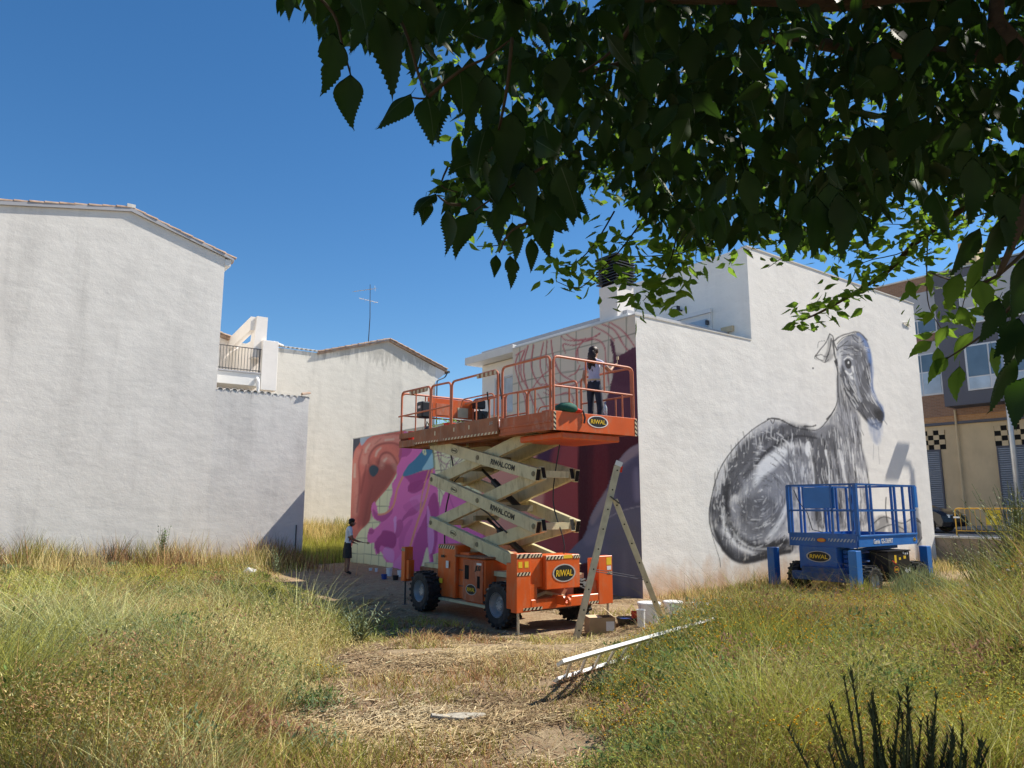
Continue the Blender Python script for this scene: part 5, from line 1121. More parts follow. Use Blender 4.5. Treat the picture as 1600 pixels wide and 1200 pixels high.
B('rail_panel', BLUB, bl_, (P0+.03, P0+.05, -2.28, -1.45, 2.03, 2.55)); B('gate_post', BLU, bl_, (P0-.04, P0+.04, Q0-.04, Q0+.04, 1.4, 2.63))
q = MB(); q.tube([(P0+.02,-1.2,2.5),(P0+.05,-1.3,2.2),(P0+.1,-1.5,1.9),(P0+.1,-1.6,1.5),(P0+.05,-1.9,1.45)], .01, 6); q.build('control_cable', BLKP, bl_)
q = MB(); q.tube([(7.55,-3.0,.3),(7.6,-3.05,.0)], .03, 8); q.build('drain_pipe', ALU, bl_)

# ============================================================ LADDERS
def ladder(parent, a0, a1, side, n, m, wS=.07, dS=.03, holes=True, r=.016, taper=0.0):
    """two stiles from a0 to a1 offset by +-side, n rungs"""
    a0 = Vector(a0); a1 = Vector(a1); sv = Vector(side); d = (a1-a0).normalized(); nr = d.cross(sv).normalized()
    for sg in (-1, 1):
        q = MB(); p0 = a0+sv*sg*(1+taper); p1 = a1+sv*sg; q.bar(p0, p1, wS, dS, up=tuple(sv)); st_ = q.build('stile', m, parent)
        if holes:
            q = MB()
            for k in range(n):
                c_ = p0.lerp(p1, (k+.7)/n); c_ = c_+sv.normalized()*sg*(dS/2+.0008); q.tube([c_, c_+sv.normalized()*sg*.003], r*.8, 8)
            q.build('rung_ends', HOLE, st_)
    for k in range(n):
        c_ = a0.lerp(a1, (k+.7)/n); w_ = 1+taper*(1-(k+.7)/n); q = MB(); q.tube([c_-sv*w_, c_+sv*w_], r, 8); q.build('rung', m, parent)
zl = gz(.97, 11.8)
sl2 = thing('step_ladder', 'tall opened aluminium step ladder straddling the straw in front of the lift', 'ladder', 1.55, 11.75, zl, world=True)
yy = 11.8; side = Vector((.014, .20, 0)); side2 = Vector((.030,.18,0))
ft = Vector((.98, yy, gz(.98, yy)-.02)); tp = Vector((1.70, yy, 2.74)); f2 = Vector((2.42, yy+.05, gz(2.4, yy)-.03)); hg = ft.lerp(tp, .80)+Vector((.06,0,0))
ladder(sl2, ft, tp, side, 9, ALU, wS=.085, dS=.03)
ladder(sl2, f2, hg+Vector((.03,0,.0)), side2*1.05, 7, ALU, wS=.08, dS=.028)
q = MB(); 
for sg in (-1, 1):
    c_ = hg+side*sg*1.1; q.bar(c_+Vector((-.06,0,.05)), c_+Vector((.08,0,-.06)), .02, .09, up=tuple(side))
q.build('hinge', STEEL, sl2)
q = MB(); q.tube([ft.lerp(tp,.40)-side, f2.lerp(hg,.40)-side2], .006, 5); q.tube([ft.lerp(tp,.40)+side, f2.lerp(hg,.40)+side2], .006, 5); q.build('spreader_cord', GREYP, sl2)
q = MB(); q.bar(tp-side+Vector((-.01,0,-.02)), tp-side*1.0+Vector((.02,0,.05)), .11, .04, up=tuple(side)); q.build('top_cap', PLW, sl2); q = MB(); q.bar(tp+side+Vector((.04,0,-.10)), tp+side+Vector((.06,0,.0)), .08, .045, up=tuple(side)); q.build('top_clip', REDP, sl2)

def gp(px, py, dz=0.0):
    r = ray(px, py); k = 4.0
    for _ in range(400):
        x, y, z = r[0]*k, r[1]*k, CAMH+r[2]*k
        if z - dz <= gz(x, y): break
        k += .05
    return Vector((x, y, z))
e0 = gp(875, 1036, .36); e1 = at(1114, 968, e0.y+2.0); e1 = Vector((e1[0], e1[1], e1[2])); l0 = gp(868, 1063, .07)
lay = thing('ladder', 'bright aluminium ladder lying on edge in the straw and grass', 'ladder', e0.x, e0.y, gz(e0.x, e0.y), world=True)
mid0 = (e0+l0)/2; sv_ = (e0-l0)/2; ladder(lay, mid0, mid0+(e1-e0)*.985, sv_, 12, ALUW, wS=.03, dS=.085, holes=False, r=.016)
q = MB()
for k in range(12):
    c_ = e0.lerp(e1, (k+.7)/12); n_ = Vector((.1,-1,.35)).normalized(); q.tube([c_+n_*.014, c_+n_*.019], .013, 8)
q.build('rung_ends', HOLE, lay)

# ============================================================ BOX, BUCKETS, CANS
bx0 = (1.45, 12.55); zb_ = gz(*bx0)+.02
cb_ = thing('cardboard_box', 'open cardboard box standing beside the ladder foot', 'box', bx0[0], bx0[1], zb_, world=True)
def wbox(name, m, parent, x0, x1, y0, y1, z0, z1, rot=0, **k):
    q = MB(); q.box(x0, x1, y0, y1, z0, z1); c_ = bx0
    q.v = [((x-c_[0])*math.cos(rot)-(y-c_[1])*math.sin(rot)+c_[0], (x-c_[0])*math.sin(rot)+(y-c_[1])*math.cos(rot)+c_[1], z) for x, y, z in q.v]; return q.build(name, m, parent, **k)
X0, Y0 = bx0; rz_ = .18
for nm_, a in (('side', (X0-.22,X0+.22,Y0-.16,Y0-.155,zb_,zb_+.26)), ('side', (X0-.22,X0+.22,Y0+.155,Y0+.16,zb_,zb_+.26)), ('side', (X0-.22,X0-.215,Y0-.155,Y0+.155,zb_,zb_+.26)), ('side', (X0+.215,X0+.22,Y0-.155,Y0+.155,zb_,zb_+.26)), ('bottom', (X0-.215,X0+.215,Y0-.155,Y0+.155,zb_,zb_+.005))):
    wbox(nm_, CARD, cb_, *a, rot=rz_)
wbox('flap', CARDL, cb_, X0-.22, X0-.0, Y0-.16, Y0+.16, zb_+.262, zb_+.267, rot=rz_)
q = MB(); q.add([(X0+.22,Y0-.15,zb_+.262),(X0+.22,Y0+.16,zb_+.262),(X0+.06,Y0+.14,zb_+.40),(X0+.06,Y0-.14,zb_+.40),(X0+.223,Y0-.15,zb_+.266),(X0+.223,Y0+.16,zb_+.266),(X0+.063,Y0+.14,zb_+.404),(X0+.063,Y0-.14,zb_+.404)], [(0,1,2,3),(7,6,5,4),(0,4,5,1),(1,5,6,2),(2,6,7,3),(3,7,4,0)]); q.build('flap', CARDL, cb_)
wbox('label', PRW, cb_, X0+.06, X0+.2, Y0-.1635, Y0-.1605, zb_+.05, zb_+.2, rot=rz_)
def wb_(name, label, cat, x, y, r, h, m, z=None, **k):
    z = gz(x, y)-.01 if z is None else z; return bucket(name, label, cat, x, y, z, r, h, m, world=True, **k)
wb_('bucket', 'large white lidded bucket on the ground between the ladder legs', 'bucket', 2.34, 12.9, .19, .34, PLW, lid=PLW)
wb_('bucket', 'white bucket with pale lid just behind the right ladder leg', 'bucket', 2.82, 13.25, .16, .30, PLW, lid=PLW)
wb_('bucket', 'white tub half hidden in grass at the foot of the sunlit wall', 'bucket', 3.35, 13.5, .15, .25, PLW)
wb_('paint_tray', 'low dark paint tray between the cardboard box and the white bucket', 'tray', 1.95, 12.9, .17, .12, BLKP, fill=BLUP)
wb_('paint_pot', 'small white paint tub standing in front of the large white bucket', 'paint pot', 2.12, 12.45, .07, .3, PLW)
wb_('paint_pot', 'tiny red paint pot against the large white bucket', 'paint pot', 2.10, 12.95, .06, .2, REDP)
# cans by the mural
cans = [(588,893,.05,.12,PLW,'white spray can lying start of the row by the mural foot'),(600,905,.09,.16,BLUP,'dark blue paint can at the left of the cluster'),(608,900,.10,.26,PLW,'tall white paint bag tub behind the blue can'),(618,906,.09,.14,BLKP,'black paint can in the middle of the cluster'),
        (626,901,.11,.20,PLW,'white paint tub near the lift wheel'),(632,908,.09,.15,BLUP,'dark blue can beside the rear outrigger'),(579,891,.06,.08,PLW,'small white cup nearest the man')]
for px, py, r_, h_, m_, lb in cans:
    g_ = gp(px, py); wb_('paint_can', lb, 'paint can', g_.x, g_.y, r_, h_, m_, z=g_.z-.01, group='paint cans at the foot of the mural')

# ============================================================ PEOPLE
def person(name_label, joints, edges, regions, origin, yaw, mats, scale=1.0):
    root = thing('person', name_label, 'person', *origin, world=True)
    keys = list(joints); me = bpy.data.meshes.new('body'); me.from_pydata([tuple(c*scale for c in joints[k][0]) for k in keys], [(keys.index(a), keys.index(b)) for a, b in edges], [])
    o = bpy.data.objects.new('body', me); COL.objects.link(o)
    md = o.modifiers.new('skin', 'SKIN'); md.use_smooth_shade = True
    for i, k in enumerate(keys):
        r_ = joints[k][1]; r_ = r_ if isinstance(r_, tuple) else (r_, r_); me.skin_vertices[0].data[i].radius = (r_[0]*scale, r_[1]*scale); me.skin_vertices[0].data[i].use_root = (k == 'pelvis')
    sb = o.modifiers.new('sub', 'SUBSURF'); sb.levels = 2; sb.render_levels = 2
    dg = bpy.context.evaluated_depsgraph_get(); m2 = bpy.data.meshes.new_from_object(o.evaluated_get(dg)); o.modifiers.clear()
    bpy.data.objects.remove(o)
    for q in mats: m2.materials.append(q)
    segs = [(Vector(joints[a][0])*scale, Vector(joints[b][0])*scale, regions.get((a, b), 0)) for a, b in edges]
    for p in m2.polygons:
        c = Vector(p.center); best = (9, 0)
        for a, b, rg in segs:
            ab = b-a; t = max(0, min(1, (c-a).dot(ab)/(ab.length_squared+1e-9))); d_ = (c-a-ab*t).length
            if d_ < best[0]: best = (d_, rg if not callable(rg) else rg(t))
        p.material_index = best[1]; p.use_smooth = True
    o = bpy.data.objects.new('body', m2); COL.objects.link(o); o.parent = root; root.rotation_euler = (0, 0, yaw)
    return root
def add_part(root, name, mb, m, smooth=True, scale=1.0):
    me = bpy.data.meshes.new(name); me.from_pydata([tuple(c*scale for c in v) for v in mb.v], [], mb.f)
    me.materials.append(m); bm = bmesh.new(); bm.from_mesh(me); bmesh.ops.recalc_face_normals(bm, faces=bm.faces); bm.to_mesh(me); bm.free()
    if smooth: me.polygons.foreach_set('use_smooth', [True]*len(me.polygons))
    o = bpy.data.objects.new(name, me); COL.objects.link(o); o.parent = root; return o
SKIN = mat('skin', (.40,.22,.14), .55, var=.05); SKIN_T = mat('skin_tanned', (.26,.13,.08), .55, var=.05)
HAIR = mat('brown_hair', (.035,.016,.01), .5, var=.4, vs=40); HAIRB = mat('black_hair', (.012,.010,.009), .5)
TEE = mat('lavender_tee', (.50,.48,.62), .85, var=.08, vs=10); TEEW = mat('white_tee', (.66,.68,.72), .85, var=.08, vs=10)
TRO = mat('dark_trousers', (.030,.033,.05), .85, var=.3, vs=12); SHO = mat('dark_shorts', (.035,.035,.035), .9, var=.2, vs=12); SHOE = mat('dark_shoes', (.03,.025,.02), .7)
def hand_chains(J, E, Rg, side, wrist, d, up, curl=.5):
    """palm and five separate fingers continuing from the wrist"""
    w_ = Vector(wrist); d = Vector(d).normalized(); up = Vector(up).normalized(); sdv = d.cross(up).normalized()
    pm = w_+d*.055; J[side+'palm'] = (tuple(pm), (.036,.020)); E.append((side+'wrist', side+'palm')); Rg[(side+'wrist', side+'palm')] = 0
    for i, (off, L) in enumerate(((-.030,.065),(-.010,.078),(.010,.072),(.028,.056))):
        b = pm+d*.035+sdv*off; k1 = b+d*L*.5-up*curl*.01; k2 = k1+d*L*.4-up*curl*.03
        for nm, p, r in (('f%da' % i, b, .0095), ('f%db' % i, k1, .0085), ('f%dc' % i, k2, .007)): J[side+nm] = (tuple(p), r)
        for a, b_ in (('palm','f%da' % i), ('f%da' % i,'f%db' % i), ('f%db' % i,'f%dc' % i)): E.append((side+a, side+b_)); Rg[(side+a, side+b_)] = 0
    t1 = w_+d*.03-sdv*.035; t2 = t1+d*.035-sdv*.018-up*.012
    J[side+'t1'] = (tuple(t1), .012); J[side+'t2'] = (tuple(t2), .009)
    for a, b_ in (('palm','t1'), ('t1','t2')): E.append((side+a, side+b_)); Rg[(side+a, side+b_)] = 0
def human(legs_skin=False):
    pass
# woman on the platform: seen from behind, right arm raised to the wall
J = {'pelvis': ((0,0,.93),(.15,.11)), 'waist': ((0,.0,1.08),(.115,.085)), 'chest': ((0,.01,1.28),(.145,.10)), 'neckb': ((0,.0,1.42),(.085,.07)), 'neck': ((0,.01,1.48),(.05,.05)),
     'head': ((0,.03,1.56),(.075,.085)), 'crown': ((0,.03,1.66),(.075,.085)),
     'Lsho': ((-.165,0,1.37),.055), 'Lelb': ((-.235,-.02,1.10),.042), 'Lwrist': ((-.22,.10,.90),.028),
     'Rsho': ((.165,.02,1.38),.055), 'Relb': ((.25,.22,1.22),.042), 'Rwrist': ((.22,.40,1.34),.028),
     'Lhip': ((-.085,0,.86),(.095,.095)), 'Lkne': ((-.10,.02,.50),(.068,.068)), 'Lank': ((-.11,-.01,.10),(.052,.05)), 'Ltoe': ((-.12,.13,.04),(.04,.03)),
     'Rhip': ((.085,0,.86),(.095,.095)), 'Rkne': ((.11,.03,.50),(.068,.068)), 'Rank': ((.13,.0,.10),(.052,.05)), 'Rtoe': ((.15,.14,.04),(.04,.03))}
E = [('pelvis','waist'),('waist','chest'),('chest','neckb'),('neckb','neck'),('neck','head'),('head','crown'),('neckb','Lsho'),('Lsho','Lelb'),('Lelb','Lwrist'),('neckb','Rsho'),('Rsho','Relb'),('Relb','Rwrist'),
     ('pelvis','Lhip'),('Lhip','Lkne'),('Lkne','Lank'),('Lank','Ltoe'),('pelvis','Rhip'),('Rhip','Rkne'),('Rkne','Rank'),('Rank','Rtoe')]
slv = lambda t: 1 if t < .45 else 0
RGW = {('pelvis','waist'): lambda t: 2 if t < .45 else 1, ('waist','chest'):1, ('chest','neckb'):1, ('neckb','Lsho'):1, ('neckb','Rsho'):1, ('Lsho','Lelb'):slv, ('Rsho','Relb'):slv,
       ('pelvis','Lhip'):2, ('pelvis','Rhip'):2, ('Lhip','Lkne'):2, ('Rhip','Rkne'):2, ('Lkne','Lank'):2, ('Rkne','Rank'):2, ('Lank','Ltoe'):3, ('Rank','Rtoe'):3}
import copy
Jw = copy.deepcopy(J); Ew = list(E); Rw = dict(RGW)
hand_chains(Jw, Ew, Rw, 'R', Jw['Rwrist'][0], (.03,.2,.16), (0,-.4,1)); hand_chains(Jw, Ew, Rw, 'L', Jw['Lwrist'][0], (.02,.15,-.2), (-1,0,0))
_ws = on_s(931, 640, PL1-.35); wx, wy, _ = xy(PL1-.22, -1.72); WS = .96
wm = person('woman with dark curly hair in lavender T-shirt and dark trousers painting from the lift platform', Jw, Ew, Rw, (wx, wy, DZ), R(-38), [SKIN, TEE, TRO, SHOE], WS)
q = MB(); rr_ = random.Random(3)
bmh = bmesh.new(); bmesh.ops.create_icosphere(bmh, subdivisions=3, radius=1)
for (c, sx, sy, sz) in (((0,-.0,1.645),.098,.108,.098), ((0,-.085,1.50),.085,.055,.16), ((-.045,-.09,1.38),.05,.045,.14), ((.04,-.085,1.42),.045,.04,.12)):
    vs = []
    for v in bmh.verts:
        n_ = 1+.13*mnoise.noise(Vector(v.co)*4.0+Vector(c)*9); vs.append((c[0]+v.co.x*sx*n_, c[1]+v.co.y*sy*n_, c[2]+v.co.z*sz*n_))
    q.add([v for v in vs], [tuple(w_.index for w_ in f.verts) for f in bmh.faces])
for k in range(46):   # loose curls
    a = rr_.uniform(-2.6, -.5); r0 = rr_.uniform(.07,.11); x0, y0, z0 = math.cos(a)*r0, math.sin(a)*r0*.9, rr_.uniform(1.46,1.66); pts = []
    L_ = rr_.uniform(.12,.3)
    for i in range(9): ph = i*1.3+k; pts.append((x0+.014*math.cos(ph), y0-.01+.014*math.sin(ph), z0-L_*i/8))
    q.tube(pts, [.011]*8+[.004], 5)
add_part(wm, 'hair', q, HAIR, scale=WS)
q = MB(); 
for sx in (-1, 1): q.lathe([(0,0),(.018,.004),(.012,.012)], (sx*.082, .03, 1.60), 'x', 8)
q.tube([(0,.115,1.63),(0,.135,1.595),(0,.115,1.585)], [.008,.014,.008], 6); add_part(wm, 'face_features', q, SKIN, scale=WS)
q = MB()
for sx in (-1, 1): q.lathe([(0,.012),(.010,.006),(.012,0)], (sx*.032, .100, 1.625), 'y', 8)
q.tube([(-.022,.108,1.555),(0,.114,1.553),(.022,.108,1.555)], .005, 5); add_part(wm, 'eyes_and_mouth', q, HAIRB, scale=WS)
q = MB(); q.lathe([(.125,.0),(.135,.015),(.13,.035)], (0,0,1.005), 'z', 20); q.v = [(x*1.12, y*.86, z) for x, y, z in q.v]; add_part(wm, 'belt', q, CARDL, scale=WS)
q = MB(); hb = Vector(Jw['Rwrist'][0])+Vector((.02,.13,.09)); q.tube([hb-Vector((.0,.0,.06)), hb+Vector((0,.03,.10))], .009, 6); q.box(hb.x-.025,hb.x+.025,hb.y+.02,hb.y+.04,hb.z+.08,hb.z+.15); br_ = add_part(wm, 'brush', q, CARDL, False, scale=WS)
# man at the foot of the mural
Jm = copy.deepcopy(J); 
Jm.update({'waist': ((0,.02,1.08),(.135,.10)), 'chest': ((0,.04,1.30),(.165,.115)), 'neckb': ((0,.05,1.44),(.09,.08)), 'neck': ((0,.08,1.50),(.058,.058)), 'head': ((0,.13,1.57),(.078,.09)), 'crown': ((0,.15,1.66),(.078,.09)),
           'Lsho': ((-.19,.04,1.39),.062), 'Lelb': ((-.25,.06,1.12),.048), 'Lwrist': ((-.20,.22,.98),.031), 'Rsho': ((.19,.05,1.39),.062), 'Relb': ((.24,.10,1.12),.048), 'Rwrist': ((.18,.33,1.02),.031)})
Em = list(E); Rm = dict(RGW); Rm.update({('Lhip','Lkne'): lambda t: 2 if t < .85 else 0, ('Rhip','Rkne'): lambda t: 2 if t < .85 else 0, ('Lkne','Lank'):0, ('Rkne','Rank'):0, ('Lsho','Lelb'):lambda t: 1 if t < .6 else 0, ('Rsho','Relb'):lambda t: 1 if t < .6 else 0})
Jm['Lhip'] = ((-.09,0,.86),(.11,.11)); Jm['Rhip'] = ((.09,0,.86),(.11,.11)); Jm['Lkne'] = ((-.11,.02,.50),(.07,.075)); Jm['Rkne'] = ((.11,.03,.50),(.07,.075))
hand_chains(Jm, Em, Rm, 'R', Jm['Rwrist'][0], (-.02,.2,-.02), (0,0,1)); hand_chains(Jm, Em, Rm, 'L', Jm['Lwrist'][0], (.02,.2,-.06), (0,0,1))
mp_ = gp(541, 898); 
mn = person('man in white T-shirt and dark shorts looking down at the far end of the mural', Jm, Em, Rm, (mp_.x, mp_.y, gz(mp_.x, mp_.y)), R(-68), [SKIN_T, TEEW, SHO, SHOE], 1.06*mp_.y/25.2)
MS = 1.06*mp_.y/25.2
q = MB()
for (c, sx, sy, sz) in (((0,.115,1.685),.092,.105,.072), ((0,.07,1.62),.078,.06,.07)):
    q.add([(c[0]+v.co.x*sx*(1+.06*mnoise.noise(v.co*5)), c[1]+v.co.y*sy, c[2]+v.co.z*sz*(1+.08*mnoise.noise(v.co*6))) for v in bmh.verts], [tuple(w_.index for w_ in f.verts) for f in bmh.faces])
add_part(mn, 'hair', q, HAIRB, scale=MS)
q = MB()
for sx in (-1, 1): q.lathe([(0,0),(.02,.004),(.013,.014)], (sx*.085, .12, 1.60), 'x', 8)
q.tube([(0,.225,1.62),(0,.25,1.585),(0,.225,1.575)], [.009,.015,.008], 6); add_part(mn, 'face_features', q, SKIN_T, scale=MS)
q = MB()
for sx in (-1, 1): q.lathe([(0,.012),(.010,.006),(.012,0)], (sx*.032, .215, 1.625), 'y', 8)
add_part(mn, 'eyes', q, HAIRB, scale=MS)
q = MB(); q.tube([(.16,.42,1.0),(.10,.62,.97)], .012, 6); q.box(.07,.13,.60,.68,.94,1.0); add_part(mn, 'brush', q, CARD, False, scale=MS)
q = MB(); 
for sx in (-1,1): q.lathe([(.13,0),(.125,.12),(.118,.30),(.10,.34)], (sx*.10,.01,.52), 'z', 16)
add_part(mn, 'shorts', q, SHO, scale=MS)
bmh.free()
st_ = gp(715, 1125)
stn = thing('stone', 'flat pale stone half buried in the straw path', 'stone', st_.x, st_.y, gz(st_.x, st_.y), world=True)
q = MB(); nseg = 14; top = [(st_.x+.20*math.cos(a)*(1+.2*math.sin(3*a)), st_.y+.09*math.sin(a)*(1+.2*math.cos(2*a)), gz(st_.x,st_.y)+.035+.01*math.sin(5*a)) for a in np.linspace(0, 2*math.pi, nseg, endpoint=False)]
bot = [(st_.x+(x-st_.x)*1.2, st_.y+(y-st_.y)*1.2, z-.08) for x, y, z in top]; q.add(top+bot, [tuple(range(nseg))]+[(i, (i+1) % nseg, (i+1) % nseg+nseg, i+nseg) for i in range(nseg)])
q.build('rock', mat('pale_stone', (.40,.36,.29), .9, var=.3, vs=20, bump=.6), stn)
lt = gp(385, 897, .1); q = MB(); q.add([(lt.x-.2,lt.y,lt.z-.02),(lt.x+.2,lt.y+.05,lt.z),(lt.x+.25,lt.y+.2,lt.z+.12),(lt.x-.1,lt.y+.2,lt.z+.14),(lt.x,lt.y+.1,lt.z+.2)], [(0,1,4),(1,2,4),(2,3,4),(3,0,4)]); 
q.build('plastic_bag', PLW, None, world=True, label='crumpled white plastic bag caught in the grass before the grey wall', cat='litter')
# ============================================================ VEGETATION
def xL(y): return np.interp(y, [3, 5, 8, 10, 12, 14, 16, 20, 28, 32], [-1.35, -1.5, -1.95, -1.8, -2.1, -2.9, -3.9, -6.0, -9.0, -10.4])
def xR(y): return np.interp(y, [3, 5, 7.2, 8.6, 10, 11.5, 13.2, 15, 17], [.35, .5, .75, 1.15, 1.6, 2.05, 2.7, 3.6, 4.6])
def free(x, y):
    """True where plants may stand: not inside buildings, lifts or on the street"""
    s, t = stw(x, y); ok = np.ones(len(x), bool)
    ok &= ~((s > -.05) & (t > -.05)); ok &= ~((s < -1.75) & (t > LT-.05)); ok &= s < 14.8; ok &= ~((s > -3) & (t > 23.95))
    ok &= ~((s > -5.3) & (s < -3.1) & (t > -2.3) & (t < 2.5)); ok &= ~((s > 4.2) & (s < 7.4) & (t > -2.6) & (t < -1.3)); ok &= np.hypot(x-1.62, y-3.15) > .3
    return ok
def tri_blades(X, Y, h, w_, lean, az, tint, Z=None, segs=3):
    """curved tapered ribbons; returns verts, faces, colours"""
    n = len(X); Z = zg(X, Y)-.02 if Z is None else Z
    dx, dy = np.cos(az), np.sin(az)
    fa = np.arctan2(Y, X)+np.pi/2 + RNG.normal(0, .6, n)          # flat side roughly across the slope, randomised
    px, py = np.cos(fa), np.sin(fa); V = []; C = []
    us = np.linspace(0, 1, segs+1); 
    for k, u in enumerate(us):
        off = lean*h*u**1.8; zz = Z+h*u*(1-.25*lean*u); ww = w_*(1-u)**.7*.5 if k < segs else np.zeros(n)
        cx, cy = X+dx*off, Y+dy*off
        if k < segs: V += [np.stack([cx-px*ww, cy-py*ww, zz], 1), np.stack([cx+px*ww, cy+py*ww, zz], 1)]
        else: V += [np.stack([cx, cy, zz], 1)]
    per = 2*segs+1; V = np.stack(V, 1).reshape(-1, 3); base = (np.arange(n)*per)[:, None]; F = []
    for k in range(segs-1): F += [[2*k, 2*k+1, 2*k+3], [2*k, 2*k+3, 2*k+2]]
    F += [[2*segs-2, 2*segs-1, 2*segs]]
    F = (base[:, None, :]+np.array(F)[None]).reshape(-1, 3); C = np.repeat(np.column_stack([tint, np.ones(n)]), per, axis=0)
    return V, F, C
def merge(parts):
    V = []; F = []; C = []; b = 0
    for v, f, c in parts: V.append(v); F.append(f+b); C.append(c); b += len(v)
    return np.concatenate(V), np.concatenate(F), np.concatenate(C)
def pal(n, cols, wts, x, y, seed=0, var=.30):
    wts = np.array(wts, float); cols = np.array(cols); k = len(cols)
    f = np.stack([np.clip(fbm(x+31*i+seed, y-17*i, .45, 3)-.25, .02, 1)**4*wts[i] for i in range(k)], 1); f /= f.sum(1, keepdims=True)
    r = RNG.random(n); idx = (f.cumsum(1) < r[:, None]).sum(1).clip(0, k-1); c = cols[idx]*(1+RNG.normal(0, var, (n, 1))); return np.clip(c, .01, .9)
def sample(n, y0, y1, fx, pw=1.3):
    """points denser near the viewer"""
    u = RNG.random(n); y = (y0**(1-pw) + u*(y1**(1-pw)-y0**(1-pw)))**(1/(1-pw)); a, b = fx(y); x = a+(b-a)*RNG.random(n); return x, y
GREEN, OLIVE, YGRN, STRAW, RUST, GREY_G = (.14,.19,.04), (.31,.295,.065), (.43,.43,.085), (.66,.53,.24), (.42,.24,.12), (.25,.29,.15)
GM = attr_mat('dry_grass', .8, .30)
TOT = 1.0
def field(n, y0, y1, fx, hh, cols, wts, pw=1.35, wk=1.0, lean=(.2,.75), hfn=None, clump=1.0, seed=0, segs=3):
    x, y = sample(n, y0, y1, fx, pw)
    if clump > 0:
        m_ = 7; cx = np.repeat(x[::m_], m_)[:n]; cy = np.repeat(y[::m_], m_)[:n]; x = cx+RNG.normal(0, .05*clump, n); y = cy+RNG.normal(0, .05*clump, n)
    k = free(x, y); x, y = x[k], y[k]; n = len(x)
    h = hh[0]+(hh[1]-hh[0])*RNG.random(n)**1.4; h = h*(.12+1.75*np.clip(fbm(x, y, 1.2, 3)-.05, 0, 1))
    if hfn is not None: h = h*hfn(x, y)
    k = h > .03; x, y, h = x[k], y[k], h[k]; n = len(x)
    d = np.hypot(x, y); w_ = (.0035+.0009*d)*wk*(.7+.6*RNG.random(n))
    ln = RNG.uniform(*lean, n); az = RNG.uniform(0, 6.283, n)
    return tri_blades(x, y, h, w_, ln, az, pal(n, cols, wts, x, y, seed), segs=segs)
def edge_h(x, y):
    l = np.clip((xL(y)-x)/.8, 0, 1); r = np.clip((x-xR(y))/.8, 0, 1); return .25+.75*np.maximum(l, r)
far_low = lambda x, y: 1-.35*ss(11, 20, y)
FL = lambda y: (np.maximum(-.78*y-1, -16), xL(y)+.25*np.sin(y*5)); FR = lambda y: (xR(y)+.15*np.sin(y*6), np.minimum(.80*y+1, 14+0*y))
hL = lambda x, y: edge_h(x, y)*far_low(x, y); lad = lambda x, y: 1-.82*((y > 7.6) & (y < 12.2) & (x-(.62+(y-9.1)*1.22) > -.25) & (x-(.62+(y-9.1)*1.22) < 1.1-.5*np.clip((y-9.5)/2, 0, 1)))
hR = lambda x, y: lad(x, y)*edge_h(x, y)*(1-.62*ss(8.5, 13, y)*(1-ss(.58, .70, x/y)))
parts = [field(75000, 4.2, 31, FL, (.10,.56), [GREEN, OLIVE, YGRN, STRAW, RUST, GREY_G], [1.0,1.3,1.4,.9,.6,.9], hfn=hL, seed=3),
         field(70000, 4.2, 21, FR, (.10,.56), [GREEN, OLIVE, YGRN, STRAW, RUST, GREY_G], [1.0,1.4,1.4,.8,.5,.9], hfn=hR, seed=9, pw=1.25)]
V, F, C = merge(parts); o = np_mesh('grass', V, F, GM, col=C); setp(o, 'tall tangled green and dry grass on both sides of the straw path', kind='stuff')
# fine airy stems above, straw coloured, crossing each other
parts = [field(34000, 4.2, 29, FL, (.40,.95), [YGRN, (.66,.64,.29), OLIVE, RUST], [1.2,1.6,.6,.6], hfn=hL, wk=.55, lean=(.3,1.3), seed=21, clump=0),
         field(32000, 4.2, 20, FR, (.38,.90), [YGRN, (.66,.64,.29), OLIVE, RUST], [1.3,1.4,.8,.4], hfn=hR, wk=.55, lean=(.3,1.3), seed=22, clump=0)]
V, F, C = merge(parts); o = np_mesh('dry_stems', V, F, GM, col=C); setp(o, 'thin straw coloured weed stems above the grass', kind='stuff')
def leaflets(n, y0, y1, fx, hh, cols, wts, hfn, seed, pw=1.3, size=1.0):
    """small single leaves at random angles on the weeds"""
    x, y = sample(n, y0, y1, fx, pw); k = free(x, y); x, y = x[k], y[k]; n = len(x); c = fbm(x, y, .7, 3)
    z = zg(x, y)+hh*RNG.random(n)**.8*(.35+1.1*c)*hfn(x, y); d = np.hypot(x, y); L = (.012+.0018*d)*(.4+1.1*RNG.random(n))*size; a = RNG.uniform(0, 6.283, n); e = RNG.uniform(-.5, 1.2, n)
    dv = np.stack([np.cos(a)*np.cos(e), np.sin(a)*np.cos(e), np.sin(e)], 1)*L[:, None]; sv = np.stack([-np.sin(a), np.cos(a), RNG.normal(0, .5, n)], 1)*(L*.10+.0006)[:, None]; p = np.stack([x, y, z], 1)
    V = np.stack([p-sv, p+sv, p+dv], 1).reshape(-1, 3); F = (np.arange(n)*3)[:, None]+np.array([0,1,2])[None]; return V, F, np.repeat(np.column_stack([pal(n, cols, wts, x, y, seed, .3), np.ones(n)]), 3, axis=0)
PAL6 = [GREEN, OLIVE, YGRN, STRAW, RUST, GREY_G]
V, F, C = merge([leaflets(260000, 4.2, 27, FL, .55, PAL6, [.9,1.2,1.6,1.1,.6,.8], hL, 3), leaflets(230000, 4.2, 18, FR, .5, PAL6, [.9,1.2,1.6,1.1,.5,.8], hR, 9, 1.2)])
o = np_mesh('weed_leaves', V, F, GM, col=C); setp(o, 'tiny leaves and seed heads mixed through the tall grass', kind='stuff')
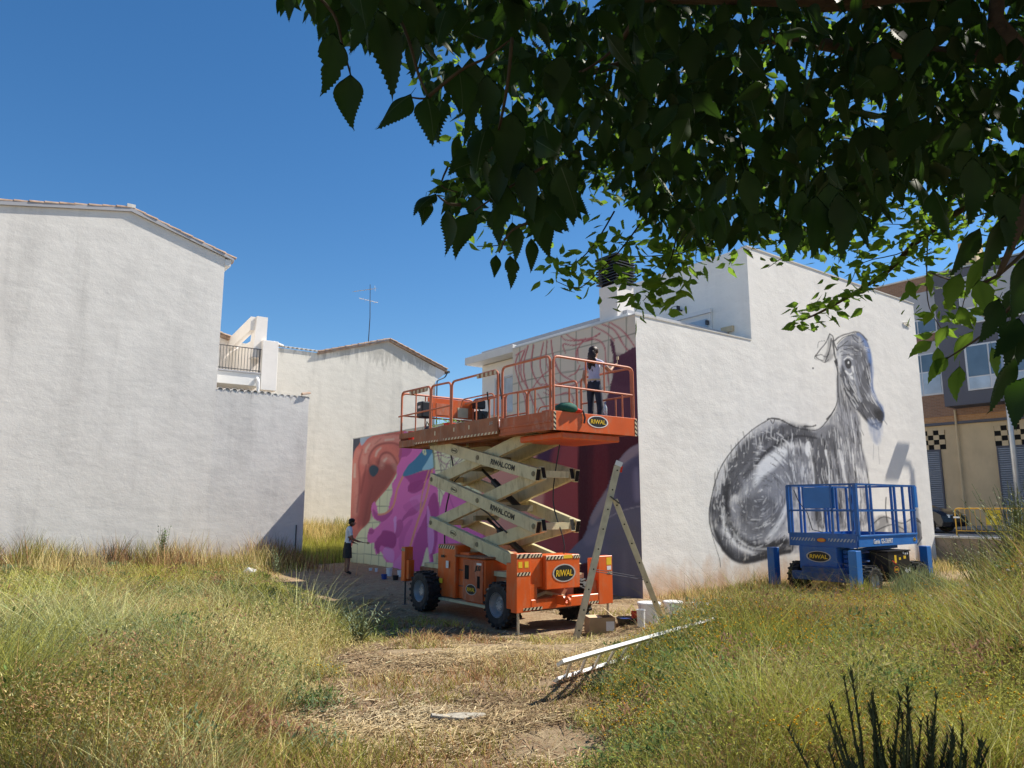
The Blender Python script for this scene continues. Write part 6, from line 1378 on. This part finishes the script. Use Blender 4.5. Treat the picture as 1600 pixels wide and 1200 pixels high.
def broad(nc, y0, y1, fx, hfn, seed):
    """clumps of broader leaved weeds"""
    cx, cy = sample(nc, y0, y1, fx, 1.2); per = 260; P = []; cols = np.array([(.13,.20,.06), (.19,.25,.13), (.10,.15,.04), (.34,.30,.12), (.30,.17,.10)])
    ci = RNG.integers(0, 5, nc); r = RNG.uniform(.12, .42, nc); h = RNG.uniform(.25, .62, nc)
    x = np.repeat(cx, per)+RNG.normal(0, 1, nc*per)*np.repeat(r, per)*.55; y = np.repeat(cy, per)+RNG.normal(0, 1, nc*per)*np.repeat(r, per)*.55
    k = free(x, y); hh = np.repeat(h, per); cc = np.repeat(ci, per); x, y, hh, cc = x[k], y[k], hh[k], cc[k]; n = len(x)
    z = zg(x, y)+hh*RNG.random(n)**.7*hfn(x, y); d = np.hypot(x, y); L = (.03+.0022*d)*(.5+RNG.random(n)); a = RNG.uniform(0, 6.283, n); e = RNG.uniform(-.3, 1.3, n)
    dv = np.stack([np.cos(a)*np.cos(e), np.sin(a)*np.cos(e), np.sin(e)], 1)*L[:, None]; sv = np.stack([-np.sin(a), np.cos(a), RNG.normal(0, .4, n)], 1)*(L*.16)[:, None]; p = np.stack([x, y, z], 1)
    V = np.stack([p, p+dv*.5+sv, p+dv, p+dv*.5-sv], 1).reshape(-1, 3); F = ((np.arange(n)*4)[:, None, None]+np.array([[0,1,2],[0,2,3]])[None]).reshape(-1, 3)
    c = cols[cc]*(1+RNG.normal(0, .22, (n, 1))); return V, F, np.repeat(np.column_stack([np.clip(c, .01, .9), np.ones(n)]), 4, axis=0)
V, F, C = merge([broad(150, 4.6, 24, FL, hL, 3), broad(130, 4.6, 17, FR, hR, 5)])
o = np_mesh('broadleaf_weeds', V, F, GM, col=C); setp(o, 'clumps of broader leaved weeds standing in the grass', kind='stuff')
# rusty dry weeds along the foot of the left wall
def wall_band(n, s0, s1, tt, dd, hh, cols, wts, seed, side=-1, wk=.8):
    s = RNG.uniform(s0, s1, n); t = tt-np.abs(RNG.normal(0, dd, n))-.06; x = AX+.8*s-.6*t; y = AY+.6*s+.8*t; k = (np.abs(x) < .85*y+1); x, y = x[k], y[k]; n = len(x)
    h = (hh[0]+(hh[1]-hh[0])*RNG.random(n)**2)*(.3+1.4*np.clip(fbm(x, y, 1.1, 2)-.15,0,1)); d = np.hypot(x, y); return tri_blades(x, y, h, (.003+.0008*d)*wk*np.ones(n), RNG.uniform(.1,.6,n), RNG.uniform(0,6.28,n), pal(n, cols, wts, x, y, seed))
parts = [wall_band(14000, -15, -2.2, LT, 1.6, (.3,1.35), [RUST, STRAW, OLIVE, (.10,.07,.05)], [1.2,1,.9,.7], 31), wall_band(7000, .1, 14.6, 0, .7, (.08,.5), [STRAW, OLIVE, RUST, GREEN], [1.6,.8,.6,.4], 33), wall_band(5000, 3.2, 8, -2.9, .35, (.2,.75), [OLIVE, GREEN, GREY_G, STRAW], [1,1,1.2,.6], 35)]
# the field seen between the two houses
s = RNG.uniform(-2.5, 9, 24000); t = RNG.uniform(15.5, 23.8, 24000); k = ~((s > -.2) & (t < 16.05)) & ~((s < -1.8) & (t > LT-.1)); s, t = s[k], t[k]; x = AX+.8*s-.6*t; y = AY+.6*s+.8*t; n = len(x)
parts.append(tri_blades(x, y, RNG.uniform(.25,.8,n), .022*np.ones(n), RNG.uniform(.1,.4,n), RNG.uniform(0,6.28,n), pal(n, [YGRN, STRAW, OLIVE, GREEN], [1.3,1.2,.7,.8], x, y, 41)))
V, F, C = merge(parts); o = np_mesh('dry_weeds', V, F, GM, col=C); setp(o, 'rusty and straw coloured weeds along the feet of the walls', kind='stuff')
# straw litter on the path and low tufts
def litter(n, y0, y1, fx, L=(.03,.20)):
    x, y = sample(n, y0, y1, fx, 1.5); k = free(x, y) & (fbm(x+3, y+8, 1.1, 4)+RNG.normal(0, .07, len(x)) > .495); x, y = x[k], y[k]; n = len(x); az = RNG.uniform(0, math.pi, n); l = RNG.uniform(*L, n)/2; d = np.hypot(x, y); w_ = (.0006+.00030*d)*(.5+RNG.random(n))
    z = zg(x, y)+RNG.uniform(0, .025, n); tz = RNG.normal(0, .18, n)*l; dx, dy = np.cos(az)*l, np.sin(az)*l; px, py = -np.sin(az)*w_, np.cos(az)*w_
    V = np.stack([np.stack([x-dx-px, y-dy-py, z-tz], 1), np.stack([x-dx+px, y-dy+py, z-tz+.003], 1), np.stack([x+dx+px, y+dy+py, z+tz+.003], 1), np.stack([x+dx-px, y+dy-py, z+tz], 1)], 1).reshape(-1, 3)
    b = (np.arange(n)*4)[:, None, None]; F = (b+np.array([[0,1,2],[0,2,3]])[None]).reshape(-1, 3); c = pal(n, [(.50,.39,.22), (.40,.29,.165), (.26,.18,.11), (.57,.47,.30)], [1.1,1,1,.45], x, y, 51); return V, F, np.repeat(np.column_stack([c, np.ones(n)]), 4, axis=0)
FPX = None
FP_ = lambda y: (xL(y)-.5, xR(y)+.6)
s = RNG.uniform(-8, 14.5, 30000); t = RNG.uniform(-4.5, 15, 30000)
V, F, C = merge([litter(120000, 4.2, 17, FP_), litter(20000, 9, 30, lambda y: (xL(y)-.5, 2+.62*(y-10)))]); o = np_mesh('straw', V, F, GM, col=C); setp(o, 'trampled dry straw scattered over the bare path', kind='stuff')
V, F, C = merge([field(42000, 4.2, 15, FP_, (.03,.20), [STRAW, OLIVE, YGRN, RUST], [1.5,1.0,.6,.5], hfn=lambda x, y: np.clip(fbm(x+5, y+9, .8, 3)*3.2-1.2, 0, 1.6), seed=61, pw=1.4, lean=(.3,1.2))]); o = np_mesh('low_tufts', V, F, GM, col=C); setp(o, 'low dry tufts on the trampled path', kind='stuff')
# yellow and white flower heads
def flowers(n, y0, y1, fx, thr, seed, col, r0=.006):
    x, y = sample(n, y0, y1, fx, 1.2); k = free(x, y) & (fbm(x+seed, y, .5, 3) > thr); x, y = x[k], y[k]; n = len(x); z = zg(x, y)+RNG.uniform(.15,.5,n)*edge_h(x, y); r = r0+.0006*np.hypot(x, y)
    O = np.array([(1,0,0),(0,1,0),(-1,0,0),(0,-1,0),(0,0,.7),(0,0,-.7)]); V = (np.stack([x, y, z], 1)[:, None]+O[None]*r[:, None, None]).reshape(-1, 3)
    T = np.array([(0,1,4),(1,2,4),(2,3,4),(3,0,4),(1,0,5),(2,1,5),(3,2,5),(0,3,5)]); F = ((np.arange(n)*6)[:, None, None]+T[None]).reshape(-1, 3); c = np.array(col)*(1+RNG.normal(0,.15,(n,1))); return V, F, np.repeat(np.column_stack([np.clip(c,0,.9), np.ones(n)]), 6, axis=0)
V, F, C = merge([flowers(5200, 4.3, 8.0, FL, .54, 3, (.72,.44,.02)), flowers(6000, 4.3, 9, FR, .53, 8, (.72,.40,.02)), flowers(2600, 12, 17, lambda y: (4+0*y, 13+0*y), .55, 12, (.62,.36,.03)), flowers(350, 7, 13, lambda y: (4+0*y, 9+0*y), .52, 15, (.72,.68,.60), .012)])
o = np_mesh('flower_heads', V, F, GM, col=C); setp(o, 'small yellow and pale flower heads scattered through the grass', kind='stuff')

# individual weeds that stand out
def leafy_weed(label, x, y, h, n, spread, cols, name='tall_weed', lw=.02, ll=.12, zoff=0):
    z0 = gz(x, y)+zoff; o = thing(name, label, 'weed', x, y, z0, world=True); q = MB(); L = MB(); rr = random.Random(int(x*100)+int(y*10))
    for k in range(n):
        a = rr.uniform(0, 6.28); rx = rr.uniform(0, spread); tip = Vector((x+math.cos(a)*rx, y+math.sin(a)*rx, z0+h*rr.uniform(.6, 1))); b = Vector((x+rr.uniform(-.05,.05), y+rr.uniform(-.05,.05), z0)); m_ = b.lerp(tip, .5)+Vector((0,0,h*.06)); q.tube([b, m_, tip], [.008,.006,.003], 5)
        for i in range(12):
            u = .15+.85*i/12; p = (b.lerp(m_, u*2) if u < .5 else m_.lerp(tip, u*2-1)); aa = rr.uniform(0, 6.28); d = Vector((math.cos(aa), math.sin(aa), rr.uniform(.2,.9))).normalized()*ll*(1.15-u*.7); sd = d.cross(Vector((0,0,1))).normalized()*lw*(1.1-u*.5)
            L.add([p, p+d*.45+sd, p+d, p+d*.45-sd], [(0,1,2,3)])
    q.build('stem', cols[0], o); L.build('leaves', cols[1], o); return o
wg = mat('weed_green', (.11,.17,.05), .7, var=.2, vs=8); wgd = mat('weed_dusty', (.17,.22,.12), .7, var=.2, vs=8); wst = mat('weed_stem', (.16,.17,.07), .7)
wp_ = at(250, 905, 25.6); leafy_weed('tall bushy green weed rising against the foot of the grey gable wall', wp_[0], wp_[1], 1.6, 14, .30, (wst, wg), ll=.2, lw=.03)
wp_ = at(432, 890, 24.5); leafy_weed('slender green weed in the corner shadow of the low wall', wp_[0], wp_[1], .95, 8, .3, (wst, wgd), ll=.16)
for i, (px, py, lab) in enumerate(((510, 985, 'dusty green weed clump at the shaded edge left of the path'), (560, 1010, 'second dusty weed clump just right of the first at the shade edge'))):
    g_ = gp(px, py); leafy_weed(lab, g_.x, g_.y, .6, 22, .55, (wst, wgd), name='weed_clump', ll=.1, lw=.012)
for i, (px, py, yy_, h_, lab) in enumerate(((1560, 960, 9.2, 1.25, 'bushy olive shrub on the bank at the right edge'), (1500, 900, 12.5, 1.3, 'olive shrub on the bank below the yellow barrier'), (1590, 880, 11.5, 1.5, 'pale green broom shrub hiding the end of the barrier'))):
    x_ = (px-800)/FP*yy_*1.02; leafy_weed(lab, x_, yy_, h_, 60, .75, (wst, mat('broom_green', (.16,.19,.055), .7, var=.3, vs=6)), name='broom_shrub', ll=.11, lw=.012)
# dark spiky plant close to the viewer
dk = mat('dark_broom', (.085,.085,.03), .8, var=.3, vs=20)
x_, y_ = 1.56, 3.15; z0 = gz(x_, y_); o = thing('spiky_plant', 'dark spiky broom plant close by at the bottom right, in the shade of the tree', 'plant', x_, y_, z0, world=True)
rr = random.Random(8)
for k in range(80):
    bx, by = x_+rr.uniform(-.10,.12), y_+rr.uniform(-.12,.12); lx = max(-.2, min(.24, rr.gauss(.03,.10)))+(bx-x_)*1.5; h_ = rr.uniform(.20,.62)*(1.1-abs(lx+.08)*1.4)+.24; q = MB()
    pts = [Vector((bx, by, z0)), Vector((bx+lx*.35, by, z0+h_*.45)), Vector((bx+lx*.7, by+rr.uniform(-.04,.04), z0+h_*.8)), Vector((bx+lx, by, z0+h_*1.12))]; q.tube(pts, [.006,.007,.006,.002], 5)
    for i in range(110):
        u = rr.uniform(.1, 1); j = min(int(u*3), 2); p = pts[j].lerp(pts[j+1], u*3-j); a = rr.uniform(0, 6.28); d = Vector((math.cos(a)*.8, math.sin(a)*.8, 1)).normalized()*rr.uniform(.02,.055); sd = Vector((-math.sin(a), math.cos(a), 0))*.0045; q.add([p-sd, p+sd, p+d], [(0,1,2)])
    q.build('spike', dk, o)

# ============================================================ TREE OVERHEAD
def leaf_mesh(name, seed, lobes=0, teeth=15, W=.52, m=None):
    """mulberry leaf of unit length hanging along -Z from the stalk at the origin, folded on the midrib, toothed edge, drip tip"""
    rr = random.Random(seed); V = []; F = []
    n = teeth; bend = rr.uniform(.05,.42); fold = rr.uniform(.12,.32); tw = rr.uniform(-.8,.8)
    xb = rr.uniform(-.10,.10)
    def wid(u): 
        w_ = W/2*(math.sin(min(1, u/.33)*math.pi/2)**.7)*(1-max(0, (u-.33)/.67)**1.3)**1.3
        if lobes: w_ *= 1-.30*math.exp(-((u-.48)/.06)**2)
        return w_
    ctr = []; 
    for i in range(n+1):
        u = i/n*.93; ctr.append((xb*math.sin(u*3.0), -bend*4*u*(1-u)*.5-bend*u*u, -u))
    ctr.append((rr.uniform(-.03,.03), -bend*1.1, -1.0)); N = len(ctr); V += ctr
    for sgn in (-1, 1):
        b0 = len(V)
        for i in range(n+1):
            u = i/n*.93; w_ = wid(u); cx, cy, cz = ctr[i]; zz = cz+(.06 if i == 0 else 0)+.05*w_/W; a = tw*u
            V.append((cx+sgn*w_*math.cos(a), cy+w_*fold+sgn*w_*math.sin(a)*.4, zz)); V.append((cx+sgn*(w_+.010*rr.uniform(.3,1.3))*math.cos(a), cy+(w_+.02)*fold, zz-.052 if i < n else zz-.02))
        for i in range(n):
            a, b = i, i+1; c, t, d = b0+2*i, b0+2*i+1, b0+2*i+2; F.append((a, b, d, c) if sgn > 0 else (a, c, d, b)); F.append((c, d, t) if sgn > 0 else (c, t, d))
        F.append((n, N-1, b0+2*n) if sgn > 0 else (n, b0+2*n, N-1))
    # stalk
    k = len(V); V += [(-.008,0,0),(.008,0,0),(.006,.02,.22),(-.006,.02,.22)]; F.append((k, k+1, k+2, k+3))
    nf = len(F); k = len(V)
    for i in range(N): cx, cy, cz = ctr[i]; w2 = .010*(1-i/N)+.002; V += [(-w2, cy-.006, cz), (w2, cy-.006, cz)]
    for i in range(N-1): F.append((k+2*i, k+2*i+1, k+2*i+3, k+2*i+2))
    me = bpy.data.meshes.new(name); me.from_pydata(V, [], F); me.materials.append(m); me.materials.append(RIB); me.polygons.foreach_set('material_index', [0]*nf+[1]*(len(F)-nf)); me.polygons.foreach_set('use_smooth', [True]*len(F)); return me
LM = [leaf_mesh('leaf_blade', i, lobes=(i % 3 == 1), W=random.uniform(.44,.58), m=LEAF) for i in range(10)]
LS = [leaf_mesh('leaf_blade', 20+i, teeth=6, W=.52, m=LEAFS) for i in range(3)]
tr = thing('mulberry_tree', 'mulberry tree whose dark drooping leafy branches hang over the top and right of the view', 'tree', 4.6, .6, gz(4.6, .6), world=True)
T0 = Vector((4.6, .6, gz(4.6, .6)-.1))
q = MB(); q.tube([T0, T0+Vector((-.05,.05,1.2)), T0+Vector((-.1,.15,2.4)), T0+Vector((-.25,.4,3.3))], [.26,.20,.17,.15], 12); q.build('trunk', BARK, tr, smooth=True)
CR = T0+Vector((-.25,.4,3.3))
def br(pts, r0, r1, nm='branch', m=BARK):
    pts = [Vector(p) for p in pts]; P = Canvas.smooth([tuple(p) for p in pts], False, 4) if len(pts) > 2 else [tuple(p) for p in pts]; n = len(P); q = MB(); q.tube([tuple(p) for p in P], [r0+(r1-r0)*i/(n-1) for i in range(n)], 7); q.build(nm, m, tr, smooth=True); return [Vector(p) for p in P]
A_ = lambda px, py, y: Vector(at(px, py, y))
leaves = []        # (position, size, tip direction, face yaw, kind)
def drop(p, L, spread=.45, kind=0, tip=None):
    d = Vector((random.gauss(0, spread), random.gauss(0, spread), -1.0)) if tip is None else tip
    leaves.append((p.copy(), L, d.normalized(), (random.uniform(0, 6.283) if kind else random.gauss(0, .85)+(math.pi if random.random() < .25 else 0)), kind))
limb1 = br([CR, A_(1500,-40,2.0), A_(1250,-16,1.9), A_(1000,-10,2.0), A_(760,-40,2.1)], .06, .012)
limb2 = br([CR, A_(1700,60,3.2), A_(1400,80,3.4), A_(1150,60,3.5), A_(900,120,3.6)], .06, .015)
limb3 = br([CR, A_(1750,150,3.6), A_(1600,265,4.0), A_(1450,362,4.2), A_(1385,425,4.3), A_(1300,478,4.4), A_(1255,500,4.4)], .035, .004)
limb4 = br([CR, A_(1700,-100,1.8), A_(1640,150,1.75), A_(1600,330,1.75), A_(1560,430,1.8)], .03, .006)
inner = [br([A_(990,20,2.2), A_(975,60,2.2), A_(930,100,2.3), A_(905,112,2.3)], .008, .003, 'twig', TWIG)]
# dark mass: outline in the photograph, filled through real depth
MASS = np.array([(425,-60),(440,25),(470,20),(500,62),(560,90),(600,60),(650,110),(665,175),(730,225),(690,300),(715,345),(790,370),(850,385),(895,340),(915,300),(960,300),(1000,340),(1040,385),(1090,400),(1150,400),(1190,370),(1230,385),(1290,400),(1350,380),(1400,325),(1450,305),(1500,325),(1540,350),(1590,370),(1640,420),(1700,400),(1700,-60)], float)
def inpoly(P, x, y):
    c = False; n = len(P); j = n-1
    for i in range(n):
        if ((P[i][1] > y) != (P[j][1] > y)) and x < (P[j][0]-P[i][0])*(y-P[i][1])/(P[j][1]-P[i][1])+P[i][0]: c = not c
        j = i
    return c
def grow_mass(n, d0, d1, L0, L1, margin=0.0):
    k = 0; tries = 0
    while k < n and tries < n*30:
        tries += 1; px = random.uniform(420, 1690); py = random.uniform(-60, 400); D = random.uniform(d0, d1); L = random.uniform(L0, L1); lp = L/D*FP
        if not (inpoly(MASS, px, py) and inpoly(MASS, px, py+lp*.75)): continue
        if 560 < px < 960 and py > 60 and random.random() < .40 and not (700 < px < 900 and py > 180): continue
        if mnoise.noise(Vector((px*.012, py*.016, 3.3)))*.6+mnoise.noise(Vector((px*.035, py*.04, 1.3)))*.6 < -.25: continue
        drop(A_(px, py, D), L, .62); k += 1
grow_mass(460, 1.6, 2.4, .07, .14); grow_mass(2600, 2.4, 3.8, .06, .13); grow_mass(3300, 3.6, 5.0, .07, .14)
for _k in range(1500):
    px_, py_ = random.uniform(640, 1680), random.uniform(0, 420)
    if inpoly(MASS, px_, py_-20): drop(A_(px_, py_, random.uniform(4.6, 5.4)), random.uniform(.07, .11), .9, 1, tip=Vector((random.gauss(0,.9), random.gauss(0,.6), random.uniform(-.9,.3))))
# hanging fringe leaves placed along shoots
def fringe(pts, D, L, tips=None):
    P = [A_(px, py, D) for px, py in pts]
    if len(P) > 1: br(P, .004, .002, 'twig', TWIG)
    return P
for (px, py, D, L, dx) in [(455,-10,1.6,.07,-.1),(480,-5,1.6,.06,.2),(520,55,1.55,.15,-.12),(548,120,1.55,.125,.12),(590,20,1.6,.19,.05),(575,15,1.55,.12,-.4),(640,150,1.6,.12,-.65),(668,155,1.55,.13,.02),(650,60,1.7,.10,-.25),(690,160,1.6,.125,.2),
                           (716,105,1.65,.14,.0),(735,95,1.7,.16,-.1),(760,120,1.7,.15,-.15),(630,0,1.7,.10,.3),(615,-20,1.6,.13,0),(560,-20,1.5,.12,.2),(700,10,1.7,.14,-.1),(540,-30,1.6,.12,0),(500,-40,1.6,.12,.1),
                           (680,305,1.9,.10,-.45),(700,330,1.8,.11,-.35),(738,335,1.85,.125,-.3),(665,310,1.9,.09,-.1),(775,400,2.1,.075,-.1),(797,402,2.05,.095,.05),(830,375,2.0,.09,.1),(850,345,2.0,.11,.15),(800,350,1.9,.10,-.1),(770,330,1.9,.10,.1),
                           (745,235,1.8,.11,-.9),(780,250,1.8,.13,-.3),(820,260,1.8,.15,.1),(860,270,1.8,.15,.2),(790,290,1.85,.14,-.2),(840,310,1.85,.13,0),(880,300,1.9,.10,.25),(760,200,1.75,.15,-.1),(800,180,1.75,.17,0),(850,190,1.7,.16,.1),
                           (1128,335,1.8,.11,.0),(1118,320,1.8,.10,-.2),(1235,345,1.7,.09,-.1),(1275,310,1.7,.155,-.1),(1255,300,1.7,.12,-.3),(1310,305,1.65,.16,.05),(1330,320,1.7,.13,.12),(1295,290,1.7,.13,0),(1175,330,1.9,.09,.15),(1090,330,1.9,.09,.0),
                           (1460,300,1.7,.14,.1),(1520,250,1.6,.16,-.1),(1560,300,1.6,.15,.1),(1430,280,1.8,.12,-.15)]:
    p = A_(px, py, D); leaves.append((p, L, Vector((dx, random.uniform(-.15,.15), -1)).normalized(), random.uniform(-.5,.5)+(math.pi if random.random() < .3 else 0), 0))
for pts in ([(470,-30),(520,20),(535,70),(548,118)],[(590,-20),(630,40),(655,120),(668,152),(640,152)],[(668,152),(720,110),(760,90),(800,60)],[(800,60),(790,150),(770,230),(745,235)],[(720,320),(700,318),(683,305)],[(850,340),(800,360),(780,395)],[(850,260),(800,290),(740,330)]): br([A_(a, b, 1.62 if b < 200 else 1.86) for a, b in pts], .005, .002, 'twig', TWIG)
br([A_(1010,-20,2.0), A_(985,40,2.0), A_(950,85,2.05), A_(910,112,2.1)], .008, .003, 'twig', BARK)
br([A_(1480,-20,1.9), A_(1250,-5,1.9), A_(1050,-12,1.9)], .035, .02)
# right side: big leaves low at the edge
for (px, py, D, L, dx) in [(1590,500,1.9,.13,-.9),(1600,455,1.9,.13,-1.2),(1600,520,1.9,.13,-.35),(1585,560,1.65,.13,-.15),(1610,590,1.6,.12,-.4),(1560,470,1.7,.12,-.6),(1530,440,1.8,.10,.1),(1500,430,1.9,.10,-.3),(1545,400,1.8,.11,-.2),(1480,560,2.1,.085,-.6),(1500,575,2.1,.10,.1),(1465,545,2.1,.08,.05),(1455,535,2.1,.07,-1.2),
                           (1610,400,1.6,.15,-.2),(1570,340,1.6,.14,-.1),(1530,360,1.7,.12,-.4),(1480,510,2.2,.07,-.7),(1500,480,2.2,.08,.4),(1520,520,2.1,.09,-.3),(1550,545,2.0,.09,.3),(1450,430,2.4,.08,.1),(1420,440,2.5,.07,.3)]:
    leaves.append((A_(px, py, D), L, Vector((dx, random.uniform(-.2,.2), -1)).normalized(), random.uniform(-.7,.7), 0 if L > .11 else 1))
br([A_(1660,430,1.7), A_(1590,470,1.75), A_(1540,520,1.9), A_(1480,560,2.1)], .006, .002, 'twig', TWIG); br([A_(1660,330,1.9), A_(1560,430,1.9), A_(1500,440,2.0), A_(1450,425,2.4)], .006, .002, 'twig', TWIG)
# sunlit small-leaved sprays further away
def spray(pts, n, L=.075, sp=.05, side=.9, r=.0045):
    P = [A_(*p) for p in pts]; Q = br(P, r, .0018, 'twig', TWIG)
    for k in range(n):
        u = random.random()**.8*(len(Q)-1); i = min(int(u), len(Q)-2); p = Q[i].lerp(Q[i+1], u-i)+Vector((random.gauss(0,sp), random.gauss(0,sp), random.gauss(0,sp*.7)))
        drop(p, L*random.uniform(.6,1.15), side, 1, tip=Vector((random.gauss(0,side), random.gauss(0,side*.7), random.uniform(-.9,.35))))
spray([(1600,265,4.0),(1450,362,4.2),(1385,425,4.3),(1300,478,4.4),(1255,500,4.4)], 120, .085, .07)
spray([(1500,330,4.2),(1420,390,4.1),(1350,410,4.1),(1330,440,4.1)], 90, .08, .10); spray([(1620,300,4.0),(1520,340,4.0),(1440,350,4.0),(1380,350,4.0)], 150, .08, .14); spray([(1450,362,4.2),(1448,430,4.2),(1452,480,4.2),(1475,520,4.2)], 34, .075, .06)
spray([(1600,380,3.8),(1520,440,3.9),(1500,500,3.9)], 70, .085, .12); spray([(1250,360,4.3),(1245,385,4.3),(1200,418,4.3)], 16, .06, .03); spray([(1380,330,4.2),(1300,360,4.2),(1240,370,4.2)], 70, .075, .09)
spray([(1060,350,3.6),(1050,400,3.6),(1030,440,3.6),(1005,470,3.6)], 120, .085, .09); spray([(1000,350,3.5),(970,390,3.5),(940,420,3.5),(905,450,3.5),(870,440,3.5)], 42, .075, .045); spray([(960,330,3.5),(930,380,3.5),(900,410,3.5),(875,415,3.5)], 40, .08, .05)
spray([(1130,340,3.8),(1080,390,3.8),(1020,400,3.8),(960,400,3.7)], 110, .08, .09); spray([(870,330,3.2),(830,345,3.2),(790,380,3.2),(745,385,3.2)], 26, .06, .03); spray([(1000,200,4.2),(950,240,4.2),(900,300,4.2)], 90, .08, .12); spray([(1100,280,4.4),(960,280,4.4),(900,260,4.4)], 90, .08, .14)
spray([(1380,120,4.6),(1350,160,4.6),(1340,60,4.6)], 60, .08, .12); spray([(1240,390,4.2),(1200,330,4.2),(1180,380,4.2)], 60, .075, .09); spray([(700,260,2.6),(690,290,2.6),(715,300,2.6)], 12, .05, .03)
# remaining crown, outside the frame, that keeps the branches in shade
n_ = 0; rr = random.Random(5)
crown = []
while n_ < 15000:
    x = rr.uniform(-2.2, 8.5); y = rr.uniform(-3.5, 5.2); z = rr.uniform(3.2, 7.6)
    if ((x-3.4)/5.4)**2+((y-1.0)/4.4)**2+((z-4.7)/2.9)**2 > 1: continue
    f = y*cP+(z-CAMH)*sP
    if f > .2:
        px, py = proj(x, y, z)
        if -300 < px < 1900 and -160 < py < 1400: 
            n_ += 1 if rr.random() < .3 else 0; continue
    crown.append((x, y, z)); n_ += 1
def leaf_mat4(p, L, d, yaw):
    zz_ = -d.normalized(); yy_ = Vector((0,-1,.15)); yy_ = (yy_-zz_*yy_.dot(zz_)).normalized(); xx_ = yy_.cross(zz_); M_ = Matrix((xx_, yy_, zz_)).transposed().to_4x4(); return Matrix.Translation(p) @ M_ @ Matrix.Rotation(yaw, 4, 'Z') @ Matrix.Scale(L, 4)
order = sorted(range(len(leaves)), key=lambda i: -leaves[i][1]/max(.3, (leaves[i][0]-Vector((0,0,CAMH))).length))
org = tr.matrix_world.inverted() if False else Matrix.Translation(-Vector(tr.location))
vis = 0; rest = {0: [], 1: []}
for i in order:
    p, L, d, yaw, kind = leaves[i]; px, py = proj(*p)
    if vis < 290 and kind == 0 and -40 < px < 1640 and -80 < py < 1200:
        o = bpy.data.objects.new('leaf', random.choice(LM)); COL.objects.link(o); o.parent = tr; o.matrix_local = org @ leaf_mat4(p, L, d, yaw); vis += 1
    else: rest[kind].append(i)
def join_leaves(idx, meshes, name, m, lab):
    V = []; F = []; b = 0
    data = []
    for me in meshes:
        vs = np.array([v.co[:] for v in me.vertices]); me.calc_loop_triangles(); fs = np.array([t.vertices[:] for t in me.loop_triangles]); data.append((vs, fs))
    for j, i in enumerate(idx):
        p, L, d, yaw, kind = leaves[i]; vs, fs = data[j % len(data)]; M = np.array(leaf_mat4(p-Vector(tr.location), L, d, yaw)); V.append(vs @ M[:3,:3].T + M[:3,3]); F.append(fs+b); b += len(vs)
    o = np_mesh(name, np.concatenate(V), np.concatenate(F), m, smooth=True); o.parent = tr; setp(o, lab, kind='stuff'); return o
join_leaves(rest[0], LM, 'foliage', LEAF, 'dark drooping leaves'); join_leaves(rest[1], LS, 'sunlit_foliage', LEAFS, 'small bright green sunlit leaves')
C_ = np.array(crown); n = len(C_); a = RNG.uniform(0, 6.283, n); tl = RNG.normal(0, .5, n); L = RNG.uniform(.16,.26,n)
dx = np.stack([np.cos(a)*np.cos(tl), np.sin(a)*np.cos(tl), np.sin(tl)], 1)*L[:, None]; sx = np.stack([-np.sin(a), np.cos(a), RNG.normal(0,.4,n)], 1)*(L*.36)[:, None]
V = np.stack([C_, C_+dx*.35+sx, C_+dx, C_+dx*.35-sx], 1).reshape(-1, 3)-np.array(tr.location); F = ((np.arange(n)*4)[:, None, None]+np.array([[0,1,2],[0,2,3]])[None]).reshape(-1, 3)
o = np_mesh('outer_crown', V, F, LEAF); o.parent = tr; setp(o, 'rest of the crown above and beside the viewer', kind='stuff')
for k in range(9):
    a_ = k*.7; e_ = Vector((3.4+math.cos(a_)*4, 1+math.sin(a_)*3.2, 5.2+(k % 3)*.5))
    if e_.y > 0 and abs(e_.x/e_.y) < .8 and e_.z < 2.1+e_.y*.9: continue
    br([CR, CR.lerp(e_, .5)+Vector((0,0,.4)), e_], .07, .015)
